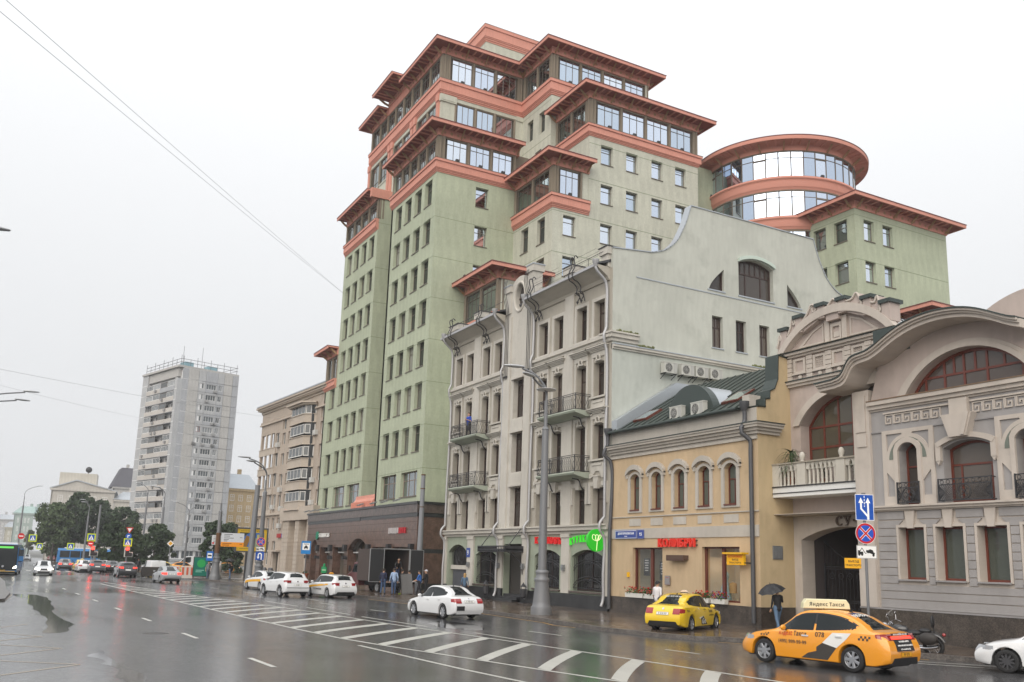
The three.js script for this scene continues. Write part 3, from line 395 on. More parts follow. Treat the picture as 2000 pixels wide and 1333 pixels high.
// ------------------------------------------------------------------ the old five-storey house with the blind gable
const wm = { wall: oldPl(0.49, 0.46, 0.405), trim: oldPl(0.62, 0.595, 0.55), gable: oldPl(0.575, 0.595, 0.55), gableLow: oldPl(0.56, 0.595, 0.56), base: oldPl(0.36, 0.41, 0.33), frame: M(0.045, 0.024, 0.019, { roughness: 0.5 }), copper: M(0.42, 0.52, 0.46, { roughness: 0.6 }), darkRoof: M(0.045, 0.045, 0.05, { roughness: 0.5 }) };
const acUnit = (() => { let src; return (label, x, y, z, turn, group) => {
  if (!src) {
    src = new THREE.Group(); src.name = 'air_conditioner'; const b = new MB(); b.box(-0.48, 0.48, 0, 0.66, -0.3, 0.04); b.box(-0.5, 0.5, 0.62, 0.67, -0.3, 0.06); b.build('casing', M(0.5, 0.5, 0.46, { roughness: 0.6 }), src);
    const g = new MB(); g.add(new THREE.CylinderGeometry(0.25, 0.25, 0.03, 24).rotateX(PI / 2).translate(-0.14, 0.33, 0.05)); g.build('fan_grille', M(0.05, 0.05, 0.05), src);
    const r = new MB(); for (const q of [0.09, 0.16, 0.23]) r.add(new THREE.TorusGeometry(q, 0.01, 5, 24).translate(-0.14, 0.33, 0.07)); for (let k = 0; k < 4; k++) r.add(boxG(-0.25, 0.25, -0.006, 0.006, 0.066, 0.078).rotateZ((k * PI) / 4).translate(-0.14, 0.33, 0)); r.box(0.2, 0.44, 0.05, 0.6, 0.041, 0.05); r.build('guard', M(0.4, 0.4, 0.38), src);
    const s = new MB(); for (const u of [-0.4, 0.4]) { s.box(u - 0.02, u + 0.02, -0.05, -0.002, -0.6, 0.1); s.sbar(V(u, -0.4, -0.6), V(u, -0.04, 0.02), 0.03); } s.build('bracket', mt.iron, src);
    scene.add(src); tag(src, label, 'air conditioner', group); src.position.set(x, y, z); src.rotation.y = turn; names.air_conditioner = 1; return src;
  }
  return copyOf(src, label, [x, y, z], turn);
}; })();
const pipeM = M(0.43, 0.43, 0.44, { roughness: 0.45, metalness: 0.4 }), pipeD = M(0.085, 0.087, 0.095, { roughness: 0.5, metalness: 0.3 });
{
  const W = thing('apartment_house', 'old cream five-storey house with iron balconies and a curved blank gable wall', 'house');
  const F = streetF(29.2), G = sideF(-42), cols = [-62.15, -60.23, -57.5, -55.63, -49.27, -47.37, -44.66, -42.73], w = 1.12, bay = [-53.62, -52.19], dep = 0.36;
  const fl = [{ y0: 4.97, y1: 7.02 }, { y0: 8.66, y1: 10.72, d: 7.95 }, { y0: 12.36, y1: 14.44, d: 11.66 }, { y0: 16.02, y1: 18.18 }], balc = [1, 2, 5, 6];
  const b = new MB(F), holes = []; const bw = new MB(F), bh = [];
  fl.forEach((f) => { cols.forEach((c, i) => { const y0 = f.d && balc.includes(i) ? f.d : f.y0; holes.push(hole(c - w, c, y0, f.y1)); win(W, F, c - w, c, y0, f.y1, dep, { t: [0.7], m: [0.5], gm: mt.oldGlass, fm: wm.frame, f: 0.09 }); }); });
  wall(b, [-64, -54.95, 4.9, 19.95], holes.filter((h) => h[0][0] < -54), 0.5); wall(b, [-51.15, -42.02, 4.9, 19.95], holes.filter((h) => h[0][0] > -51), 0.5); b.build('wall', wm.wall, W);
  // centre bay, carried up as an oval-windowed gablet
  const bys = [[4.98, 7.58], [8.6, 11.28], [12.28, 15.0], [15.92, 18.81]]; for (const [y0, y1] of bys) { bh.push(hole(bay[0], bay[1], y0, y1)); win(W, F, bay[0], bay[1], y0, y1, dep - 0.12, { t: [0.62, 0.88], m: [0.4], gm: mt.oldGlass, fm: wm.frame, f: 0.09 }); }
  const oval = new THREE.Path(); oval.absellipse(-53.05, 20.85, 0.62, 0.92, 0, 2 * PI); const bs = poly([[-54.95, 4.9], [-51.15, 4.9], [-51.15, 20.3], [-51.7, 21.2], [-52.0, 22.0], ...archPts(-54.1, -52.0, 22.0, 22.0, 0.35).slice(2, -1), [-54.1, 22.0], [-54.4, 21.2], [-54.95, 20.3]]); for (const h of bh) bs.holes.push(new THREE.Path(h.map((p) => V2(...p)))); bs.holes.push(oval);
  bw.ext(bs, -0.4, 0.14); for (const [u0, u1] of [[-54.95, -54.05], [-51.98, -51.15]]) bw.box(u0, u1, 4.9, 19.6, 0.142, 0.24); bw.add(new THREE.TorusGeometry(1, 0.1, 8, 40).scale(0.74, 1.04, 1).translate(-53.05, 20.85, 0.14));
  for (const [c, top] of [[-54.6, 22.0], [-51.45, 22.75]]) { bw.box(c - 0.36, c + 0.36, 19.9, top - 0.55, -0.5, 0.22); bw.box(c - 0.46, c + 0.46, top - 0.55, top - 0.1, -0.6, 0.32); }
  for (const y of [7.75, 11.4, 15.1]) { bw.box(bay[0] - 0.1, bay[1] + 0.1, y, y + 0.72, 0.142, 0.2); bw.box(bay[0] - 0.18, bay[1] + 0.18, y - 0.12, y - 0.002, 0.142, 0.3); } bw.ext(poly([...offs(hole(bay[0], bay[1], 15.9, 18.9), -0.3)]), 0.142, 0.145); bw.build('bay', wm.trim, W);
  { const o = new THREE.CircleGeometry(1, 32); o.scale(0.64, 0.94, 1); o.translate(-53.05, 20.85, -0.2); o.applyMatrix4(F); mesh('pane', o, mt.oldGlass, W); const q = new MB(F); q.box(-53.09, -53.01, 19.95, 21.75, -0.19, -0.13); q.box(-53.65, -52.45, 20.8, 20.88, -0.19, -0.13); q.build('window_bar', wm.frame, W); const cp = new MB(F); for (const [c, top] of [[-54.6, 21.9], [-51.45, 22.65]]) cp.cut().box(c - 0.5, c + 0.5, top + 0.002, top + 0.08, -0.64, 0.36); cp.build('coping', mt.zinc, W); }
  const pil = new MB(F); for (const [a, c] of [[-60.02, -58.92], [-47.08, -46.06]]) pil.box(a, c, 4.92, 19.6, 0.002, 0.13); pil.each('pilaster', wm.trim, W);
  // string courses
  const st = new MB(); for (const [a, c] of [[-64, -55], [-51.1, -42]]) { const P = [[29.2, a], [29.2, c]]; band(st, P, -0.1, 0.12, 15.5, 15.68); band(st, P, -0.1, 0.26, 15.68, 15.86); } const P1 = [[29.2, -64], [29.2, -42]]; band(st, P1, -0.2, 0.12, 4.42, 4.6); band(st, P1, -0.2, 0.3, 4.6, 4.82); band(st, P1, -0.2, 0.4, 4.82, 4.9); st.stuff('string_course', wm.trim, W);
  // window dressings
  const dr = new MB(F), key = new MB(F);
  cols.forEach((c, i) => {
    const a = c - w, m = c - w / 2;
    dr.ext(frameS(a, c, 16.02, 18.18, 0.24), 0.002, 0.07); dr.box(a - 0.3, c + 0.3, 15.9, 16.0, 0.002, 0.16);
    for (const [y, n] of [[10.72, 8.66], [14.44, 12.36]]) {
      dr.box(a - 0.2, a - 0.02, n - 0.6, y + 0.3, 0.002, 0.06); dr.box(c + 0.02, c + 0.2, n - 0.6, y + 0.3, 0.002, 0.06); dr.box(a - 0.2, c + 0.2, y + 0.3, y + 0.62, 0.002, 0.08);
      [[0.1, 0.62], [0.16, 0.69], [0.24, 0.76], [0.32, 0.84]].forEach(([p, h], k) => dr.box(a - 0.14 - p, c + 0.14 + p, y + h, y + h + 0.065, 0.002, 0.06 + p));
      dr.cut(); key.add(new THREE.TorusGeometry(0.17, 0.06, 6, 14, PI * 1.5).rotateZ(-0.4).translate(m, y + 0.24, 0.1)); key.box(m - 0.32, m + 0.32, y + 0.05, y + 0.14, 0.002, 0.13); key.cut();
      dr.cut(); if (!balc.includes(i)) { dr.box(a - 0.24, c + 0.24, n - 0.12, n - 0.02, 0.002, 0.2); dr.ext(poly([[a - 0.1, n - 0.95], [a - 0.1, n - 0.2], [c + 0.1, n - 0.2], [c + 0.1, n - 0.95], [c - 0.12, n - 0.95], [m + 0.18, n - 0.7], [m - 0.18, n - 0.7], [a + 0.12, n - 0.95]]), 0.002, 0.09); dr.box(a - 0.16, a + 0.06, n - 1.1, n - 0.85, 0.09, 0.16); dr.box(c - 0.06, c + 0.16, n - 1.1, n - 0.85, 0.09, 0.16); dr.box(a + 0.05, c - 0.05, n - 0.38, n - 0.28, 0.09, 0.14); }
    }
    key.ext(poly([[m - 0.17, 6.95], [m + 0.17, 6.95], [m + 0.26, 7.62], [m - 0.26, 7.62]]), 0.002, 0.2); key.box(m - 0.34, m + 0.34, 7.62, 7.7, 0.002, 0.24);
    for (const s of [-1, 1]) { key.box(m + s * 0.84 - 0.15, m + s * 0.84 + 0.15, 6.1, 7.35, 0.002, 0.1); key.box(m + s * 0.56 - 0.16, m + s * 0.56 + 0.16, 7.1, 7.35, 0.002, 0.08); }
    key.cut(); dr.cut();
  });
  dr.build('window_surround', wm.trim, W); key.build('keystone', wm.trim, W);
  // eaves, gutters, blocks on the parapet
  const ev = new MB(), gt = new MB(), bl = new MB(), ro = new MB();
  for (const [a, c] of [[-64.4, -55.05], [-51.1, -42.25]]) { const s = poly([[0, 19.2], [0, 19.95], [-0.95, 20.02], [-0.95, 19.9], [-0.2, 19.4], [-0.1, 19.2]]), g = new THREE.ExtrudeGeometry(s, { depth: c - a, bevelEnabled: false }); g.translate(29.2, 0, a); ev.add(g); gt.box(28.14, 28.27, 19.9, 20.06, a, c); ro.add(new THREE.ExtrudeGeometry(poly([[-0.98, 20.02], [-1.0, 20.1], [0.7, 20.75], [0.7, 20.5]]), { depth: c - a + 0.1, bevelEnabled: false }).translate(29.2, 0, a - 0.05)); }
  ev.each('eave', wm.wall, W); gt.each('gutter', pipeM, W); ro.each('roof', wm.darkRoof, W);
  for (const [z, y, d] of [[-63.6, 21.1, 1.5], [-59.4, 21.2, 0.9], [-46.6, 21.2, 0.9], [-42.6, 21.3, 0.7]]) { bl.box(29.0, 29.9, 20, y - 0.5, z - d / 2, z + d / 2); bl.box(28.9, 30, y - 0.5, y - 0.05, z - d / 2 - 0.1, z + d / 2 + 0.1); bl.cut(); } bl.build('parapet_block', wm.trim, W);
  const bc = new MB(); for (const [z, y, d] of [[-63.6, 21.1, 1.5], [-59.4, 21.2, 0.9], [-46.6, 21.2, 0.9], [-42.6, 21.3, 0.7]]) bc.box(28.84, 30.06, y - 0.05, y, z - d / 2 - 0.15, z + d / 2 + 0.15); bc.box(29.3, 40, 20.3, 20.45, -63.8, -42.4); bc.each('coping', wm.darkRoof, W);
  // wrought scrolls over the eaves
  const sc = new MB(); for (const z of [-62.9, -57.9, -50.3, -45.2]) for (const d of [0, 0.42]) { sc.tube([V(28.5, 21.15, z + d), V(28.34, 21.28, z + d), V(28.22, 21.1, z + d), V(28.3, 20.6, z + d), V(28.1, 20.1, z + d), V(28.2, 19.75, z + d), V(28.5, 19.62, z + d), V(28.75, 19.35, z + d), V(28.72, 19.0, z + d), V(28.95, 18.85, z + d), V(28.8, 18.5, z + d)], 0.035, 36, 6); sc.tube([V(28.6, 19.0, z + d), V(28.85, 19.05, z + d), V(28.98, 18.8, z + d), V(29.05, 18.5, z + d)], 0.03, 12, 5); sc.bar(V(28.8, 18.5, z + d), V(28.8, 18.3, z + d), 0.09, 0.0, 6); sc.cut(); }
  for (const c of [-54.6, -51.5]) for (const d of [-0.2, 0, 0.2]) { sc.tube([V(28.72, 22.3, c + d), V(28.62, 21.5, c + d), V(28.9, 20.2, c + d), V(28.93, 18.5, c + d), V(28.93, 15.4, c + d)], 0.022, 24, 5); sc.bar(V(28.93, 15.4, c + d), V(28.93, 15.1, c + d), 0.07, 0.0, 6); sc.cut(); } sc.build('ironwork', mt.iron, W);
  const rl = new MB(); for (const [a, c] of [[-64, -55.3], [-50.8, -42.6]]) { rl.bar(V(28.9, 21.0, a), V(28.9, 21.0, c), 0.02, 0.02, 5); for (let z = a; z < c; z += 2.2) rl.bar(V(28.9, 20.4, z), V(28.9, 21, z), 0.016, 0.016, 5); } for (const z of [-50.3, -46]) for (let k = 0; k < 4; k++) rl.bar(V(28.4 + k * 0.2, 21.1 - k * 0.13, z), V(28.4 + k * 0.2, 21.1 - k * 0.13, z + 3.4), 0.008, 0.008, 4); rl.stuff('roof_rail', mt.iron, W);
  // downpipes
  for (const [z, k] of [[-63.85, 0], [-55.15, 0], [-50.95, 0], [-42.35, 0]]) { const p = new MB(); p.tube([V(28.2, 20.0, z), V(28.25, 19.7, z), V(28.9, 19.1, z), V(29.02, 18.7, z), V(29.02, 16.3, z)], 0.085, 20, 8); p.tube([V(29.02, 16.3, z), V(28.85, 15.9, z), V(28.85, 15.5, z), V(29.02, 15.1, z), V(29.02, 8, z), V(29.02, 5.3, z)], 0.085, 24, 8); p.tube([V(29.02, 5.3, z), V(28.72, 4.95, z), V(28.72, 4.5, z), V(28.98, 4.2, z), V(28.98, 2, z), V(28.98, 0.7, z), V(28.86, 0.4, z)], 0.085, 24, 8); p.lathe([[0.09, 19.9], [0.2, 20.15], [0.22, 20.3]], 10, [28.2, 0, z]); p.build('downpipe', pipeM, W); }
  // balconies
  for (const [z0, z1] of [[-61.55, -57.15], [-48.5, -44.15]]) for (const y of [11.6, 7.93]) {
    const s = new MB(); s.ext(poly([[0, y - 0.34], [0, y], [1.12, y], [1.16, y - 0.06], [1.1, y - 0.16], [0.3, y - 0.34]]), 0, z1 - z0); s.g[0].applyMatrix4(new THREE.Matrix4().makeBasis(V(-1, 0, 0), V(0, 1, 0), V(0, 0, -1)).setPosition(29.2, 0, z1)); const slab_ = s.build('balcony', oldPl(0.42, 0.47, 0.40), W);
    const r = new MB(), zs = z0 + 0.08, ze = z1 - 0.08, x0 = 28.16, top = y + 0.98, by = (v) => 0.16 * Math.sin(PI * cl((0.75 - v) / 0.75)) ;
    for (const q of [0.06, 0.88, 0.98]) { r.sbar(V(x0, y + q, zs), V(x0, y + q, ze), 0.035); for (const z of [zs, ze]) r.sbar(V(x0, y + q, z), V(29.2, y + q, z), 0.035); }
    const nx = 12; for (let k = 0; k <= nx; k++) { const z = lerp(zs, ze, k / nx); if (k % 4 === 0) r.sbar(V(x0, y, z), V(x0, top, z), 0.04); }
    const wv = (z, sgn) => { const pts = []; for (let i = 0; i <= 8; i++) { const t = i / 8; pts.push(V(x0 - by(t) * 0.7, y + 0.06 + 0.82 * t, cl(z + sgn * 0.55 * t, zs, ze))); } r.tube(pts, 0.012, 8, 4); }; for (let z = zs - 0.4; z < ze + 0.5; z += 0.22) { if (z > zs - 0.1) wv(Math.max(z, zs), 1); if (z < ze + 0.5 && z > zs) wv(Math.min(z, ze), -1); }
    for (const z of [zs, ze]) for (let x = x0; x < 29.15; x += 0.2) { r.sbar(V(x, y + 0.06, z), V(Math.min(29.18, x + 0.35), y + 0.88, z), 0.014); r.sbar(V(Math.min(29.18, x + 0.35), y + 0.06, z), V(x, y + 0.88, z), 0.014); }
    r.build('railing', mt.iron, slab_); const br = new MB(); for (const z of [z0 + 0.5, z1 - 0.5]) br.tube([V(29.1, y - 1.0, z), V(28.9, y - 0.8, z), V(28.75, y - 0.45, z), V(28.3, y - 0.36, z)], 0.04, 10, 6); br.each('bracket', mt.iron, slab_);
  }
  // ground floor
  const gr = new MB(F), gw = [[-58.75, -55.62], [-50.35, -47.32], [-45.95, -42.73]], gh = gw.map(([a, c]) => archPts(a, c, 1.12, 3.1, 0.38)); gh.push(archPts(-63.35, -60.2, 0.2, 3.3, 0.55), hole(-54.45, -51.9, 0.16, 3.86)); wall(gr, [-64, -42.05, 0.1, 4.44], gh, 0.45); gr.build('wall', wm.base, W);
  const gp = new MB(F); for (const [a, c] of [[-64, -63.6], [-59.95, -58.95], [-55.35, -54.5], [-51.85, -51.1], [-47, -46.1], [-42.45, -42.05]]) { gp.box(a, c, 0.95, 4.42, 0.002, 0.12); gp.box(a - 0.04, c + 0.04, 4.2, 4.42, 0.12, 0.18); gp.cut(); } gp.build('pilaster', wm.trim, W);
  const pb = new MB(F); for (const [a, c] of [[-60.1, -54.5], [-51.85, -42.0]]) pb.box(a, c, 0.1, 0.93, 0.002, 0.16); pb.box(-64, -63.4, 0.1, 0.93, 0.002, 0.16); pb.each('plinth', mt.granBlack, W);
  const sl = new MB(F); for (const [a, c] of gw) sl.box(a - 0.12, c + 0.12, 1.02, 1.115, -0.3, 0.14); sl.each('window_sill', mt.granGrey, W);
  gw.forEach(([a, c]) => {
    win(W, F, a, c, 1.12, 3.48, 0.4, { arc: 0.38, m: [0.5], gm: glassM(0.012, 0.011, 0.011), fm: wm.frame, f: 0.1 });
    const g = new MB(F); for (let u = a + 0.12; u < c - 0.05; u += 0.19) g.sbar(V(u, 1.16, -0.12), V(u, 2.95 + 0.35 * Math.sin(PI * (u - a) / (c - a)), -0.12), 0.022); const mid = (a + c) / 2, hw = (c - a) / 2; for (const [cy, r] of [[1.1, 1.25], [1.0, 1.15], [1.95, 1.2], [2.1, 1.2]]) { const pts = []; for (let i = 0; i <= 14; i++) { const t = lerp(-1, 1, i / 14); pts.push(V(mid + t * (hw - 0.05), cy + Math.sqrt(Math.max(0, 1.2 - t * t)) * r * 0.62, -0.1)); } g.tube(pts, 0.022, 20, 5); } g.sbar(V(a, 1.3, -0.12), V(c, 1.3, -0.12), 0.03); g.build('window_grille', mt.iron, W);
  });
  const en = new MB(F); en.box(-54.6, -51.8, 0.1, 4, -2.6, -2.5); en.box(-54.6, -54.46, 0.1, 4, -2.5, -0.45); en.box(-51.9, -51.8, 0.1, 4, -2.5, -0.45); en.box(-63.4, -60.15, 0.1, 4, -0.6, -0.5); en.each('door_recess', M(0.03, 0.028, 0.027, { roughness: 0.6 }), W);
  const dd = new MB(F); dd.box(-63.1, -60.5, 0.2, 2.05, -0.4, -0.32); dd.build('door', M(0.08, 0.085, 0.1, { roughness: 0.4 }), W); const dh = new MB(F); dh.box(-63.3, -60.3, 2.05, 2.35, -0.45, -0.2); dh.build('door_head', wm.trim, W); const fg = new MB(F); for (let u = -63.2; u < -60.2; u += 0.2) fg.sbar(V(u, 2.4, -0.25), V(u, 3.7, -0.25), 0.025); for (const q of [0.35, 0.7]) fg.add(new THREE.TorusGeometry(q, 0.03, 5, 24).translate(-61.8, 3.0, -0.24)); fg.build('window_grille', mt.iron, W);
  for (const [k, y] of [[0, 0.3], [1, 0.46], [2, 0.62]]) { const s = new MB(F); s.box(-54.4 - 0.001 * k, -51.95, 0.1, y, -1.6, 0.7 - 0.35 * k); s.build('step', mt.granBlack, W); }
  { // entrance canopy hung on rods
    const c = new MB(F); c.box(-55.5, -51.6, 3.42, 3.5, 0.1, 1.5); c.box(-55.5, -51.6, 3.3, 3.36, 1.42, 1.5); c.box(-55.5, -51.6, 3.62, 3.7, 1.42, 1.5); for (let u = -55.45; u < -51.6; u += 0.24) c.box(u, u + 0.04, 3.3, 3.7, 1.44, 1.48); for (const u of [-55.46, -51.64]) { c.box(u - 0.04, u + 0.04, 3.3, 3.7, 0.1, 1.5); c.bar(V(u, 3.6, 1.3), V(u, 5.1, 0.1), 0.03, 0.03, 6); c.tube([V(u, 1.9, 0.15), V(u, 2.5, 0.25), V(u, 3.05, 0.75), V(u, 3.35, 1.4)], 0.035, 12, 6); } c.build('canopy', mt.iron, W);
    for (const u of [-59.5, -54.9, -51.5, -46.6]) { const l = new MB(F); l.box(u - 0.1, u + 0.1, 2.25, 2.6, 0.12, 0.3); l.box(u - 0.14, u + 0.14, 2.4, 2.45, 0.12, 0.34); l.build('wall_lamp', mt.steel, W); }
  }
  // blank gable wall towards the viewer
  const lc = [[35.12, 25.08], [34.74, 23.98], [34.35, 23.17], [33.91, 22.44], [33.05, 21.73], [32.05, 21.38]], rc = lc.map(([x, y]) => [80.95 - x, y]).reverse(), gl = [[29.203, 15.2], [51.7, 15.2], [51.7, 21.35], ...new THREE.SplineCurve(rc.map((p) => V2(...p))).getPoints(14).map((p) => [p.x, p.y]), ...new THREE.SplineCurve(lc.map((p) => V2(...p))).getPoints(14).map((p) => [p.x, p.y]), [29.203, 21.12]];
  const gb = new MB(G), lance = (x, s) => { const p = [[x, 19.91]]; for (let i = 0; i <= 10; i++) { const t = i / 10; p.push([x + s * 1.25 * (1 - t ** 1.0) * (1 - 0.0 * t), 19.91 + 1.47 * Math.pow(t, 0.72)]); } return s < 0 ? p : p; };
  const l1 = lance(37.77, -1), l2 = lance(43.28, 1).reverse(), ws = [36.74, 38.7, 40.7, 42.7];
  wall(gb, poly(gl), [l1, l2, archPts(39, 42.02, 19.91, 22.12, 0.36), ...ws.map((x) => hole(x, x + 0.88, 16.15, 18.2))], 0.45, 0.002); gb.build('gable_wall', wm.gable, W);
  for (const l of [l1, l2]) { const s = new THREE.ShapeGeometry(poly(l)); s.translate(0, 0, -0.25); s.applyMatrix4(G); mesh('pane', s, mt.oldGlass, W); const f = new MB(G); const q = poly(l); q.holes.push(new THREE.Path(offs(l[1][0] < 40 ? l : l, l[1][0] < 40 ? -0.0001 : -0.0001).map((p) => V2(...p)))); f.sbar(V(l === l1 ? 37.72 : 43.33, 19.91, -0.22), V(l === l1 ? 37.72 : 43.33, 21.3, -0.22), 0.09); f.box(l === l1 ? 36.55 : 43.28, l === l1 ? 37.77 : 44.5, 19.91, 19.99, -0.26, -0.19); const arcp = (l === l1 ? l1.slice(1) : l2.slice(0, -1)).map((p) => V(p[0] + (l === l1 ? 0.05 : -0.05), p[1] - 0.04, -0.22)); f.tube(arcp, 0.05, 14, 5); f.build('window_frame', wm.frame, W); }
  win(W, G, 39, 42.02, 19.91, 22.48, 0.3, { arc: 0.36, m: [0.28, 0.72], t: [0.62], tc: [[0.14, 0.62, 0.92], [0.42, 0.62, 0.98], [0.57, 0.62, 0.98], [0.86, 0.62, 0.92]], gm: mt.oldGlass, fm: wm.frame, f: 0.12 });
  for (const x of ws) win(W, G, x, x + 0.88, 16.15, 18.2, 0.25, { t: [0.66], m: [0.5], tc: [[0.25, 0.66, 0.98], [0.75, 0.66, 0.98]], gm: mt.oldGlass, fm: wm.frame, f: 0.08 });
  const gs = new MB(G); for (const x of ws) gs.box(x - 0.06, x + 0.94, 16.08, 16.148, -0.2, 0.06); gs.box(38.94, 42.1, 19.82, 19.905, -0.2, 0.06); gs.box(36.4, 37.85, 19.82, 19.9, -0.2, 0.05); gs.box(43.2, 44.6, 19.82, 19.9, -0.2, 0.05); gs.each('window_sill', mt.zinc, W);
  const hd = new MB(G), ha = archPts(38.95, 42.07, 21.9, 22.16, 0.36); hd.ext(poly([...ha.slice(2, -0 || undefined).map((p) => [p[0], p[1] + 0.0]), ...ha.slice(2).reverse().map((p) => [p[0], p[1] + 0.22])]), 0.001, 0.22); hd.build('window_hood', M(0.5, 0.58, 0.52, { roughness: 0.7 }), W);
  const lowg = new MB(G); lowg.box(29.203, 51.7, 0.1, 15.199, -0.5, 0.001); lowg.build('gable_wall', wm.gableLow, W);
  const lg = new MB(); const LP = [[29.2, -42], [46.5, -42]]; band(lg, LP, -0.1, 0.1, 14.98, 15.1); band(lg, LP, -0.1, 0.2, 15.1, 15.24); lg.build('ledge', wm.trim, W); const lf = new MB(); band(lf, LP, -0.1, 0.24, 15.242, 15.3); band(lf, [[30.9, -42], [45.6, -42]], -0.05, 0.04, 19.6, 19.66); lf.build('ledge_flashing', mt.zinc, W);
  const pe = new MB(); band(pe, [[29.2, -43], [29.2, -42], [31.0, -42]], -0.2, 0.1, 15.45, 15.66); band(pe, [[29.2, -43], [29.2, -42], [31.0, -42]], -0.2, 0.22, 15.66, 15.9); band(pe, [[29.2, -43], [29.2, -42], [31.0, -42]], -0.2, 0.3, 15.9, 16.0); pe.build('string_course', wm.trim, W);
  const cpg = new MB(), crv = gl.slice(2); for (let i = 0; i < crv.length - 1; i++) { const [a, c] = [crv[i], crv[i + 1]], L = Math.hypot(c[0] - a[0], c[1] - a[1]); if (L < 0.01) continue; const g = boxG(-L / 2 - 0.02, L / 2 + 0.02, 0.002, 0.06, -0.52, 0.06); g.rotateZ(Math.atan2(c[1] - a[1], c[0] - a[0]) + PI); g.translate((a[0] + c[0]) / 2, (a[1] + c[1]) / 2, -42); const n = V(-(c[1] - a[1]) / L, (c[0] - a[0]) / L, 0); g.translate(0, 0, 0); cpg.add(g); } cpg.build('gable_coping', mt.zinc, W);
  const mo = new MB(G); for (const [x0, x1, y] of [[29.4, 31, 16.0], [31.0, 32.2, 15.3], [40, 41.5, 15.3]]) for (let k = 0; k < 26; k++) { const s = new THREE.IcosahedronGeometry(rr(0.05, 0.13), 0); s.translate(lerp(x0, x1, R()), y + rr(0, 0.1), rr(0.0, 0.2)); mo.add(s); } const mos = mo.build('moss', M(0.12, 0.13, 0.05), W); mos.userData.kind = 'stuff';
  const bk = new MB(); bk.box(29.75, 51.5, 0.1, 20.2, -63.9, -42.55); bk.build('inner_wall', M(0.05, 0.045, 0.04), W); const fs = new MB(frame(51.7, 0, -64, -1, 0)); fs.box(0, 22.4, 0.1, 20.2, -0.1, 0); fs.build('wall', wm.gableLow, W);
  function frameS(a, c, y0, y1, d) { const s = poly([[a - d, y0 - 0.02], [c + d, y0 - 0.02], [c + d, y1 + d], [a - d, y1 + d]]); s.holes.push(new THREE.Path([V2(a - 0.02, y0 - 0.01), V2(c + 0.02, y0 - 0.01), V2(c + 0.02, y1 + 0.02), V2(a - 0.02, y1 + 0.02)])); return s; }
  // signs on the ground floor, each lifted off the wall
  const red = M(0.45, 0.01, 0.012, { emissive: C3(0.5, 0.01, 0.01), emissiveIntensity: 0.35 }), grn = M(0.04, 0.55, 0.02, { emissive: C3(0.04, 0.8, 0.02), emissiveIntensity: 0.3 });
  const s1 = thing('shop_sign', 'green lettering of a shop sign arched over the window beside the round flower logo', 'sign'); [...'КУУЛКЛЕВЕР'].forEach((ch, i) => { const g = textW(ch, 0.25, 0.4, 0.06, fontS), t = i - 4.5, m = new THREE.Matrix4().multiplyMatrices(F, new THREE.Matrix4().makeTranslation(-46.05 + i * 0.345, 3.93 - t * t * 0.009, 0.08).multiply(new THREE.Matrix4().makeRotationZ(-t * 0.02))); g.applyMatrix4(m); mesh('letter', g, grn, s1); });
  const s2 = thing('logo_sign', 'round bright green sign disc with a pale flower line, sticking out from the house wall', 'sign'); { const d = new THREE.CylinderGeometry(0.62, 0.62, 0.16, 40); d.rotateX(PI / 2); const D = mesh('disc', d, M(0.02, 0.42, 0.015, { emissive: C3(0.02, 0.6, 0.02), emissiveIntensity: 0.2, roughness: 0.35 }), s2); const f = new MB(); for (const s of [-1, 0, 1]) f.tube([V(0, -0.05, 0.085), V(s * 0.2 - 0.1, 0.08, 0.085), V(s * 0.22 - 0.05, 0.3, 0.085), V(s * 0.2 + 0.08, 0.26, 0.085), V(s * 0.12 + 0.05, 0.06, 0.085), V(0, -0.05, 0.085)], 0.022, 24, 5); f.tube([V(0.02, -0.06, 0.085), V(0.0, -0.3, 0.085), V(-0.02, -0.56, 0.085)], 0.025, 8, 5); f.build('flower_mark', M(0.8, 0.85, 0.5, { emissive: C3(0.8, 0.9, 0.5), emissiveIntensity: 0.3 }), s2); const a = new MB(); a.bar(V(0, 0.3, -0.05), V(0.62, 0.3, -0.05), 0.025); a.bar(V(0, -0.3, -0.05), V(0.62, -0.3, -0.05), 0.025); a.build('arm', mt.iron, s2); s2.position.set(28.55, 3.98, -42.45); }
  const s3 = thing('shop_sign', 'red lettering of a shop sign, half hidden behind the tall lamp post', 'sign'); [['К', -49.95], ['Н', -48.5], ['О', -48.05], ['В', -47.6], ['Ъ', -47.16]].forEach(([ch, u], i) => { const g = textW(ch, 0.36, 0.42, 0.1, fontS); g.applyMatrix4(new THREE.Matrix4().multiplyMatrices(F, new THREE.Matrix4().makeTranslation(u - 0.2, 3.86 - i * 0.015, 0.08))); mesh('letter', g, red, s3); });
  const s4 = thing('number_plate', 'small blue house number plate with a white 9 above the dark doorway', 'sign'); { const b4 = new MB(F); b4.box(-59.95, -59.4, 2.95, 3.6, 0.13, 0.17); b4.build('plate', M(0.03, 0.07, 0.3, { roughness: 0.4 }), s4); const g = textW('9', 0.2, 0.34, 0.01); g.applyMatrix4(new THREE.Matrix4().multiplyMatrices(F, new THREE.Matrix4().makeTranslation(-59.78, 3.1, 0.172))); mesh('numeral', g, mt.white, s4); }
  acUnit('first grey air conditioner from the left in the row of four on the blank gable', 33.1, 13.95, -41.55, 0, 'air conditioners on the gable wall'); acUnit('second air conditioner from the left in the row of four on the blank gable', 34.4, 13.97, -41.55, 0); acUnit('third air conditioner from the left in the row of four on the blank gable', 35.5, 13.98, -41.55, 0); acUnit('last air conditioner on the right in the row of four on the blank gable', 36.65, 14.0, -41.55, 0); acUnit('single air conditioner under the gable ledge beside the copper-capped yellow pier', 41.4, 14.4, -41.55, 0);
}
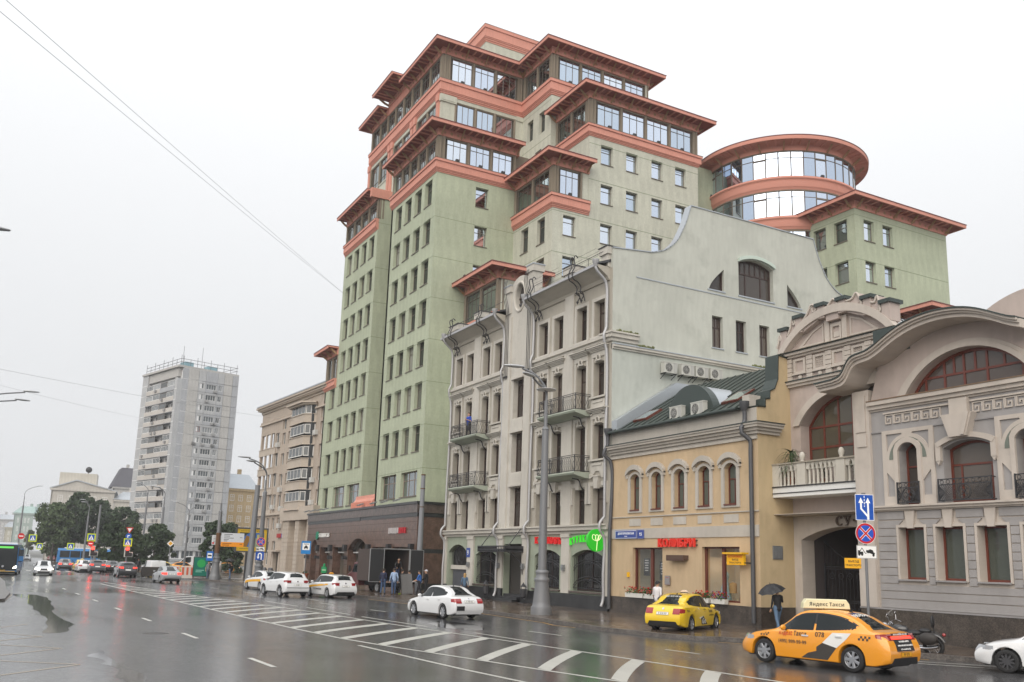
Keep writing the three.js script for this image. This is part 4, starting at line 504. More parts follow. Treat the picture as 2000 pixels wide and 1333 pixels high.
// ------------------------------------------------------------------ the yellow shop house
const ym = { wall: oldPl(0.64, 0.485, 0.315), side: oldPl(0.62, 0.49, 0.305), trim: oldPl(0.57, 0.535, 0.49), slate: M(0.055, 0.07, 0.062, { roughness: 0.38, metalness: 0.35 }), flash: M(0.045, 0.06, 0.055, { roughness: 0.4, metalness: 0.3 }), frame: M(0.12, 0.03, 0.018, { roughness: 0.45 }), clear: new THREE.MeshPhysicalMaterial({ color: C3(0.92, 0.95, 0.94), transmission: 1, thickness: 0, roughness: 0.02, metalness: 0 }) };
{
  const Y = thing('shop_house', 'small yellow two-storey shop house with five arched windows and a dark metal roof', 'house');
  const F = streetF(29.2), b = new MB(F), wins = [-39.12, -37.25, -35.38, -33.5, -31.64].map((c) => [c - 0.98, c - 0.14]);
  wall(b, [-41.95, -30.4, 0.95, 8.55], [...wins.map(([a, c]) => archPts(a, c, 5.6, 7.28, 0.24)), hole(-39.9, -37.35, 1.2, 3.6), hole(-34.3, -31.7, 1.1, 3.63), hole(-36.4, -35.42, 0.3, 3.0)], 0.5); b.build('wall', ym.wall, Y);
  for (const [a, c] of wins) {
    win(Y, F, a, c, 5.6, 7.52, 0.24, { arc: 0.24, t: [0.62], tc: [[0.5, 0, 0.62]], gm: glassM(0.10, 0.115, 0.10), fm: ym.frame, f: 0.07 });
    const d = new MB(F), p = archPts(a - 0.2, c + 0.2, 5.44, 7.34, 0.3), s = poly(p); s.holes.push(new THREE.Path(archPts(a, c, 5.6, 7.28, 0.24).map((q) => V2(...q)))); d.ext(s, 0.002, 0.07);
    const h0 = archPts(a - 0.3, c + 0.3, 7.3, 7.42, 0.34).slice(2), h1 = archPts(a - 0.3, c + 0.3, 7.3, 7.62, 0.4).slice(2); d.ext(poly([...h0, ...h1.reverse()]), 0.002, 0.2); d.box(a - 0.3, a - 0.16, 7.3, 7.5, 0.002, 0.14); d.box(c + 0.16, c + 0.3, 7.3, 7.5, 0.002, 0.14); d.build('window_surround', ym.trim, Y);
    const pn = new MB(F); pn.box(a - 0.08, c + 0.08, 4.74, 5.12, 0.002, 0.03); pn.build('panel', ym.trim, Y); const sl = new MB(F); sl.box(a, c, 5.53, 5.6, -0.2, 0.1); sl.build('window_sill', ym.frame, Y);
  }
  const P = [[29.2, -41.95], [29.2, -30.4], [30.5, -30.4]], tr = new MB(); band(tr, P.slice(0, 2), -0.1, 0.05, 4.08, 4.6); tr.cut(); band(tr, P.slice(0, 2), -0.1, 0.06, 5.2, 5.25); tr.cut(); band(tr, P.slice(0, 2), -0.1, 0.09, 8.48, 8.6); tr.cut();
  band(tr, P, -0.1, 0.12, 8.72, 8.86); band(tr, P, -0.1, 0.22, 8.86, 9.0); band(tr, P, -0.1, 0.36, 9.0, 9.12); band(tr, P, -0.1, 0.42, 9.12, 9.2); tr.build('cornice', ym.trim, Y);
  const pa = new MB(F); pa.box(-41.95, -30.42, 8.55, 9.95, -0.4, 0.001); pa.build('parapet', ym.trim, Y); const fla = new MB(); band(fla, P, -0.05, 0.46, 9.202, 9.24); band(fla, [[29.2, -42], [29.2, -31.4]], -0.5, 0.2, 9.952, 10.02); fla.each('flashing', ym.flash, Y);
  const plh = new MB(); band(plh, [[29.2, -41.9], [29.2, -30.4], [31.2, -30.4]], -0.4, 0.08, 0.1, 1.0); plh.build('plinth', mt.granDark, Y);
  // side wall along the passage, and the stepped pier with its swept copper cap
  const S = sideF(-30.4), sw = new MB(S); wall(sw, poly([[29.203, 1.0], [31.35, 1.0], [31.35, 12.4], [30.6, 12.6], [30.5, 11.4], [30.3, 10.9], [29.95, 10.75], [29.95, 10.4], [29.65, 10.35], [29.65, 10.0], [29.203, 9.95]]), [], 0.5, 0.004); sw.build('side_wall', ym.side, Y); const bw = new MB(); bw.box(29.25, 31.3, 9.9, 10.62, -31.4, -30.92); bw.build('parapet', ym.trim, Y);
  const cp = new MB(S); const q = [[29.2, 9.98], [29.68, 10.0], [29.7, 10.37], [29.98, 10.42], [30.0, 10.77], [30.3, 10.92], [30.52, 11.4], [30.58, 12.55], [31.1, 12.5]]; for (let i = 0; i < q.length - 1; i++) { const [a, c] = [q[i], q[i + 1]], L = Math.hypot(c[0] - a[0], c[1] - a[1]); cp.add(boxG(-L / 2 - 0.02, L / 2 + 0.02, 0.003, 0.05, -0.75, 0.08).rotateZ(Math.atan2(c[1] - a[1], c[0] - a[0])).translate((a[0] + c[0]) / 2, (a[1] + c[1]) / 2, 0)); } cp.build('copper_cap', ym.flash, Y);
  // roof: standing seams, skylights, round dormer
  const RM = new THREE.Matrix4().makeBasis(V(0, 0, 1), V(0.857, 0.515, 0), V(-0.515, 0.857, 0)).setPosition(29.0, 10.03, 0), ro = new MB(RM); ro.box(-41.9, -31.2, 0, 6.2, -0.12, 0); ro.build('roof', ym.slate, Y); const sm2 = new MB(RM); for (let u = -41.6; u < -31.3; u += 0.62) sm2.box(u, u + 0.035, 0.05, 6.15, 0, 0.05); sm2.stuff('roof_seams', ym.slate, Y); const gu = new MB(); gu.add(new THREE.CylinderGeometry(0.09, 0.09, 10.6, 10, 1, false).rotateX(PI / 2).translate(28.9, 9.98, -36.7)); gu.build('gutter', ym.flash, Y);
  for (const u of [-40.2, -32.9]) { const k = new MB(RM); k.box(u - 0.6, u + 0.6, 1.0, 2.3, 0.0, 0.12); const o = k.build('skylight', ym.frame, Y), g = new MB(RM); g.box(u - 0.5, u + 0.5, 1.1, 2.2, 0.121, 0.13); g.build('pane', glassM(0.3, 0.36, 0.34, { metalness: 0.5 }), o); }
  { const fr = frame(29.75, 0, 0, 0, 1), d = new MB(fr), c = -35.55, r = 1.72, o = archPts(c - r, c + r, 10.2, 10.35, 1.35, 24), i = archPts(c - 1.05, c + 1.05, 10.3, 10.35, 0.8, 18); wall(d, poly(o), [i], 0.25); d.build('dormer', ym.wall, Y); const rg = new MB(fr), s = poly(archPts(c - r, c + r, 10.18, 10.35, 1.35, 24)); s.holes.push(new THREE.Path(archPts(c - r + 0.16, c + r - 0.16, 10.2, 10.35, 1.2, 24).map((p) => V2(...p)))); rg.ext(s, 0.002, 0.06); const s2 = poly(archPts(c - 1.22, c + 1.22, 10.3, 10.35, 0.95, 20)); s2.holes.push(new THREE.Path(i.map((p) => V2(...p)))); rg.ext(s2, 0.002, 0.05); rg.build('dormer_trim', ym.trim, Y); const rf = new MB(fr), q2 = poly(archPts(c - r - 0.12, c + r + 0.12, 10.16, 10.35, 1.48, 24)); q2.holes.push(new THREE.Path(archPts(c - r - 0.02, c + r + 0.02, 10.1, 10.33, 1.37, 24).map((p) => V2(...p)))); rf.ext(q2, -0.25, 0.22); rf.build('dormer_roof', ym.flash, Y); const rb = new MB(fr); const q3 = poly(archPts(c - r - 0.1, c + r + 0.1, 10.16, 10.35, 1.46, 24)); rb.ext(q3, -2.6, -0.26); rb.build('dormer_roof', mt.zinc, Y); win(Y, fr, c - 1.05, c + 1.05, 10.3, 11.15, 0.15, { arc: 0.8, m: [0.35, 0.65], gm: mt.oldGlass, fm: ym.frame, f: 0.08 }); }
  acUnit('left air conditioner in front of the round dormer window on the dark roof', 29.3, 10.14, -36.35, -PI / 2 , 'air conditioners at the dormer'); acUnit('right air conditioner in front of the round dormer window on the dark roof', 29.3, 10.14, -34.65, -PI / 2, 'air conditioners at the dormer');
  const zf = new MB(); zf.add(new THREE.ExtrudeGeometry(poly([[29.2, 10.1], [29.2, 10.7], [33.5, 13.4], [34.5, 13.4], [34.5, 12.9], [33.6, 12.7]]), { depth: 0.5, bevelEnabled: false }).translate(0, 0, -41.98)); zf.build('flashing', mt.zinc, Y);
  const dp = new MB(); const zz = -30.95; dp.tube([V(28.95, 9.9, zz), V(28.95, 9.3, zz), V(28.72, 8.95, zz), V(28.72, 8.8, zz), V(29.05, 8.4, zz + 0.25), V(29.05, 8, zz + 0.25), V(29.05, 4, zz + 0.25), V(29.05, 0.3, zz + 0.25)], 0.1, 40, 8); dp.lathe([[0.1, 9.8], [0.22, 10.05], [0.24, 10.25]], 12, [28.95, 0, zz]); dp.cut(); dp.tube([V(28.95, 9.9, -42.0), V(28.95, 9.3, -42.0), V(28.7, 8.9, -42), V(28.7, 8.7, -42), V(29.04, 8.4, -41.85), V(29.04, 4, -41.85), V(29.04, 0.3, -41.85)], 0.1, 40, 8); dp.lathe([[0.1, 9.8], [0.22, 10.05], [0.24, 10.25]], 12, [28.95, 0, -42]); dp.build('downpipe', pipeD, Y);
  // shop interior behind real glass
  const wIn = M(0.6, 0.56, 0.48), inn = new MB(F); for (const [a, c, y0] of [[-39.9, -37.35, 1.2], [-34.3, -31.7, 1.1]]) { inn.box(a - 0.4, c + 0.4, y0 - 0.1, y0 - 0.02, -2.4, -0.3); inn.box(a - 0.4, c + 0.4, 3.7, 3.8, -2.4, -0.51); inn.box(a - 0.4, c + 0.4, y0 - 0.1, 3.8, -2.5, -2.4); inn.box(a - 0.42, a - 0.36, y0, 3.7, -2.4, -0.51); inn.box(c + 0.36, c + 0.42, y0, 3.7, -2.4, -0.51); } inn.box(-36.5, -35.3, 0.2, 3.1, -1.2, -1.1); inn.each('inner_wall', wIn, Y);
  const sf = new MB(F); for (const [a, c, y0, y1, m] of [[-39.9, -37.35, 1.2, 3.6, 0.56], [-34.3, -31.7, 1.1, 3.63, 0.5]]) { sf.cut(); const x = lerp(a, c, m); sf.box(a, a + 0.1, y0, y1, -0.3, -0.18); sf.box(c - 0.1, c, y0, y1, -0.3, -0.18); sf.box(x - 0.09, x + 0.09, y0, y1, -0.3, -0.18); sf.box(a, c, y0, y0 + 0.08, -0.3, -0.18); sf.box(a, c, y1 - 0.08, y1, -0.3, -0.18); const g = new THREE.PlaneGeometry(c - a - 0.1, y1 - y0 - 0.1); g.translate((a + c) / 2, (y0 + y1) / 2, -0.24); g.applyMatrix4(F); mesh('shop_pane', g, ym.clear, Y); } sf.build('shop_window_frame', ym.frame, Y);
  const dr = new MB(F); dr.box(-36.4, -36.2, 0.3, 3.0, -0.4, -0.1); dr.box(-35.72, -35.42, 0.3, 3.0, -0.4, -0.1); dr.box(-36.2, -35.72, 2.75, 3.0, -0.4, -0.1); dr.build('door_frame', ym.frame, Y); const dg = new MB(F); dg.box(-36.2, -35.72, 0.3, 2.75, -0.34, -0.28); dg.build('door', M(0.25, 0.2, 0.16, { roughness: 0.3 }), Y); const hd = new MB(F); hd.box(-36.62, -35.3, 3.0, 3.22, -0.1, 0.35); hd.box(-36.62, -35.3, 2.94, 3.0, 0.25, 0.34); hd.build('door_awning', M(0.09, 0.05, 0.035, { roughness: 0.6 }), Y);
  for (const [x, y, w] of [[-35.9, 0.22, 1.3]]) { const s = new MB(F); s.box(x - w / 2, x + w / 2, 0.15, 0.3, 0, 0.7); s.build('step', mt.granDark, Y); }
  // signs
  const pl = M(0.028, 0.055, 0.27, { roughness: 0.4 });
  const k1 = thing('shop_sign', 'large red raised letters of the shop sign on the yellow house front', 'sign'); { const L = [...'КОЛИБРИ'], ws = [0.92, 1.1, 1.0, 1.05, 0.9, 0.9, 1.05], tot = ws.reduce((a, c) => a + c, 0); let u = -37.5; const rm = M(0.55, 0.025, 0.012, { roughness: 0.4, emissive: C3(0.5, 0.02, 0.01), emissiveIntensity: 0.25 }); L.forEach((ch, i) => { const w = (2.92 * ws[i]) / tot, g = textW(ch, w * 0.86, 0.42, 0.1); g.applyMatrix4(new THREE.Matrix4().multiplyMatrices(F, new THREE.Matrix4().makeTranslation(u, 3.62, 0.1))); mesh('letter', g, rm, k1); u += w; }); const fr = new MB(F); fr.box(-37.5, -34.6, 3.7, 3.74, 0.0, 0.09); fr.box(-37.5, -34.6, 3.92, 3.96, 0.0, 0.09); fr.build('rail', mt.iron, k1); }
  const plate = (name, label, u0, u1, y0, y1, lines, col, fg = '#fff') => { const t = thing(name, label, 'sign'); const bb = new MB(F); bb.box(u0, u1, y0, y1, 0.06, 0.1); bb.build('plate', col, t); const g = new THREE.PlaneGeometry(u1 - u0 - 0.02, y1 - y0 - 0.02); g.translate((u0 + u1) / 2, (y0 + y1) / 2, 0.103); g.applyMatrix4(F); const W = 512, H = Math.round((512 * (y1 - y0)) / (u1 - u0)); mesh('lettering', g, new THREE.MeshStandardMaterial({ roughness: 0.4, map: canvasTex(W, H, (c, w, h) => { c.fillStyle = '#' + col.color.getHexString(); c.fillRect(0, 0, w, h); c.fillStyle = fg; c.strokeStyle = fg; c.lineWidth = 5; c.strokeRect(6, 6, w - 12, h - 12); c.textAlign = 'center'; for (const [s, x, y, z] of lines) { c.font = `bold ${z * h}px sans-serif`; c.fillText(s, x * w, y * h, w * 0.92); } }) }), t); return t; };
  plate('street_plate', 'long blue street name plate with white Cyrillic lettering on the yellow wall', -41.4, -39.42, 4.07, 4.52, [['ДОЛГОРУКОВСКАЯ', 0.5, 0.5, 0.36], ['УЛИЦА', 0.5, 0.8, 0.18]], pl); plate('number_plate', 'small square blue plate with a white 15 beside the street name', -39.36, -38.82, 4.06, 4.53, [['15', 0.5, 0.68, 0.5]], pl);
  plate('notice_plaque', 'grey notice plaque on the yellow wall left of the shop door', -37.05, -36.66, 1.75, 2.2, [['РЕЖИМ', 0.5, 0.25, 0.14]], M(0.25, 0.24, 0.24), '#a22');
  { const t = thing('warning_box', 'yellow illuminated warning box about leaving vehicles on the yellow house front', 'sign'), bb = new MB(F), yl = M(0.75, 0.42, 0.01, { roughness: 0.4 }); bb.box(-32.1, -30.98, 2.8, 3.28, 0.3, 0.42); bb.build('box', yl, t); const h = new MB(F); h.box(-32.2, -30.9, 3.28, 3.36, 0.2, 0.6); h.build('hood', yl, t); const a = new MB(F); a.bar(V(-31.3, 3.1, 0), V(-31.3, 3.1, 0.3), 0.03); a.bar(V(-31.0, 2.9, 0), V(-31.0, 2.9, 0.4), 0.03); a.build('arm', mt.iron, t); const g = new THREE.PlaneGeometry(1.1, 0.46); g.translate(-31.54, 3.04, 0.423); g.applyMatrix4(F); mesh('lettering', g, new THREE.MeshStandardMaterial({ roughness: 0.5, map: canvasTex(512, 214, (c, w, h2) => { c.fillStyle = '#f2b400'; c.fillRect(0, 0, w, h2); c.textAlign = 'center'; c.fillStyle = '#c00'; c.font = 'bold 66px sans-serif'; c.fillText('ОСТОРОЖНО', w / 2, 66, 490); c.fillStyle = '#222'; c.font = 'bold 58px sans-serif'; c.fillText('ВЫЕЗД', w / 2, 128); c.fillText('ТРАНСПОРТА', w / 2, 192, 490); }) }), t); }
  { const v = new MB(S); v.box(29.95, 30.55, 3.1, 3.7, 0.005, 0.05); for (let k = 0; k < 6; k++) v.box(29.98 + k * 0.09, 30.03 + k * 0.09, 3.15, 3.65, 0.05, 0.07); v.build('vent', mt.steel, Y); const e = new MB(F); e.box(-40.3, -40.16, 2.05, 2.3, 0.0, 0.1); e.build('alarm_box', M(0.8, 0.45, 0.01), Y); }
  // posters, lamps and clothes on stands in the shop windows
  const post = (u, y0, y1, tx, w = 0.5) => { const t = thing('poster', tx, 'poster'); const bb = new MB(F); bb.box(u - w / 2, u + w / 2, y0, y1, -0.42, -0.4); bb.build('board', M(0.05, 0.05, 0.055), t); const l = new MB(F); for (let k = 0; k < 5; k++) { const hw = w * (0.16 + 0.2 * R()); l.box(u - hw, u + hw, y1 - 0.13 - k * 0.13, y1 - 0.08 - k * 0.13, -0.398, -0.395); } l.stuff('lettering', M(0.5, 0.48, 0.48), t); };
  post(-39.2, 2.15, 3.05, 'dark poster with pale lines in the left pane of the left shop window'); post(-37.85, 1.95, 2.9, 'dark poster with pale lines in the narrow right pane of the left shop window');
  for (const [u, w0, l] of [[-33.95, 1, 'left round pendant lamp glowing in the right shop window'], [-33.0, 0, 'right round pendant lamp glowing in the right shop window']]) { const t = thing('pendant_lamp', l, 'lamp', [0, 0, 0], 0, 'pendant lamps in the shop window'); const s = new MB(F); s.lathe([[0.001, 0.2], [0.1, 0.19], [0.2, 0.08], [0.22, 0]], 18, [u, 2.95, -1.2]); s.bar(V(u, 3.15, -1.2), V(u, 3.7, -1.2), 0.012); s.build('lamp_shade', M(0.6, 0.42, 0.2), t); const bb = new MB(F); bb.add(new THREE.SphereGeometry(0.1, 12, 8).translate(u, 2.98, -1.2)); bb.build('bulb', M(0.9, 0.8, 0.6, { emissive: C3(1, 0.75, 0.4), emissiveIntensity: 1.1 }), t); const pl2 = new THREE.PointLight(0xffd9b0, 0.5, 0, 2); pl2.position.set(30.4, 2.86, u); pl2.castShadow = true; t.add(pl2); }
  const dress = (u, y, prof, col, l, extra) => { const t = thing('mannequin', l, 'mannequin'), s = new MB(F), g = new THREE.LatheGeometry(prof.map((p) => V2(...p)), 18); g.scale(1, 1, 0.7); g.translate(u, y, -0.85); s.add(g); s.build('dress', col, t); const bd = new MB(F); bd.bar(V(u, 1.12, -0.85), V(u, y + 0.1, -0.85), 0.02); bd.lathe([[0.001, 0.0], [0.17, 0.0], [0.16, 0.02], [0.02, 0.03]], 14, [u, 1.1, -0.85]); bd.lathe([[0.045, 0], [0.05, 0.06], [0.001, 0.1]], 10, [u, y + prof.at(-1)[1], -0.85]); bd.build('stand', M(0.4, 0.34, 0.27), t); if (extra) extra(t); };
  dress(-33.6, 1.18, [[0.34, 0], [0.3, 0.35], [0.22, 0.7], [0.14, 0.85], [0.2, 1.05], [0.21, 1.2], [0.1, 1.3], [0.05, 1.32]], M(0.33, 0.45, 0.47), 'mannequin in a pale blue dress on the left of the right shop window');
  dress(-33.1, 1.2, [[0.2, 0.3], [0.22, 0.6], [0.2, 0.75], [0.05, 0.8]], M(0.5, 0.3, 0.12), 'short mannequin in a yellow and red top beside the blue dress');
  dress(-32.3, 1.12, [[0.3, 0], [0.26, 0.4], [0.2, 0.74], [0.05, 0.76]], M(0.28, 0.075, 0.04), 'mannequin in a beige jacket over a long rust skirt in the right shop window', (t) => { const s = new MB(F), g = new THREE.LatheGeometry([[0.2, 0], [0.21, 0.3], [0.25, 0.5], [0.12, 0.62], [0.05, 0.63]].map((p) => V2(...p)), 16); g.scale(1, 1, 0.7); g.translate(-32.3, 1.8, -0.85); s.add(g); for (const k of [-1, 1]) s.bar(V(-32.3 + k * 0.22, 2.3, -0.85), V(-32.3 + k * 0.26, 1.75, -0.83), 0.07, 0.055); s.build('jacket', M(0.36, 0.25, 0.15), t); });
  dress(-31.88, 1.12, [[0.22, 0], [0.2, 0.6], [0.16, 1.0], [0.05, 1.2]], M(0.2, 0.34, 0.25), 'slim pale green dress at the right edge of the right shop window');
  dress(-37.7, 1.22, [[0.2, 0.2], [0.16, 0.6], [0.2, 0.9], [0.06, 1.0]], M(0.25, 0.08, 0.08), 'mannequin in dark red clothes in the left shop window');
  // flower boxes
  const fbox = (u0, u1, lab, cols, lean) => { const t = thing('flower_box', lab, 'flower box'); const bb = new MB(F); bb.ext(poly([[u0, 1.02], [u1, 1.02], [u1 + 0.03, 1.24], [u0 - 0.03, 1.24]]), 0.1, 0.34); bb.build('trough', mt.offwhite, t); const lf = new MB(F), fl = cols.map(() => new MB(F)); for (let k = 0; k < 90; k++) { const g = new THREE.PlaneGeometry(0.09, 0.06); g.rotateX(rr(-1.4, 1.4)); g.rotateY(rr(-2, 2)); g.translate(rr(u0, u1), 1.24 + rr(-0.04, 0.26), rr(0.06, 0.4)); lf.add(g); } for (let k = 0; k < 46; k++) { const g = new THREE.IcosahedronGeometry(rr(0.022, 0.042), 0); const c = Math.floor(R() * cols.length); g.translate(rr(u0, u1), 1.28 + rr(0, 0.3), rr(0.06, 0.42)); fl[c].add(g); } lf.stuff('leaves', M(0.05, 0.10, 0.03), t); fl.forEach((f, i) => f.g.length && f.stuff('flowers', cols[i], t)); };
  const rf = M(0.42, 0.02, 0.012), pf = M(0.12, 0.03, 0.22); fbox(-40.1, -38.6, 'white trough of red flowers under the left part of the left shop window', [rf]); fbox(-38.5, -37.5, 'shorter white trough of red flowers under the right part of the left shop window', [rf]); fbox(-34.6, -33.5, 'trough of red flowers under the left part of the right shop window', [rf]); fbox(-33.3, -32.4, 'white trough of violet and red flowers under the right shop window', [rf, pf]);
  const bk = new MB(); bk.box(31.8, 45, 0.1, 10.2, -41.8, -30.6); bk.build('inner_wall', M(0.3, 0.27, 0.2), Y);
}
// ------------------------------------------------------------------ gateway building with the scrolled gable, balcony and passage
const gm = { pink: oldPl(0.56, 0.475, 0.44), cream: oldPl(0.62, 0.56, 0.51), grey: oldPl(0.40, 0.385, 0.39), greyD: oldPl(0.36, 0.35, 0.36), frame: M(0.15, 0.035, 0.02, { roughness: 0.4 }), glass: glassM(0.10, 0.085, 0.06), sage: oldPl(0.20, 0.23, 0.20) };
{
  const A = thing('gate_house', 'pink and cream gateway house with scrolled gable, big arched window and vehicle passage', 'house');
  const X = 31.3, F = streetF(X), c = -27.45, b = new MB(F);
  // upper wall with the big window, lower wall with the gate arch
  wall(b, [-30.42, -24.3, 5.05, 12.65], [archPts(-29.8, -25.1, 7.35, 9.2, 1.3, 24)], 0.9); b.build('wall', gm.pink, A);
  const l = new MB(F); wall(l, [-30.42, -24.3, 0.1, 5.04], [archPts(-29.95, -24.9, 0.15, 4.0, 0.55, 20)], 0.8, -0.003); l.build('wall', gm.cream, A);
  win(A, F, -29.8, -25.1, 7.35, 10.5, 0.55, { arc: 1.3, m: [0.19, 0.37, 0.54, 0.72, 0.88], t: [0.26, 0.56], gm: gm.glass, fm: gm.frame, f: 0.12 });
  const ar = new MB(F), s = poly([...archPts(-30.2, -24.7, 9.0, 9.2, 1.62, 28).slice(2), ...archPts(-29.8, -25.1, 9.0, 9.2, 1.3, 28).slice(2).reverse()]); ar.ext(s, 0.002, 0.12); ar.build('arch_moulding', gm.cream, A);
  // frieze with panels between rusticated stubs
  const co = new MB(), P = [[X, -30.45], [X, -24.3]]; band(co, P, -0.1, 0.14, 11.05, 11.18); band(co, P, -0.1, 0.24, 11.18, 11.3); co.cut(); band(co, P, -0.1, 0.14, 12.45, 12.56); band(co, P, -0.1, 0.26, 12.56, 12.68); co.build('cornice', gm.cream, A); const fz = new MB(); band(fz, P, -0.1, 0.3, 11.302, 11.34); band(fz, P, -0.1, 0.32, 12.682, 12.72); fz.each('flashing', ym.flash, A);
  const st = new MB(F); for (const u of [-30.3, -29.05, -27.92, -26.85, -25.75, -24.6]) { for (let k = 0; k < 5; k++) st.box(u - 0.17, u + 0.17, 11.36 + k * 0.215, 11.55 + k * 0.215, 0.002, 0.12); st.cut(); } st.build('rusticated_stub', gm.cream, A);
  const pn = new MB(F); for (const [u, k] of [[-29.68, 0], [-28.48, 1], [-27.38, 0], [-26.3, 1], [-25.2, 0]]) { const q = rect(u - 0.36, u + 0.36, 11.66, 12.36); q.holes.push(new THREE.Path(hole(u - 0.24, u + 0.24, 11.76, 12.26).map((p) => V2(...p)))); pn.ext(q, 0.002, 0.09); pn.box(u - 0.42, u + 0.42, 11.6, 11.66, 0.002, 0.14); pn.add(new THREE.SphereGeometry(0.13, 10, 8).scale(1, 1, 0.5).translate(u, 11.47, 0.04)); if (k) { for (let i = 0; i < 5; i++) { pn.box(u - 0.2 + i * 0.1 - 0.012, u - 0.2 + i * 0.1 + 0.012, 11.76, 12.26, 0.002, 0.03); pn.box(u - 0.24, u + 0.24, 11.8 + i * 0.1, 11.82 + i * 0.1, 0.002, 0.03); } } pn.cut(); } pn.build('panel', gm.cream, A);
  // segmental pediment with niche, stepped cap and scrolls
  const pd = new MB(F); pd.ext(poly(archPts(-30.6, -24.3, 12.7, 12.72, 1.42, 30)), -0.5, 0.0); pd.build('pediment', gm.pink, A);
  const pr = new MB(F), ps = poly(archPts(-30.75, -24.15, 12.72, 12.72, 1.66, 36)); ps.holes.push(new THREE.Path(archPts(-30.35, -24.55, 12.725, 12.73, 1.28, 36).map((p) => V2(...p)))); pr.ext(ps, 0.002, 0.4); pr.build('pediment_arch', gm.cream, A);
  const nb = new MB(F); nb.box(c - 0.62, c - 0.36, 12.75, 13.85, 0.002, 0.12); nb.box(c + 0.36, c + 0.62, 12.75, 13.85, 0.002, 0.12); nb.ext((() => { const q = rect(c - 0.3, c + 0.3, 12.75, 13.6); q.holes.push(new THREE.Path(hole(c - 0.2, c + 0.2, 12.9, 13.45).map((p) => V2(...p)))); return q; })(), 0.002, 0.1); nb.box(c - 0.16, c + 0.16, 12.95, 13.2, 0.002, 0.06); for (const k of [-1, 1]) { const q = poly(k < 0 ? [[c - 2.3, 12.85], [c - 0.75, 12.85], [c - 0.75, 13.75], [c - 1.4, 13.5]] : [[c + 0.75, 12.85], [c + 2.3, 12.85], [c + 1.4, 13.5], [c + 0.75, 13.75]]); q.holes.push(new THREE.Path((k < 0 ? [[c - 2.0, 12.92], [c - 0.82, 12.92], [c - 0.82, 13.64], [c - 1.38, 13.42]] : [[c + 0.82, 12.92], [c + 2.0, 12.92], [c + 1.38, 13.42], [c + 0.82, 13.64]]).map((p) => V2(...p)))); nb.ext(q, 0.002, 0.05); } nb.build('niche', gm.cream, A);
  const stp = new MB(F), cp = new MB(F), sc = new MB(F); const steps = [[-30.35, 13.0, 13.98], [-29.4, 13.5, 14.4], [-28.05, 13.9, 14.66], [-26.85, 13.9, 14.66], [-25.5, 13.5, 14.4], [-24.55, 13.0, 13.98]];
  steps.forEach(([u, y0, y1], i) => { stp.box(u - 0.2, u + 0.2, y0, y1 - 0.2, -0.3, 0.36); stp.cut(); cp.box(u - 0.3, u + 0.3, y1 - 0.2, y1 - 0.04, -0.4, 0.46); cp.cut(); });
  const scroll = (u0, y0, u1, y1, y2) => { const q = poly([[u0, y0 - 0.5], [u1, y1 - 0.5], [u1, y1 + y2 * 0.4], [lerp(u0, u1, 0.7), Math.max(y0, y1) + y2], [lerp(u0, u1, 0.4), lerp(y0, y1, 0.4) + y2 * 0.7], [u0, y0 - 0.1]]); stp.ext(q, -0.25, 0.3); stp.cut(); sc.tube([V(u0, y0, 0.34), V(lerp(u0, u1, 0.35), lerp(y0, y1, 0.35) + y2 * 0.6, 0.34), V(lerp(u0, u1, 0.65), Math.max(y0, y1) + y2, 0.34), V(lerp(u0, u1, 0.92), y1 + y2 * 0.7, 0.34), V(lerp(u0, u1, 0.95), y1 + 0.02, 0.34), V(lerp(u0, u1, 0.75), y1 - 0.05, 0.34), V(lerp(u0, u1, 0.72), y1 + 0.14, 0.34)], 0.05, 30, 6); sc.cut(); };
  scroll(-30.8, 13.0, -30.5, 13.4, 0.2); scroll(-30.1, 13.5, -29.6, 14.0, 0.25); scroll(-29.15, 14.0, -28.3, 14.35, 0.3); scroll(-27.8, 14.2, -27.1, 14.2, 0.42); scroll(-26.6, 14.35, -25.75, 14.0, 0.25); scroll(-25.3, 14.0, -24.8, 13.5, 0.2);
  stp.build('gable_step', gm.pink, A); cp.build('copper_cap', ym.flash, A); sc.build('scroll', gm.cream, A);
  const rb = new MB(); const bar = new THREE.ExtrudeGeometry(poly(archPts(-30.2, -24.4, 12.4, 12.72, 1.35, 20)), { depth: 7, bevelEnabled: false }); bar.applyMatrix4(streetF(38.8)); rb.add(bar); rb.build('roof', M(0.6, 0.62, 0.64, { roughness: 0.35, metalness: 0.3 }), A); const rs = new MB(F); for (let k = 0; k < 7; k++) { const q = poly(archPts(-30.25, -24.35, 12.4, 12.72, 1.4, 20)); q.holes.push(new THREE.Path(archPts(-30.2, -24.4, 12.41, 12.72, 1.34, 20).map((p) => V2(...p)))); rs.ext(q, -1.5 - k * 0.8, -1.46 - k * 0.8); } rs.stuff('roof_seams', mt.iron, A);
  // balcony
  const bc = new MB(F); bc.box(-30.38, -25.0, 5.85, 6.28, -0.2, 1.25); bc.build('balcony_slab', mt.white, A); const be = new MB(F); be.box(-30.38, -25.0, 6.0, 6.04, 1.252, 1.28); be.box(-30.38, -25.0, 6.28, 6.33, -0.2, 1.3); be.build('balcony_edge', mt.iron, A);
  const soff = new MB(F); soff.box(-30.38, -25, 5.05, 5.08, -0.2, 0.9); soff.ext(poly([[0, 0], [0, 0]].length ? [[-30.38, 5.08], [-25, 5.08], [-25, 5.1], [-30.38, 5.1]] : []), 0, 1.2); soff.build('ledge', gm.cream, A);
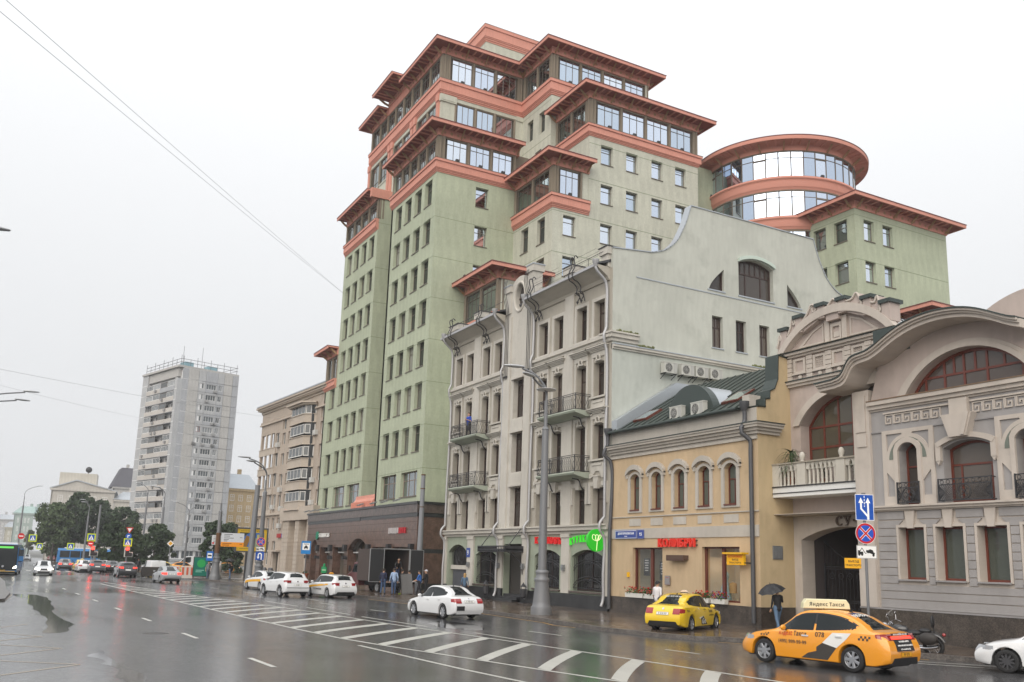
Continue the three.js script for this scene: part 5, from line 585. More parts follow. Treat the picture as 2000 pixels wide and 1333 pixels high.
  const bal = new MB(F), wcr = oldPl(0.66, 0.63, 0.57); for (const [a, d, n] of [[-30.1, -28.95, 5], [-28.4, -26.75, 7], [-26.25, -25.1, 4]]) for (let k = 0; k < n; k++) { const u = lerp(a, d, (k + 0.5) / n); bal.lathe([[0.075, 0], [0.075, 0.06], [0.055, 0.08], [0.055, 0.62], [0.075, 0.64], [0.075, 0.68]], 10, [u, 6.33, 1.12]); bal.cut(); } bal.build('baluster', wcr, A);
  const hr = new MB(F); for (const [a, d, n] of [[-30.1, -28.95, 5], [-28.4, -26.75, 7], [-26.25, -25.1, 4]]) { const w = (d - a) / n, q = rect(a, d, 7.0, 7.32); for (let k = 0; k < n; k++) { const x = a + w * k; const m = x + w; q.holes.push(new THREE.Path((k < n - 1 ? [[x + w * 0.72, 7.02], [x + w * 1.28, 7.02], [x + w * 1.28, 7.12], [m, 7.26], [x + w * 0.72, 7.12]] : [[x + w * 0.72, 7.02], [x + w * 0.9, 7.02], [x + w * 0.9, 7.1]]).map((p) => V2(...p)))); } hr.ext(q, 1.03, 1.2); hr.cut(); } hr.build('balustrade_arcade', wcr, A);
  const pp = new MB(F); for (const u of [-30.24, -28.68, -26.5]) pp.box(u - 0.24, u + 0.24, 6.33, 7.3, 1.0, 1.24); pp.each('balcony_post', wcr, A); const hc = new MB(F); hc.box(-30.4, -25.05, 7.3, 7.37, 0.96, 1.28); hc.build('handrail', oldPl(0.4, 0.36, 0.3), A); const fi = new MB(F); for (const u of [-28.68, -26.5]) { fi.lathe([[0.12, 0], [0.07, 0.05], [0.12, 0.16], [0.13, 0.28], [0.08, 0.4], [0.001, 0.44]], 14, [u, 7.37, 1.12]); fi.cut(); } fi.build('finial', wcr, A);
  // the passage
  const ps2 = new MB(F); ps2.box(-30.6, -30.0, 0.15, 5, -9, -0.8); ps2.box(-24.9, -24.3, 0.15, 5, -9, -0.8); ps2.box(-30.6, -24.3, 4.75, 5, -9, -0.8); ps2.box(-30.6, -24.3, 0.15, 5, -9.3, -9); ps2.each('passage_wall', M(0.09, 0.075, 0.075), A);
  const ga = new MB(F), gi = -1.4; for (const [a, d] of [[-29.9, -27.5], [-27.4, -25.0]]) { ga.cut(); ga.sbar(V(a, 0.2, gi), V(a, 3.0, gi), 0.07); ga.sbar(V(d, 0.2, gi), V(d, 3.0, gi), 0.07); for (const y of [0.3, 1.3, 1.38, 2.75, 2.85]) ga.sbar(V(a, y, gi), V(d, y, gi), 0.04); for (let u = a + 0.2; u < d; u += 0.2) { ga.sbar(V(u, 0.3, gi), V(u, 2.8, gi), 0.024); } for (let u = a + 0.4; u < d - 0.2; u += 0.5) { ga.add(new THREE.TorusGeometry(0.13, 0.02, 5, 14).translate(u, 2.45, gi)); ga.add(new THREE.TorusGeometry(0.1, 0.018, 5, 14).translate(u, 1.0, gi)); } const k = a < -28; for (let i = 0; i < 12; i++) { const t0 = i / 12, y = (t) => (k ? 4.0 - 1.15 * Math.sin(t * PI / 2) : 2.85 + 0.0 * t); if (k) { ga.sbar(V(lerp(a, d, t0), 2.85, gi), V(lerp(a, d, t0), y(t0), gi), 0.02); ga.sbar(V(lerp(a, d, t0), y(t0), gi), V(lerp(a, d, t0 + 1 / 12), y(t0 + 1 / 12), gi), 0.05); } } } ga.build('gate', mt.iron, A);
  acUnit('left air conditioner high on the dark wall inside the gate passage', 38, 3.55, -28.6, -PI / 2, 'air conditioners in the passage'); acUnit('right air conditioner high on the dark wall inside the gate passage', 38, 3.55, -27.0, -PI / 2, 'air conditioners in the passage');
  { const t = thing('letter_sign', 'raised dark letters over the vehicle gate, partly behind the road signs', 'sign'); [['С', -27.85, 0.34], ['У', -27.42, 0.38], ['-', -26.92, 0.14], ['1', -26.62, 0.2]].slice(0, 3).forEach(([ch, u, w]) => { const g = textW(ch, w, ch === '-' ? 0.1 : 0.42, 0.06, fontS); g.applyMatrix4(new THREE.Matrix4().multiplyMatrices(F, new THREE.Matrix4().makeTranslation(u, ch === '-' ? 4.75 : 4.58, 0.06))); mesh('letter', g, M(0.1, 0.07, 0.05, { roughness: 0.4, metalness: 0.4 }), t); }); }
  { const t = thing('potted_plant', 'tall drooping dark green plant in a pot on the balcony above the gate', 'plant', [30.45, 6.33, -29.6]); const p = new MB(); p.lathe([[0.16, 0], [0.24, 0.4], [0.22, 0.4], [0.001, 0.36]], 14); p.build('pot', M(0.3, 0.12, 0.06), t); const tr = new MB(); tr.bar(V(0, 0.3, 0), V(0.02, 1.5, 0.05), 0.07, 0.05); tr.build('stem', M(0.16, 0.09, 0.05), t); const lf = new MB(); for (let k = 0; k < 130; k++) { const a = rr(0, 2 * PI), L = rr(0.35, 0.95), h = rr(0.7, 1.6), pts = [V(0, h, 0), V(Math.cos(a) * L * 0.5, h + 0.22, Math.sin(a) * L * 0.5), V(Math.cos(a) * L, h - rr(0.0, 0.55), Math.sin(a) * L)]; const cv = new THREE.QuadraticBezierCurve3(...pts), n = 5, pos = []; for (let i = 0; i < n; i++) { const q0 = cv.getPoint(i / n), q1 = cv.getPoint((i + 1) / n), w0 = 0.028 * (1 - i / n) + 0.004, w1 = 0.028 * (1 - (i + 1) / n) + 0.004, sx = -Math.sin(a), sz = Math.cos(a); pos.push(q0.x - sx * w0, q0.y, q0.z - sz * w0, q0.x + sx * w0, q0.y, q0.z + sz * w0, q1.x + sx * w1, q1.y, q1.z + sz * w1, q0.x - sx * w0, q0.y, q0.z - sz * w0, q1.x + sx * w1, q1.y, q1.z + sz * w1, q1.x - sx * w1, q1.y, q1.z - sz * w1); } const g = new THREE.BufferGeometry(); g.setAttribute('position', new THREE.Float32BufferAttribute(pos, 3)); g.computeVertexNormals(); lf.add(g); } lf.stuff('leaves', M(0.05, 0.085, 0.03, { side: THREE.DoubleSide }), t);
    for (const [z, k, l] of [[-27.8, 0.6, 'small leafy plant in a pot behind the middle of the white balustrade'], [-26.0, 0.55, 'small leafy plant in a pot behind the right end of the white balustrade']]) { const c2 = copyOf(t, l, [30.5, 6.33, z], z); c2.scale.setScalar(k); } }
}
// ------------------------------------------------------------------ the grey and cream house on the right
{
  const N = thing('street_house', 'grey and cream house with a meander frieze and a great half-round attic window', 'house');
  const X = 29.8, F = streetF(X), b = new MB(F), gw = [-22.44, -20.83, -19.17, -17.5, -15.8, -14.1, -12.4, -10.7].map((c) => [c - 1.12, c]), dep = 0.42;
  // ground floor: rusticated courses, each a block of its own
  wall(b, [-24.65, -8, 1.3, 5.0], gw.map(([a, c]) => hole(a, c, 2.42, 4.36)), 0.5, -0.05); b.build('wall', gm.cream, N);
  const ru = new MB(F), ys = [1.34, 1.68, 1.98, 2.26, 2.56, 2.86, 3.16, 3.46, 3.76, 4.05, 4.35, 4.66], edges = [-24.5, ...gw.flatMap(([a, c]) => [a - 0.12, c + 0.12]), -8];
  ys.forEach((y, i) => { if (i === ys.length - 1) return; const y1 = ys[i + 1] - 0.035; if (y < 2.1) { const lens = [-24.5, -8]; ru.box(lens[0], lens[1], y, y1, -0.049, 0.0); ru.cut(); return; } for (let k = 0; k < edges.length; k += 2) { let a = edges[k], c = edges[k + 1]; if (y > 4.3) { ru.ext(poly([[a - (k ? 0.0 : 0), y], [c, y], [c + (k < edges.length - 2 ? 0.32 : 0), y1], [a - (k ? 0.32 : 0), y1]]), -0.049, 0.0); } else ru.box(a, c, y, y1, -0.049, 0.0); ru.cut(); } });
  ru.build('rustication', gm.grey, N); const top = new MB(F); for (let k = 0; k < edges.length; k += 2) { const a = k ? (edges[k - 1] + edges[k]) / 2 - 0.0 : -24.5, c = k < edges.length - 2 ? (edges[k + 1] + edges[k + 2]) / 2 : -8; top.box(a + (k ? 0.3 : 0), c - 0.3, 4.68, 4.98, -0.049, 0.0); top.cut(); } top.build('rustication', gm.grey, N);
  for (const [a, c] of gw) { win(N, F, a, c, 2.42, 4.36, dep, { gm: glassM(0.075, 0.085, 0.07), fm: gm.frame, f: 0.08 }); const m = (a + c) / 2, k = new MB(F); k.ext(poly([[m - 0.13, 4.32], [m + 0.13, 4.32], [m + 0.22, 4.98], [m - 0.22, 4.98]]), -0.049, 0.06); k.build('keystone', gm.cream, N); const f = new MB(F), s = rect(a - 0.1, c + 0.1, 2.38, 4.46); s.holes.push(new THREE.Path(hole(a, c, 2.42, 4.36).map((p) => V2(...p)))); f.ext(s, -0.049, 0.012); f.build('window_surround', gm.cream, N); const sl = new MB(F); sl.box(a - 0.06, c + 0.04, 2.36, 2.419, -0.4, 0.1); sl.build('window_sill', gm.greyD, N); }
  const pl = new MB(); band(pl, [[33, -25.35], [X, -25.35], [X, -8]], -0.4, 0.08, 0.05, 1.26); pl.build('plinth', mt.granDark, N); const pc = new MB(); band(pc, [[33, -25.35], [X, -25.35], [X, -8]], -0.3, 0.1, 1.262, 1.32); pc.build('plinth_cap', gm.greyD, N);
  const si = new MB(), SP = [[X, -24.6], [X, -8]]; band(si, SP, -0.1, 0.08, 4.99, 5.04); band(si, SP, -0.1, 0.16, 5.04, 5.13); band(si, SP, -0.1, 0.24, 5.13, 5.2); si.build('sill_course', gm.cream, N);
  // first floor
  const fl = new MB(F), small = [[-23.36, -22.5], [-18.62, -17.72], [-13.2, -12.3]], big = [[-21.45, -19.52], [-16.1, -14.2], [-10.9, -9]]; wall(fl, [-24.65, -8, 5.2, 9.0], [...small.map(([a, c]) => archPts(a, c, 5.22, 7.3, 0.3)), ...big.map(([a, c]) => archPts(a, c, 5.22, 7.2, 0.26))], 0.5, -0.004); fl.build('wall', gm.grey, N);
  for (const [a, c] of small) {
    win(N, F, a, c, 5.22, 7.6, dep, { arc: 0.3, t: [0.62], gm: mt.oldGlass, fm: gm.frame, f: 0.08 }); const m = (a + c) / 2 + 0.0, s = rect(m - 1.15, m + 1.15, 5.2, 8.14);
    const d = new MB(F), cy = 6.98, ro = 0.98; // circle ring and frame
    s.holes.push(new THREE.Path(archPts(a - 0.14, c + 0.14, 5.19, 7.36, 0.4, 12).map((p, i) => V2(p[0], i < 2 ? 5.205 : p[1]))));
    for (const k of [-1, 1]) { const seg = [], seg2 = []; for (let i = 0; i <= 10; i++) { const t = lerp(-0.2, PI * 0.42, i / 10); seg.push([m + k * (ro - 0.14) * Math.cos(t), cy + (ro - 0.14) * Math.sin(t)]); } for (let i = 0; i <= 8; i++) { const t = lerp(-0.25, -0.93, i / 8); seg2.push([m + k * (ro - 0.14) * Math.cos(t), cy + (ro - 0.14) * Math.sin(t)]); } const outer = []; for (let i = 0; i <= 8; i++) { const t = lerp(0.32, PI * 0.43, i / 8); outer.push([m + k * ro * Math.cos(t), cy + ro * Math.sin(t)]); } s.holes.push(new THREE.Path([...outer, [m + k * 0.25, 7.99], [m + k * 0.96, 7.99]].map((p) => V2(...p)))); s.holes.push(new THREE.Path([[m + k * 0.62, 5.55], [m + k * 0.98, 5.55], [m + k * 0.98, 6.5], [m + k * 0.9, 6.42], [m + k * 0.62, 6.1]].map((p) => V2(...p)))); }
    d.ext(s, -0.003, 0.06); d.build('window_surround', gm.cream, N);
    const g = new MB(F); for (const k of [-1, 1]) { const o = [], i2 = []; for (let i = 0; i <= 14; i++) { const t = lerp(0.0, PI * 0.46, i / 14); o.push([m + k * 0.83 * Math.cos(t), cy + 0.83 * Math.sin(t)]); i2.push([m + k * Math.min(0.83 * Math.cos(t), 0.66), cy + Math.min(0.83 * Math.sin(t), t < 0.75 ? 0.6 * t : 0.66)]); } g.ext(poly([...o, ...i2.reverse()]), -0.003, 0.075); g.cut(); } g.build('sage_inlay', gm.sage, N);
    const f2 = new MB(F), q = poly(archPts(a - 0.18, c + 0.18, 5.2, 7.38, 0.42, 14)); q.holes.push(new THREE.Path(archPts(a, c, 5.205, 7.3, 0.3, 14).map((p) => V2(...p)))); f2.ext(q, -0.003, 0.1); f2.build('window_frame_moulding', gm.cream, N);
  }
  for (const [a, c] of big) {
    win(N, F, a, c, 5.22, 7.46, dep, { arc: 0.26, t: [0.62], tc: [[0.22, 0, 0.62], [0.84, 0, 0.62]], gm: mt.oldGlass, fm: gm.frame, f: 0.09 }); const m = (a + c) / 2, h0 = archPts(a - 0.1, c + 0.12, 7.0, 7.25, 0.28).slice(2), h1 = archPts(a - 0.22, c + 0.24, 7.0, 7.4, 0.32).slice(2), d = new MB(F); d.ext(poly([...h0, ...h1.reverse()]), -0.003, 0.16); for (const k of [a - 0.22, c + 0.04]) { d.box(k, k + 0.2, 6.75, 7.42, -0.003, 0.14); d.ext(poly([[k, 6.75], [k + 0.1, 6.6], [k + 0.2, 6.75]]), -0.003, 0.12); } d.build('window_hood', gm.cream, N);
    const k = new MB(F), km = m - 0.12; k.ext(poly([[km - 0.34, 7.56], [km + 0.34, 7.56], [km + 0.62, 8.4], [km - 0.62, 8.4]]), -0.003, 0.34); k.box(km - 0.36, km + 0.36, 8.4, 8.97, -0.003, 0.2); k.build('keystone', gm.cream, N); const k2 = new MB(F); k2.ext(poly([[km + 0.16, 7.6], [km + 0.3, 7.6], [km + 0.56, 8.42], [km + 0.36, 8.42]]), 0.341, 0.4); k2.build('keystone', gm.cream, N);
  }
  const rails = [...small.map(([a, c]) => [a - 0.05, c + 0.05, 0.3]), ...big.map(([a, c]) => [a - 0.1, c + 0.05, 0.4])]; for (const [a, c, o] of rails) { const r = new MB(F), w = o - 0.16; for (const y of [5.28, 5.85, 6.05]) r.sbar(V(a, y, w), V(c, y, w), 0.035); for (const u of [a, c]) { r.sbar(V(u, 5.25, w), V(u, 6.08, w), 0.04); for (const y of [5.28, 6.05]) r.sbar(V(u, y, w), V(u, y, -0.1), 0.03); } for (let u = a - 0.6; u < c; u += 0.085) { const p = (x, y) => V(cl(x, a, c), y, w), e = 0.57; if (Math.abs(u + e / 2 - (a + c) / 2) > 0.3) { r.sbar(p(u, 5.28), p(u + e, 5.85), 0.012); r.sbar(p(u + e, 5.28), p(u, 5.85), 0.012); } } r.add(new THREE.TorusGeometry(0.26, 0.02, 5, 24).translate((a + c) / 2, 5.57, w)); for (let k = 0; k < 4; k++) r.add(new THREE.TorusGeometry(0.1, 0.014, 4, 14).translate((a + c) / 2 + 0.11 * Math.cos(k * PI / 2), 5.57 + 0.11 * Math.sin(k * PI / 2), w)); for (let u = a + 0.15; u < c; u += 0.25) r.add(new THREE.TorusGeometry(0.07, 0.012, 4, 12).translate(u, 5.95, w)); r.build('railing', mt.iron, N); }
  // meander frieze and cornice
  const kz = big.map(([a, c]) => (a + c) / 2 - 0.12), fr = new MB(F), stepG = 0.415; let segs = []; { let a = -23.95; for (const k of kz) { segs.push([a, k - 0.4]); a = k + 0.42; } segs.push([a, -8]); }
  for (const [a, c] of segs) { fr.box(a, c, 8.8, 8.86, -0.003, 0.1); for (let u = a + 0.05; u < c - stepG; u += stepG) { const s = 0.055, y = 8.4, q = (x0, x1, y0, y1) => fr.box(u + x0 * s, u + x1 * s, y + y0 * s, y + y1 * s, -0.003, 0.05); q(0, 7.4, 6, 6.8); q(0, 0.8, 0.8, 6); q(0, 5, 0, 0.8); q(4.2, 5, 0.8, 4.2); q(2, 4.2, 3.4, 4.2); q(2, 2.8, 2.2, 3.4); q(6.6, 7.4, 0, 6); fr.cut(); } } fr.build('meander_motif', gm.cream, N);
  const cn = new MB(); band(cn, SP, -0.1, 0.06, 8.97, 9.05); band(cn, SP, -0.1, 0.16, 9.05, 9.2); band(cn, SP, -0.1, 0.26, 9.2, 9.36); cn.build('cornice', gm.cream, N); const cf = new MB(); band(cf, SP, -0.1, 0.29, 9.362, 9.4); cf.build('flashing', M(0.2, 0.13, 0.08), N); const dw = new MB(F); dw.box(-24.6, -8, 8.1, 8.15, -0.003, 0.05); dw.build('string_course', gm.greyD, N);
  // corner pilaster
  const cpz = new MB(F); cpz.box(-25.4, -24.6, 1.32, 9.9, -3, 0.12); cpz.build('corner_pilaster', gm.cream, N); const cp2 = new MB(F); cp2.box(-25.25, -24.76, 8.2, 9.7, 0.121, 0.17); cp2.box(-25.2, -24.74, 7.6, 8.12, 0.121, 0.17); cp2.each('pilaster_panel', gm.cream, N);
  // attic: sweeping eave over a half-round window
  const cx = -20.3, eo = (r) => { const p = []; const add = (u, y) => p.push([u, y]); add(-26.3, 9.95 + r); add(-25.35, 9.98 + r); const cv = new THREE.CubicBezierCurve(V2(-25.3, 10.0 + r), V2(-24.6, 10.0 + r), V2(-24.8, 10.75 + r), V2(-24.15, 10.8 + r)).getPoints(10); cv.forEach((q) => add(q.x, q.y)); new THREE.CubicBezierCurve(V2(-23.7, 10.85 + r), V2(-22.9, 11.05 + r), V2(-22.4, 11.75 + r), V2(-20.6, 11.78 + r)).getPoints(14).forEach((q) => add(q.x, q.y)); return p; };
  const mir = (p) => [...p, ...p.slice().reverse().map(([u, y]) => [2 * -20.6 - u, y]).slice(1, -13)], lo = mir(eo(0)), hi = mir(eo(0.3)); const att = new MB(F), aw = poly([[-24.6, 9.36], [-16.2, 9.36], ...lo.slice(12).reverse().map(([u, y]) => [cl(u, -24.6, -16.2), y])]); aw.holes.push(new THREE.Path(archPts(-22.85, -17.75, 9.4, 9.42, 1.42, 24).map((p) => V2(...p)))); att.ext(aw, -0.5, -0.005); att.build('attic_wall', gm.pink, N);
  const evs = new MB(F); evs.ext(poly([...lo, ...hi.slice().reverse()]), -0.4, 1.1); evs.build('eave', gm.cream, N); const ev2 = new MB(F); ev2.ext(poly([...mir(eo(0.14)), ...mir(eo(0.28)).reverse()]), 1.102, 1.2); ev2.ext(poly([...mir(eo(0.22)), ...mir(eo(0.3)).reverse()]), 1.202, 1.3); ev2.build('eave_moulding', gm.cream, N); const ev3 = new MB(F); ev3.ext(poly([...mir(eo(0.302)), ...mir(eo(0.35)).reverse()]), -0.6, 1.36); ev3.build('roof_edge', ym.flash, N);
  const rr2 = new MB(F); for (const [q, d] of [[0.0, 0.0], [0.18, 0.07]]) { const s = poly(archPts(-23.3 + q, -17.3 - q, 9.41, 9.42, 1.72 - q * 0.7, 28)); s.holes.push(new THREE.Path(archPts(-22.85, -17.75, 9.415, 9.43, 1.42, 28).map((p) => V2(...p)))); rr2.ext(s, -0.004 + d, 0.06 + d); } rr2.build('window_arch', gm.cream, N);
  win(N, F, -22.85, -17.75, 9.41, 10.84, 0.32, { arc: 1.42, m: [0.28, 0.44, 0.62], tc: [[0.12, 0, 0.7], [0.36, 0.45, 0.96], [0.53, 0.45, 0.98], [0.75, 0.45, 0.9], [0.88, 0, 0.7]], t: [0.42], gm: glassM(0.10, 0.08, 0.07), fm: gm.frame, f: 0.11 });
  const bx = new MB(F); bx.box(-25.42, -24.3, 10.2, 11.65, -1.6, -0.1); bx.box(-24.3, -23.4, 11.0, 12.2, -2.4, -0.4); bx.each('attic_block', gm.cream, N); const bcp = new MB(F); bcp.box(-24.4, -23.3, 11.7, 12.35, -2.2, -0.1); bcp.box(-24.35, -22.6, 11.25, 11.6, -0.8, 0.0); bcp.each('copper_cap', ym.flash, N);
  const a2 = new MB(F); a2.ext(poly(archPts(-21.2, -15.4, 11.0, 11.6, 1.3, 24)), -3.5, -1.2); a2.build('rear_gable', gm.pink, N); const bk = new MB(); bk.box(30.4, 44, 0.1, 10.6, -25.2, -8.2); bk.build('inner_wall', M(0.2, 0.19, 0.19), N); const rf = new MB(F); rf.box(-24.2, -8, 10.6, 10.75, -6, -0.6); rf.build('roof', mt.zinc, N);
}
// ------------------------------------------------------------------ the stone-coloured residential block beyond the tower
{
  const S = thing('residential_block', 'stone-coloured seven-storey residential block with loggias and a stacked bay window', 'apartment building');
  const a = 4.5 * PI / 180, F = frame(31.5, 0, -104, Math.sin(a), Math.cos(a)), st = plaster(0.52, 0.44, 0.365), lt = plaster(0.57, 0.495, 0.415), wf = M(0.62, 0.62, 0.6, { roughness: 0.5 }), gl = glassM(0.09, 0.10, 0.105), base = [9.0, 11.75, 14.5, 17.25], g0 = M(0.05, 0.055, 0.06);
  const b = new MB(F), holes = [], W = (u, w, y, h, m = [0.5]) => { holes.push(hole(u, u + w, y, y + h)); win(S, F, u, u + w, y, y + h, 0.22, { m, gm: gl, fm: wf, f: 0.08 }); };
  for (const [i, y] of base.entries()) { for (const u of [-16.1, -13.9]) W(u, 1.15, y, 1.55); W(-2.6, 1.1, y, 1.6, [0.5]); if (i === 0) for (const u of [-24.4, -22.2, -20.1, -18.3]) W(u, 1.4, y, 1.7, [0.33, 0.66]); else { W(-18.9, 1.5, y, 1.8); holes.push(hole(-24.8, -19.2, y - 0.1, y + 1.95)); } }
  for (const u of [-16.2, -13.6, -2.6]) W(u, 1.3, 19.3, 1.5); for (const u of [-24.3, -22, -19.9, -17.8, -15.7, -13.6]) W(u, 1.1, 6.0, 1.6);
  for (const u of [-24.3, -21.9, -19.5, -16.9]) W(u, 1.2, 1.5, 3.1, [0.5]); wall(b, [-25.2, 0, 0.1, 22.6], holes, 0.35); b.build('wall', st, S);
  for (const [i, y] of base.entries()) { const k = new MB(F); k.box(-25.2, -18.4, y - 1.0, y - 0.1, 0.002, 0.12); k.box(-25.2, -18.4, y - 0.14, y - 0.04, 0.12, 0.18); k.build('loggia_parapet', lt, S); if (i) { const c = new MB(F); for (const u of [-25, -22.9, -20.9, -19.15]) { c.bar(V(u, y - 0.1, -0.1), V(u, y + 1.95, -0.1), 0.16); c.cut(); } c.build('column', lt, S); } }
  const bw = new MB(F); bw.box(-25.2, -18.3, 8.3, 20.2, -2.0, -1.9); bw.build('loggia_back', st, S);
  { // bay window stack
    const P = [[-10.8, 0], [-10.0, 1.2], [-5.0, 1.2], [-4.0, 0]], toW = (p) => { const v = V(p[0], 0, p[1]).applyMatrix4(F); return [v.x, v.z]; }, path = P.map(toW), bb = new MB(); for (const y of [8.2, 10.65, 13.4, 16.15, 18.9]) { band(bb, path, -0.4, 0.0, y, y + 1.05); band(bb, path, -0.4, 0.1, y + 1.05, y + 1.12); band(bb, path, -0.4, 0.12, y, y + 0.1); bb.cut(); } band(bb, path, -0.6, 0.3, 21.1, 21.3); band(bb, path, -0.6, 0.6, 21.3, 21.5); bb.build('bay_window', lt, S);
    for (const y of [9.32, 12.07, 14.52 + 0.3, 17.57, 20.02 + 0.05]) for (let i = 0; i < 3; i++) { const A = path[i], B = path[i + 1], L = Math.hypot(B[0] - A[0], B[1] - A[1]), f = frame(A[0], 0, A[1], B[0] - A[0], B[1] - A[1]); win(S, f, 0.12, L - 0.12, y - 0.04, y + 1.15, 0.08, { m: L > 2 ? [0.25, 0.5, 0.75] : [0.5], gm: gl, fm: wf, f: 0.1 }); }
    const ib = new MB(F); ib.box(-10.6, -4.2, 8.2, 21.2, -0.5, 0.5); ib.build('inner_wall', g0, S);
  }
  const co = new MB(), W2 = (u, w) => { const v = V(u, 0, w).applyMatrix4(F); return [v.x, v.z]; }, P = [W2(-25.2, -9), W2(-25.2, 0), W2(0, 0)]; band(co, P, -0.2, 0.15, 22.3, 22.6); band(co, P, -0.2, 0.6, 22.75, 23.0); band(co, P, -0.2, 0.8, 23.0, 23.25); co.cut(); band(co, P, -0.2, 0.3, 7.95, 8.2); co.cut(); band(co, P, -0.2, 0.25, 20.6, 20.8); co.build('cornice', lt, S);
  const dn = new MB(F); for (let u = -25.1; u < 0; u += 0.36) dn.box(u, u + 0.18, 22.58, 22.76, 0.05, 0.5); for (let u = -25; u < -11; u += 0.5) dn.box(u, u + 0.25, 20.8, 21.1, 0.002, 0.25); dn.stuff('dentils', lt, S);
  const ro = new MB(F); ro.ext(poly([[0, 0], [1, 1]].length ? [[-25.6, 23.25], [0, 23.25], [0, 23.4], [-25.6, 23.4]] : []), -9, 0.85); ro.ext(poly([[-25, 23.4], [0, 23.4], [0, 24.2], [-24, 24.2]]), -8, -1.5); ro.build('roof', mt.zinc, S);
  const por = new MB(F); for (const [u, w] of [[-10.9, 2.2], [-6.4, 1.3], [-2.4, 1.6]]) { for (let k = 0; k < 13; k++) por.box(u, u + w, 0.2 + k * 0.52, 0.68 + k * 0.52, 0.002, 0.85); por.box(u + 0.03, u + w - 0.03, 0.2, 7.0, 0.003, 0.8); por.cut(); } por.ext(poly([[-11.4, 7.0], [-0.2, 7.0], [0.0, 8.6], [-11.8, 8.6]]), 0.002, 1.1); por.build('portal', lt, S);
  const en = new MB(F); en.box(-14.6, -12.6, 0.2, 3.0, -0.2, 0.05); en.build('door', mt.oldGlass, S); const aw = new MB(F); aw.box(-15.4, -12.0, 3.2, 3.4, 0, 1.1); aw.box(-15.2, -14.7, 0.2, 3.2, 0.0, 0.5); aw.box(-12.7, -12.2, 0.2, 3.2, 0.0, 0.5); aw.build('porch', lt, S);
  const s5 = thing('shop_sign', 'small red and blue shop sign on the stone-coloured block', 'sign'), q = new MB(F); q.box(-14.6, -12.9, 5.0, 5.5, 0.1, 0.25); q.build('box', M(0.35, 0.03, 0.03), s5); const q2 = new MB(F); q2.box(-12.9, -12.0, 5.0, 5.5, 0.1, 0.25); q2.build('box', M(0.05, 0.06, 0.3), s5);
  const ac = new MB(F); for (const [u, y] of [[-3.6, 17.3], [-3.6, 11.5], [-17.2, 17.0], [-21, 10.6], [-15, 10.9], [-14, 8.4], [-17.4, 8.7], [-3.4, 8.8], [-18.8, 5.0], [-14.2, 6.2]]) { ac.box(u - 0.45, u + 0.45, y, y + 0.6, 0.02, 0.4); ac.add(new THREE.CylinderGeometry(0.22, 0.22, 0.03, 12).rotateX(PI / 2).translate(u - 0.1, y + 0.3, 0.41)); ac.cut(); } ac.build('air_conditioner', M(0.5, 0.5, 0.48), S);
  const bk = new MB(F); bk.box(-18.2, -0.1, 0, 22.5, -9, -0.6); bk.box(-25, -18.1, 0, 22.5, -9, -2.1); bk.each('inner_wall', g0, S); const ew = new MB(frame(...[P[0][0], 0, P[0][1]], P[1][0] - P[0][0], P[1][1] - P[0][1])); ew.box(0, 7.2, 0, 22.5, -0.3, -0.002); ew.build('wall', st, S);
}
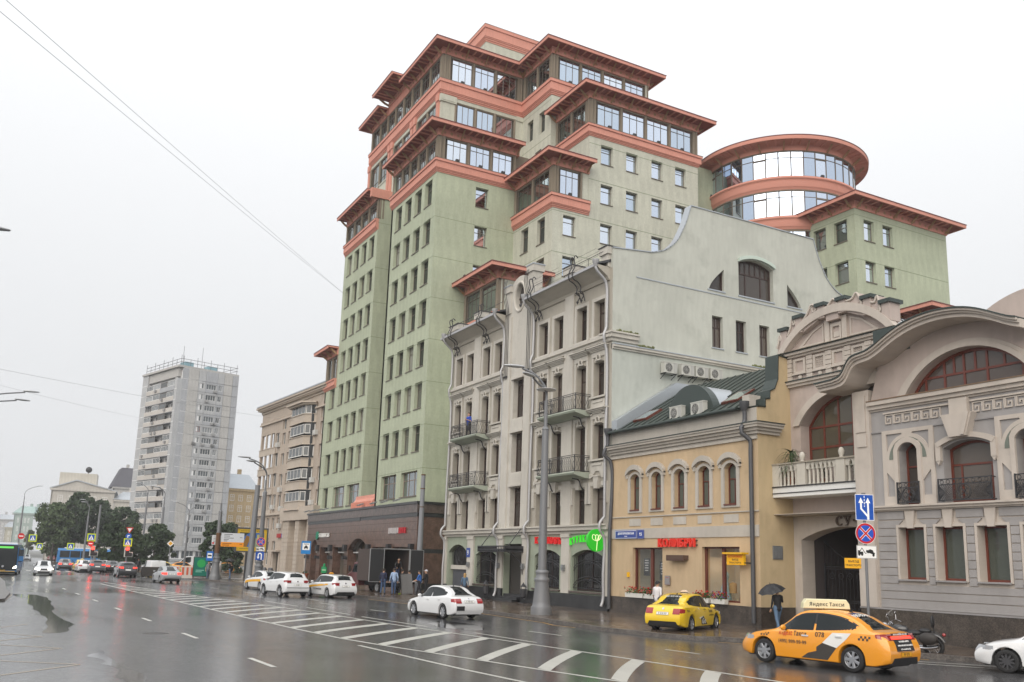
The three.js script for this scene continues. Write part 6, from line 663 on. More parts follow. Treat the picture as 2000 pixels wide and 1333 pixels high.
// ------------------------------------------------------------------ the grey panel tower block
{
  const T = thing('panel_tower', 'tall grey panel apartment tower with white seams and long balconies', 'apartment building');
  const p0 = [32, -227.8], L = frame(p0[0], 0, p0[1], Math.sin(16 * PI / 180), Math.cos(16 * PI / 180)), Rr = frame(p0[0], 0, p0[1], Math.cos(14 * PI / 180), -Math.sin(14 * PI / 180)), h = 47.6, fh = 2.68;
  const tones = [plaster(0.52, 0.53, 0.54), plaster(0.46, 0.475, 0.50), plaster(0.55, 0.54, 0.52)], seamM = M(0.78, 0.78, 0.78), wf = M(0.7, 0.7, 0.69), gl = [glassM(0.10, 0.115, 0.125), glassM(0.22, 0.235, 0.245), glassM(0.06, 0.07, 0.075)];
  const core = new MB(L); core.box(-21, 0, 0, h, -14.6, -0.25); core.build('wall', seamM, T); const ty = (k) => 4.3 + k * fh;
  const W = 14.6, cols = [[0.1, 1.55], [1.62, 4.1], [4.2, 6.0], [6.05, 9.0], [9.05, 10.7], [10.77, 12.9], [12.97, 14.5]];
  for (let k = 0; k < 16; k++) for (const [i, [a, c]] of cols.entries()) { // one slab per panel, white joints between
    const y0 = ty(k) + 0.05, y1 = ty(k) + fh - 0.05, p = new MB(Rr), hs = k < 15 && [2, 3, 4].includes(i) ? (i === 2 ? [4.55, 5.65] : i === 3 ? [6.25, 8.8] : [9.35, 10.35]) : null;
    if (hs) { wall(p, [a, c, y0, y1], [hole(hs[0], hs[1], y0 + 0.8, y0 + 2.15)], 0.24, 0.0); win(T, Rr, hs[0], hs[1], y0 + 0.8, y0 + 2.15, 0.14, { m: i === 3 ? [0.25, 0.5, 0.75] : [0.5], gm: gl[Math.floor(R() * 3)], fm: k === 10 && i === 2 ? M(0.2, 0.06, 0.05) : wf, f: 0.09 }); }
    else p.box(a, c, y0, y1, -0.24, 0);
    p.build('panel', tones[(i === 1 || i === 5 ? 2 : i === 0 || i === 6 ? 1 : Math.floor(R() * 2)) % 3], T);
  }
  for (let k = 0; k < 15; k++) { const y = ty(k); for (let i = 0; i < 4; i++) { const a = -17.6 + i * 4.05, c = a + 3.98, p = new MB(L); p.box(a, c, y - 0.1, y + 0.95, 1.0, 1.12); p.build('balcony_panel', k === 14 && i > 1 ? tones[1] : plasterW, T); if (R() < 0.86) win(T, L, a, c, y + 0.97, y + 2.3, -1.05, { m: [0.2, 0.4, 0.6, 0.8], gm: gl[Math.floor(R() * 3)], fm: R() < 0.8 ? wf : mt.brownFrame, f: 0.09 }); } const s = new MB(L); s.box(-17.6, -1.4, y - 0.22, y - 0.12, -0.2, 1.12); s.build('balcony_slab', tones[1], T); const bk = new MB(L); for (let i = 0; i < 4; i++) { bk.box(-17 + i * 4.05, -15.2 + i * 4.05, y + 0.2, y + 2.1, -0.2, -0.1); } bk.stuff('balcony_door', M(0.09, 0.09, 0.095), T); }
  const sd = new MB(L); sd.box(-21, -17.7, 0, h, -0.3, 0.9); sd.box(-1.35, -0.003, 0, h - 3.2, -0.3, 1.12); sd.each('side_wall', tones[0], T); const sl = new MB(L); for (let k = 0; k < 17; k++) { sl.box(-21, -17.7, ty(k) - 0.05, ty(k) + 0.05, 0.9, 0.92); sl.box(-1.35, -0.003, ty(k) - 0.05, ty(k) + 0.05, 1.12, 1.14); } sl.stuff('panel_joints', seamM, T);
  const at = new MB(L); at.box(-17.7, -1.0, h - 2.6, h, -0.3, 0.6); at.box(-21.1, 0.05, h - 0.4, h + 0.1, -14.7, 1.2); at.each('attic_wall', tones[2], T); const rp = new MB(L); for (const y of [h + 0.9, h + 1.7]) { rp.sbar(V(-20, y, 0.6), V(0, y, 0.6), 0.09); rp.sbar(V(0, y, 0.6), V(0, y, -14.3), 0.09); rp.sbar(V(-20, y, -14), V(0, y, -14), 0.07); } for (let k = 0; k <= 8; k++) { rp.sbar(V(-20 + k * 2.5, h, 0.6), V(-20 + k * 2.5, h + (k % 2 ? 1.8 : 2.6), 0.6), 0.08); rp.sbar(V(0, h, -k * 1.75), V(0, h + (k % 2 ? 1.8 : 2.5), -k * 1.75), 0.08); } rp.sbar(V(-0.5, h, 0), V(-0.5, h + 5, 0), 0.07); rp.sbar(V(-3, h, -6), V(-3, h + 6, -6), 0.07); rp.build('roof_railing', M(0.12, 0.12, 0.13), T); const rb = new MB(L); rb.box(-6, -3.2, h + 0.1, h + 1.8, -4, -1.8); rb.box(-6, -3.6, h + 0.1, h + 1.7, -10.5, -8); rb.each('roof_unit', M(0.2, 0.33, 0.38), T);
  const ac = new MB(); for (let k = 0; k < 34; k++) { const r = R() < 0.55, f = r ? Rr : L, u = r ? [4.3, 6.6, 8.6, 9.1][k % 4] : -16 + (k % 7) * 2.1, y = ty(Math.floor(R() * 15)) + (r ? 0.25 : 0.3), w = r ? 0.02 : 1.14; ac.M = f; ac.box(u - 0.42, u + 0.42, y, y + 0.55, w, w + 0.35); ac.cut(); } ac.build('air_conditioner', M(0.3, 0.3, 0.3), T);
  const gf = new MB(Rr); gf.box(0, 14, 3.4, 4.2, -0.2, 0.3); gf.box(0, 14, 0.9, 1.4, -0.2, 0.32); gf.each('ground_floor_band', tones[0], T); for (let i = 0; i < 4; i++) win(T, Rr, 0.6 + i * 3.4, 3.6 + i * 3.4, 1.5, 3.4, 0.02, { m: [0.33, 0.66], gm: gl[2], fm: wf, f: 0.1 });
}
// ------------------------------------------------------------------ buildings further off
function farHouse(name, label, ox, oz, ang, w, d, h, wallM, roofM, o = {}) {
  const T = thing(name, label, o.cat || 'house'), c = Math.cos(ang), s = Math.sin(ang), F = frame(ox, 0, oz, c, s), b = new MB(F), nu = o.nu || 6, nv = o.nv || 5, wu = (w - 2) / nu, wv = (h - 3.5) / nv; const L = new MB(F);
  if (o.gable) b.ext(poly([[0, 0], [w, 0], [w, h], [w * 0.38, h + o.gable], [0, h]]), -0.4, 0); else b.box(0, w, 0, h, -0.4, 0); b.build('wall', wallM, T);
  const lf = frame(...[ox - s * -d * 0 - 0, 0, oz], s, -c), FL = (() => { const e = V(0, 0, -d).applyMatrix4(F); return frame(e.x, 0, e.z, ox - e.x, oz - e.z); })(), b2 = new MB(FL); b2.box(0, d, 0, h, -0.4, -0.002); b2.build('wall', wallM, T);
  const ow = { m: [0.5], t: [0.65], gm: mt.darkGlass, fm: o.fm || mt.white, f: 0.1 }; const ww = Math.min(1.3, wu * 0.5), hh = Math.min(1.9, wv * 0.6);
  if (!o.blank) for (let i = 0; i < nu; i++) for (let k = 0; k < nv; k++) win(T, F, 1 + wu * (i + 0.5) - ww / 2, 1 + wu * (i + 0.5) + ww / 2, 3 + wv * k, 3 + wv * k + hh, -0.03, ow); const nl = Math.max(2, Math.round(d / 3.4)); for (let i = 0; i < nl; i++) for (let k = 0; k < nv; k++) { const u = (d / nl) * (i + 0.5); win(T, FL, u - ww / 2, u + ww / 2, 3 + wv * k, 3 + wv * k + hh, -0.03, ow); }
  const r = new MB(F), rh = o.rh || 2.5, e = 0.5; if (o.gable) r.ext(poly([[-e, h - 0.2], [w * 0.38, h + o.gable - 0.05], [w + e, h - 0.25], [w + e, h + 0.05], [w * 0.38, h + o.gable + 0.3], [-e, h + 0.1]]), -d, 0.3); else { const g = new THREE.CylinderGeometry(0.62, 1, rh, 4, 1); g.rotateY(PI / 4); g.scale((w / 2 + e) * 1.414, 1, (d / 2 + e) * 1.414); g.translate(w / 2, h + rh / 2, -d / 2); g.computeVertexNormals(); r.add(g); } r.build('roof', roofM, T); const cc = new MB(F); cc.box(-0.3, w + 0.3, h - 0.6, h, 0.002, 0.4); cc.build('cornice', wallM, T);
  for (let k = 0; k < (o.ch || 2); k++) { const m = new MB(F), x = w * (0.3 + 0.35 * k); m.box(x, x + 1, h + 0.3, h + rh + 1.6, -d * 0.5, -d * 0.5 + 0.9); m.build('chimney', wallM, T); } return [T, F];
}
{
  farHouse('town_house', 'yellow house with a grey metal roof behind the panel tower', 43.5, -246, 0, 13, 12, 20, plaster(0.62, 0.46, 0.26), mt.zinc, { nu: 5, nv: 6, rh: 4 });
  const [w1, F1] = farHouse('town_house', 'long white house with a broad gable and rooftop storey behind the big trees', 8.8, -290, 0.12, 16.5, 42, 20, plaster(0.60, 0.57, 0.52), mt.zinc, { nu: 5, nv: 5, gable: 2.4, ch: 1 }); const a = new MB(F1); a.box(1, 11, 20, 25.2, -16, -8); a.build('roof_storey', plaster(0.62, 0.58, 0.5), w1); const d = new MB(F1); d.add(new THREE.SphereGeometry(0.9, 14, 10).scale(1, 1, 0.4).translate(8.5, 26.4, -9)); d.bar(V(8.5, 25, -9), V(8.5, 26, -9), 0.1); d.build('dish', mt.black, w1);
  farHouse('town_house', 'lower white house with grey roof between the gabled house and the panel tower', 25.4, -288, 0.1, 12, 20, 17.6, plaster(0.60, 0.57, 0.52), mt.zinc, { nu: 4, nv: 4 }); farHouse('office_building', 'house with a steep dark slate mansard just left of the panel tower', 29.5, -345, 0, 14, 16, 25, plaster(0.55, 0.54, 0.52), M(0.08, 0.08, 0.095), { nu: 4, nv: 6, rh: 7, cat: 'office building' });
  farHouse('town_house', 'pale green house with many small windows far down the street', 0.6, -420, 0.2, 7, 36, 17, plaster(0.42, 0.50, 0.47), M(0.3, 0.4, 0.38), { nu: 4, nv: 4, rh: 3 }); farHouse('town_house', 'hazy grey house farthest down the street at the left edge', -7.5, -520, 0.1, 9, 30, 17, plaster(0.5, 0.5, 0.5), mt.zinc, { nu: 4, nv: 4 }); farHouse('town_house', 'low hazy cream house in front of the pale green one far down the street', -2.2, -460, 0.15, 6, 20, 12, plaster(0.58, 0.55, 0.46), mt.zinc, { nu: 3, nv: 3 });
}
// ------------------------------------------------------------------ trees: trunk, limbs, crown of leaf clumps
const leafM = [M(0.036, 0.062, 0.026, { side: THREE.DoubleSide, roughness: 0.8 }), M(0.058, 0.088, 0.032, { side: THREE.DoubleSide, roughness: 0.8 }), M(0.09, 0.105, 0.04, { side: THREE.DoubleSide, roughness: 0.8 })], barkM = M(0.06, 0.05, 0.04);
function tree(label, x, z, h, w, seed, mi, o = {}) {
  const q = rng(seed), T = thing(o.name || 'tree', label, 'tree', [x, 0, z]), tb = new MB(), th = o.th ?? 0.3, blobs = []; tb.bar(V(0, 0, 0), V(0.1, h * 0.55, 0), h * 0.022, h * 0.012);
  const nb = o.nb || 24; for (let k = 0; k < nb; k++) { const t = (k + 0.5) / nb, y = lerp(h * th, h * 0.9, t), sp = w * 0.5 * Math.sqrt(Math.sin(PI * (0.12 + 0.83 * t))) * (0.45 + 0.55 * q()), a = k * 2.4 + q(), r = w * (0.10 + 0.1 * q()); const c = V(Math.cos(a) * (sp - r * 0.4), y, Math.sin(a) * (sp - r * 0.4)); blobs.push([c, r]); if (k % 2) tb.bar(V(0.05, y * 0.62, 0), c, h * 0.008, h * 0.003, 5); }
  blobs.push([V(0, h * 0.9, 0), w * 0.13]); tb.build('trunk', barkM, T); const n = o.n || 190, sz = o.sz || 0.36, pos = [];
  for (const [c, r] of blobs) for (let k = 0; k < n; k++) { const d = V(q() - 0.5, q() - 0.5, q() - 0.5).normalize(), rad = r * (0.55 + 0.55 * q()), p = c.clone().addScaledVector(d, rad); p.y = c.y + (p.y - c.y) * 0.72; const s = sz * (0.5 + 0.8 * q()), u = V(q() - 0.5, q() - 0.5, q() - 0.5).normalize().multiplyScalar(s), v = V(q() - 0.5, (q() - 0.5) * 0.6, q() - 0.5).cross(u).normalize().multiplyScalar(s * 0.6); pos.push(p.x - u.x, p.y - u.y, p.z - u.z, p.x + v.x, p.y + v.y, p.z + v.z, p.x + u.x, p.y + u.y, p.z + u.z, p.x - u.x, p.y - u.y, p.z - u.z, p.x + u.x, p.y + u.y, p.z + u.z, p.x - v.x, p.y - v.y, p.z - v.z); }
  const g = new THREE.BufferGeometry(); g.setAttribute('position', new THREE.Float32BufferAttribute(pos, 3)); g.computeVertexNormals(); g.setAttribute('uv', new THREE.Float32BufferAttribute(new Float32Array((pos.length / 3) * 2), 2)); mesh('crown', g, leafM[mi], T); return T;
}
tree('broad dark green street tree, leftmost of the big trees before the gabled white house', 8.1, -215, 12.8, 9.6, 1, 1); tree('tallest dark green tree in front of the gabled white house', 12.2, -219, 15.8, 9.2, 2, 0); tree('dark tree right of the tallest one, under the white roofs', 16.8, -221, 14.4, 9, 3, 0); tree('rounded green tree beside the foot of the panel tower', 21.3, -215, 12.8, 8, 4, 0); tree('lower bushy tree behind the blue bus', 10.4, -234, 9.5, 9, 14, 1, { th: 0.12 });
tree('bushy tree behind the right-hand traffic lights', 14.0, -152, 7.4, 5.5, 5, 0, { th: 0.15, sz: 0.24 }); tree('bushy tree left of the leaning grey lamp poles', 17.0, -156, 7.2, 5, 6, 1, { th: 0.15, sz: 0.24 }); tree('bushy tree in front of the panel tower balconies, right of the lamp poles', 19.8, -152, 7.3, 5, 7, 0, { th: 0.15, sz: 0.24 }); tree('small tree before the ground floor windows of the panel tower', 22.2, -158, 6.6, 3.6, 8, 1, { th: 0.2, sz: 0.22 });
tree('tree behind the direction signs', 27.0, -142, 8, 4.4, 9, 0, { th: 0.15, sz: 0.24 }); tree('tree half hidden by the billboard', 30.5, -150, 8, 5, 10, 0, { th: 0.12, sz: 0.24 }); tree('low dark tree behind the bus stop panels', 28.2, -134, 4.8, 4.2, 11, 0, { th: 0.06, sz: 0.2, nb: 10 }); tree('small clipped shrub on the square beside the silver car', 14.6, -138, 2.2, 1.4, 12, 0, { name: 'shrub', th: 0.1, sz: 0.1, nb: 7, n: 160 });
tree('slim pale green tree far down the street before the green house', 5.6, -330, 9, 4, 13, 2, { sz: 0.5, nb: 9, n: 150 });
// ------------------------------------------------------------------ cars: bodies lofted from a side profile, front towards -z
const pchip = (P) => { const n = P.length, d = [], m = []; for (let i = 0; i < n - 1; i++) d.push((P[i + 1][1] - P[i][1]) / (P[i + 1][0] - P[i][0])); for (let i = 0; i < n; i++) m.push(i === 0 ? d[0] : i === n - 1 ? d[n - 2] : d[i - 1] * d[i] <= 0 ? 0 : (2 * d[i - 1] * d[i]) / (d[i - 1] + d[i])); return (x) => { let i = 0; while (i < n - 2 && x > P[i + 1][0]) i++; const h = P[i + 1][0] - P[i][0], t = cl((x - P[i][0]) / h), a = t * t, b = a * t; return (2 * b - 3 * a + 1) * P[i][1] + (b - 2 * a + t) * h * m[i] + (3 * a - 2 * b) * P[i + 1][1] + (b - a) * h * m[i + 1]; }; };
const STY = {
  sedan: { L: 4.42, W: 1.73, top: [[0, 0.56], [0.012, 0.66], [0.05, 0.74], [0.14, 0.835], [0.25, 0.935], [0.33, 1.17], [0.41, 1.4], [0.47, 1.465], [0.56, 1.48], [0.66, 1.445], [0.74, 1.36], [0.82, 1.18], [0.885, 1.045], [0.93, 1.03], [0.985, 1.0], [1, 0.9]], belt: [[0, 0.52], [0.02, 0.62], [0.1, 0.72], [0.25, 0.84], [0.6, 0.93], [0.85, 0.965], [0.97, 0.95], [1, 0.86]], fa: 0.185, ra: 0.775, cowl: 0.245, rf: 0.44, rr: 0.68, rg: 0.885, b1: 0.535, b2: 0.79, bd: [0.27, 0.53, 0.735] },
  wagon: { L: 4.5, W: 1.82, top: [[0, 0.58], [0.012, 0.68], [0.06, 0.78], [0.15, 0.88], [0.23, 0.97], [0.32, 1.24], [0.39, 1.42], [0.45, 1.5], [0.58, 1.52], [0.8, 1.48], [0.88, 1.44], [0.945, 1.17], [0.972, 1.0], [0.99, 0.92], [1, 0.82]], belt: [[0, 0.54], [0.02, 0.65], [0.1, 0.76], [0.23, 0.88], [0.6, 0.96], [0.9, 1.0], [0.97, 0.96], [1, 0.8]], fa: 0.195, ra: 0.78, cowl: 0.225, rf: 0.43, rr: 0.875, rg: 0.955, b1: 0.5, b2: 0.885, bd: [0.26, 0.5, 0.72] },
  suv: { L: 4.4, W: 1.83, gc: 0.06, wr: 0.345, top: [[0, 0.66], [0.012, 0.78], [0.06, 0.9], [0.15, 0.98], [0.235, 1.06], [0.32, 1.34], [0.39, 1.52], [0.45, 1.59], [0.6, 1.605], [0.8, 1.55], [0.875, 1.5], [0.935, 1.26], [0.965, 1.08], [0.985, 1.0], [1, 0.88]], belt: [[0, 0.6], [0.02, 0.74], [0.1, 0.86], [0.235, 0.97], [0.6, 1.05], [0.86, 1.12], [0.96, 1.05], [1, 0.86]], fa: 0.2, ra: 0.8, cowl: 0.23, rf: 0.43, rr: 0.87, rg: 0.945, b1: 0.51, b2: 0.865, bd: [0.27, 0.51, 0.73] },
  van: { L: 4.3, W: 1.83, top: [[0, 0.6], [0.012, 0.72], [0.06, 0.86], [0.13, 0.98], [0.19, 1.08], [0.27, 1.4], [0.34, 1.68], [0.4, 1.79], [0.6, 1.82], [0.93, 1.78], [0.972, 1.72], [0.985, 1.3], [0.993, 1.0], [1, 0.85]], belt: [[0, 0.56], [0.02, 0.68], [0.1, 0.82], [0.2, 0.98], [0.6, 1.0], [0.95, 1.0], [1, 0.8]], fa: 0.19, ra: 0.8, cowl: 0.185, rf: 0.385, rr: 0.973, rg: 0.986, b1: 0.48, b2: 0.49, bd: [0.24, 0.47, 0.8] },
};
const rubber = M(0.016, 0.016, 0.017, { roughness: 0.75 }), alloy = M(0.42, 0.43, 0.45, { roughness: 0.32, metalness: 0.8 }), darkAlloy = M(0.07, 0.07, 0.075, { roughness: 0.35, metalness: 0.6 }), carGlass = glassM(0.012, 0.016, 0.018, { roughness: 0.02, specularIntensity: 0.6 }), blackTrim = M(0.02, 0.02, 0.022, { roughness: 0.55 }), chrome = M(0.6, 0.6, 0.62, { roughness: 0.15, metalness: 1 });
const blackTrim2 = M(0.02, 0.02, 0.022, { roughness: 0.4, side: THREE.DoubleSide });
const tailOff = new THREE.MeshPhysicalMaterial({ color: C3(0.30, 0.012, 0.014), roughness: 0.15, clearcoat: 1 }), tailOn = M(0.6, 0.02, 0.02, { emissive: C3(1, 0.05, 0.03), emissiveIntensity: 1.6 }), headOff = new THREE.MeshPhysicalMaterial({ color: C3(0.35, 0.37, 0.4), roughness: 0.1, clearcoat: 1 }), headOn = M(0.9, 0.9, 0.85, { emissive: C3(1, 0.95, 0.8), emissiveIntensity: 3 });
const paint = (r, g, b) => new THREE.MeshPhysicalMaterial({ color: C3(r, g, b), roughness: 0.32, clearcoat: 0.9, clearcoatRoughness: 0.06, bumpMap: bumpTex, bumpScale: 0.0004 });
const PT = { white: paint(0.66, 0.67, 0.68), orange: paint(0.78, 0.30, 0.006), yellow: paint(0.76, 0.52, 0.015), silver: new THREE.MeshPhysicalMaterial({ color: C3(0.34, 0.35, 0.36), metalness: 0.5, roughness: 0.35, clearcoat: 0.8 }), black: paint(0.018, 0.018, 0.02), grey: paint(0.07, 0.072, 0.08), maroon: paint(0.1, 0.015, 0.015) };
const wheels = {};
function wheelSrc(r, kind) { // tyre, with the rim as its child
  const k = r + kind; if (wheels[k]) return wheels[k]; const b = new MB(), w = 0.1; b.add(new THREE.LatheGeometry([[r * 0.68, -w], [r * 0.9, -w * 1.02], [r * 0.985, -w * 0.8], [r, -w * 0.4], [r, w * 0.4], [r * 0.985, w * 0.8], [r * 0.9, w * 1.02], [r * 0.68, w]].map((p) => V2(...p)), 30).rotateZ(-PI / 2)); const t = mesh('wheel', b.merge(), rubber), m = new MB(), q = r * 0.69;
  m.add(new THREE.LatheGeometry([[q, -w * 0.9], [q * 0.98, -w * 0.2], [q, w * 0.86], [q * 0.93, w * 0.93], [q * 0.88, w * 0.6], [q * 0.86, w * 0.1], [0.001, w * 0.1]].map((p) => V2(...p)), 30).rotateZ(-PI / 2)); const n = kind === 'five' ? 5 : kind === 'ten' ? 10 : 7; for (let i = 0; i < n; i++) { const s = poly([[-0.028, 0.02], [0.028, 0.02], [n > 7 ? 0.016 : 0.03, q * 0.94], [n > 7 ? -0.016 : -0.03, q * 0.94]]), g = new THREE.ExtrudeGeometry(s, { depth: 0.035, bevelEnabled: true, bevelSize: 0.006, bevelThickness: 0.006, bevelSegments: 1 }); g.rotateZ((i / n) * 2 * PI); g.rotateY(PI / 2); g.translate(w * 0.5, 0, 0); m.add(g); } m.add(new THREE.CylinderGeometry(0.055, 0.06, 0.05, 16).rotateZ(-PI / 2).translate(w * 0.75, 0, 0));
  mesh('rim', m.merge(), kind === 'ten' ? darkAlloy : alloy, t); const bk = new MB(); bk.add(new THREE.CylinderGeometry(q * 0.84, q * 0.84, 0.02, 20).rotateZ(-PI / 2).translate(w * 0.02, 0, 0)); mesh('brake', bk.merge(), blackTrim, t); return (wheels[k] = t);
}
function car(name, label, cat, style, x, z, heading, pt, o = {}) { // heading: degrees, 0 = away down the street, 90 = towards +x
  const S = STY[style], L = o.L || S.L, hw = (o.W || S.W) / 2, T = thing(name, label, cat, [x, o.y || 0, z], (-heading * PI) / 180, o.group), k = L, tp = pchip(S.top.map((p) => [p[0] * k, p[1]])), bp = pchip(S.belt.map((p) => [p[0] * k, p[1]])), R0 = S.wr || 0.315, AR = R0 + 0.055, xf = S.fa * L, xr = S.ra * L, gc = (S.gc || 0) + 0.2;
  const half = (s) => hw * (1 - 0.2 * Math.pow(1 - cl(s / 0.55), 2.4) - 0.13 * Math.pow(1 - cl((L - s) / 0.5), 2.4));
  const bot = (s) => { let y = gc + 0.05 * Math.pow(1 - cl(s / 0.5), 2) + 0.1 * Math.pow(1 - cl((L - s) / 0.5), 2); for (const c of [xf, xr]) { const d = AR * AR - (s - c) ** 2; if (d > 0) y = Math.max(y, R0 + Math.sqrt(d)); } return y; };
  const cab = (s) => sm(0.02, 0.3, tp(s) - bp(s)), rh = (s) => half(s) * lerp(0.88, style === 'van' ? 0.83 : 0.70, cab(s)), dr = (s) => lerp(0.035, 0.055, cab(s));
  const hwAt = (s, y) => { const B = bp(s), h = half(s); if (y <= B) { const t = cl((y - 0.18) / (B - 0.18)); return h * (0.955 + 0.045 * Math.sin(PI * Math.min(1, t * 0.72 + 0.1)) - 0.022 * sm(0.72, 1, t)) - (Math.abs(y - B * 0.86) < 0.02 ? 0.004 : 0); } const t = cl((y - B) / Math.max(0.02, tp(s) - dr(s) - B)); return lerp(h * 0.93, rh(s), t); };
  const wf = (v) => { const s = v.z + L / 2, f = 1 - sm(0, 0.5, s), r = sm(L - 0.5, L, s), y = v.y; v.z += f * Math.min(0.2, 0.16 * ((y - 0.42) / 0.33) ** 2) - r * Math.min(style === 'sedan' ? 0.16 : 0.1, 0.1 * ((y - 0.52) / 0.33) ** 2); return v; };
  const warp = (g) => { const p = g.attributes.position, v = V(0, 0, 0); for (let i = 0; i < p.count; i++) { v.fromBufferAttribute(p, i); wf(v); p.setXYZ(i, v.x, v.y, v.z); } g.computeVertexNormals(); return g; };
  // body
  const ss = []; for (let s = 0; s < L; s += o.fine ? 0.05 : 0.1) ss.push(s); for (const c of [xf, xr]) for (let i = 0; i <= 14; i++) ss.push(c - AR * Math.cos((i / 14) * PI) * 0.9999); ss.push(0.012, 0.03, L - 0.03, L - 0.012, L); ss.sort((a, b) => a - b); const st = ss.filter((s, i) => i === 0 || s - ss[i - 1] > 0.004), ring = (s) => { const h = half(s), b0 = bot(s), B = bp(s), t = tp(s), d = dr(s), r = rh(s), p = [[0, b0], [h * 0.8, b0], [hwAt(s, b0 + 0.01) - 0.02, b0]]; for (let i = 0; i <= 6; i++) { const y = lerp(b0 + 0.02, B - 0.03, i / 6); p.push([hwAt(s, y), y]); } p.push([h * 0.955, B - 0.004], [h * 0.935, B + 0.012 * cab(s)]); for (let i = 1; i <= 4; i++) { const y = lerp(B + 0.012, t - d, i / 4); p.push([lerp(h * 0.93, r, i / 4), Math.max(y, B - 0.002 + 0.003 * i)]); } p.push([r * 0.95, t - d * 0.55], [r * 0.8, t - d * 0.28], [r * 0.45, t - d * 0.07], [0, t]); return p; };
  const rings = st.map(ring), n = rings[0].length, pos = [], idx = []; rings.forEach((r, i) => { for (const [w, y] of r) pos.push(w, y, st[i] - L / 2); for (const [w, y] of r) pos.push(-w, y, st[i] - L / 2); }); const q = 2 * n; for (let i = 0; i < st.length - 1; i++) for (let j = 0; j < n - 1; j++) { const a = i * q + j, b = a + 1, c = a + q, d = c + 1; idx.push(a, b, c, b, d, c); idx.push(a + n, c + n, b + n, b + n, c + n, d + n); } for (const [i, f] of [[0, 1], [st.length - 1, -1]]) for (let j = 0; j < n - 1; j++) { const a = i * q + j, b = a + 1, c = a + n, d = c + 1; if (f > 0) idx.push(a, c, b, b, c, d); else idx.push(a, b, c, b, d, c); }
  const g = new THREE.BufferGeometry(); g.setAttribute('position', new THREE.Float32BufferAttribute(pos, 3)); g.setIndex(idx); warp(g); let body = toCreasedNormals(g, 0.7); body.setAttribute('uv', new THREE.Float32BufferAttribute(new Float32Array(body.attributes.position.count * 2), 2)); mesh('body', body, pt, T);
  const ub = new MB(); ub.box(-hw * 0.84, hw * 0.84, 0.17 + (S.gc || 0), 0.5, -L / 2 + 0.25, L / 2 - 0.3); ub.build('underbody', blackTrim, T);
  // patches laid on the body side, given in (distance from the front, height)
  const side = (name, pts, m, sgn, off = 0.005, parent = T) => { const sh = pts instanceof THREE.BufferGeometry ? pts : new THREE.ShapeGeometry(poly(pts)), p = sh.attributes.position; for (let i = 0; i < p.count; i++) { const s = p.getX(i), y = p.getY(i); p.setXYZ(i, sgn * (hwAt(s, y) + off), y, s - L / 2); } return mesh(name, warp(sh), m, parent); };
  const strip = (lo, hi, s0, s1, sgn, name, m, off = 0.005) => { const P = [], N = 14; let last = null; for (let i = 0; i <= N; i++) { const s = lerp(s0, s1, i / N), a = lo(s), b = hi(s); if (b - a < 0.015) { last = null; continue; } const c = [[s, a], [s, (a + b) / 2], [s, b]]; if (last) for (let j = 0; j < 2; j++) P.push(...last[j], 0, ...c[j], 0, ...c[j + 1], 0, ...last[j], 0, ...c[j + 1], 0, ...last[j + 1], 0); last = c; } const gg = new THREE.BufferGeometry(); gg.setAttribute('position', new THREE.Float32BufferAttribute(P, 3)); return side(name, gg, m, sgn, off); };
  const lo = (s) => bp(s) + 0.035, hi = (s) => tp(s) - dr(s) - 0.055, gm2 = Object.assign(carGlass, { side: THREE.DoubleSide });
  const cg = S.b2 * L; for (const sgn of [-1, 1]) { strip((s) => lo(s) - 0.018, (s) => hi(s) + 0.03, S.cowl * L + 0.12, cg + 0.06, sgn, 'window_trim', blackTrim2, 0.003); strip(lo, hi, S.cowl * L + 0.22, S.b1 * L - 0.03, sgn, 'side_window', gm2, 0.008); if (style !== 'van') strip(lo, hi, S.b1 * L + 0.03, cg, sgn, 'side_window', gm2, 0.008); }
  const topY = (s, w) => tp(s) - dr(s) * (w / rh(s)) ** 2, sheetOn = (name, s0, s1, fw, m, off, w0 = -1, w1 = 1) => { const P = [], U = [], N = 10, K = 8, f = (i, j) => { const s = lerp(s0, s1, i / N), w = lerp(w0, w1, j / K) * fw * rh(s), e = 0.01, dy = (tp(s + e) - tp(s - e)) / (2 * e), l = Math.hypot(1, dy); return [w, topY(s, w) + off / l, s - L / 2 - (off * dy) / l]; }; for (let i = 0; i < N; i++) for (let j = 0; j < K; j++) P.push(...f(i, j), ...f(i + 1, j), ...f(i + 1, j + 1), ...f(i, j), ...f(i + 1, j + 1), ...f(i, j + 1)); const gg = new THREE.BufferGeometry(); gg.setAttribute('position', new THREE.Float32BufferAttribute(P, 3)); return mesh(name, warp(gg), m, T); };
  sheetOn('windscreen', S.cowl * L + 0.1, S.rf * L - 0.06, 0.93, gm2, 0.007); if (style !== 'van') sheetOn('rear_window', S.rr * L + 0.04, S.rg * L - 0.05, 0.9, gm2, 0.008);
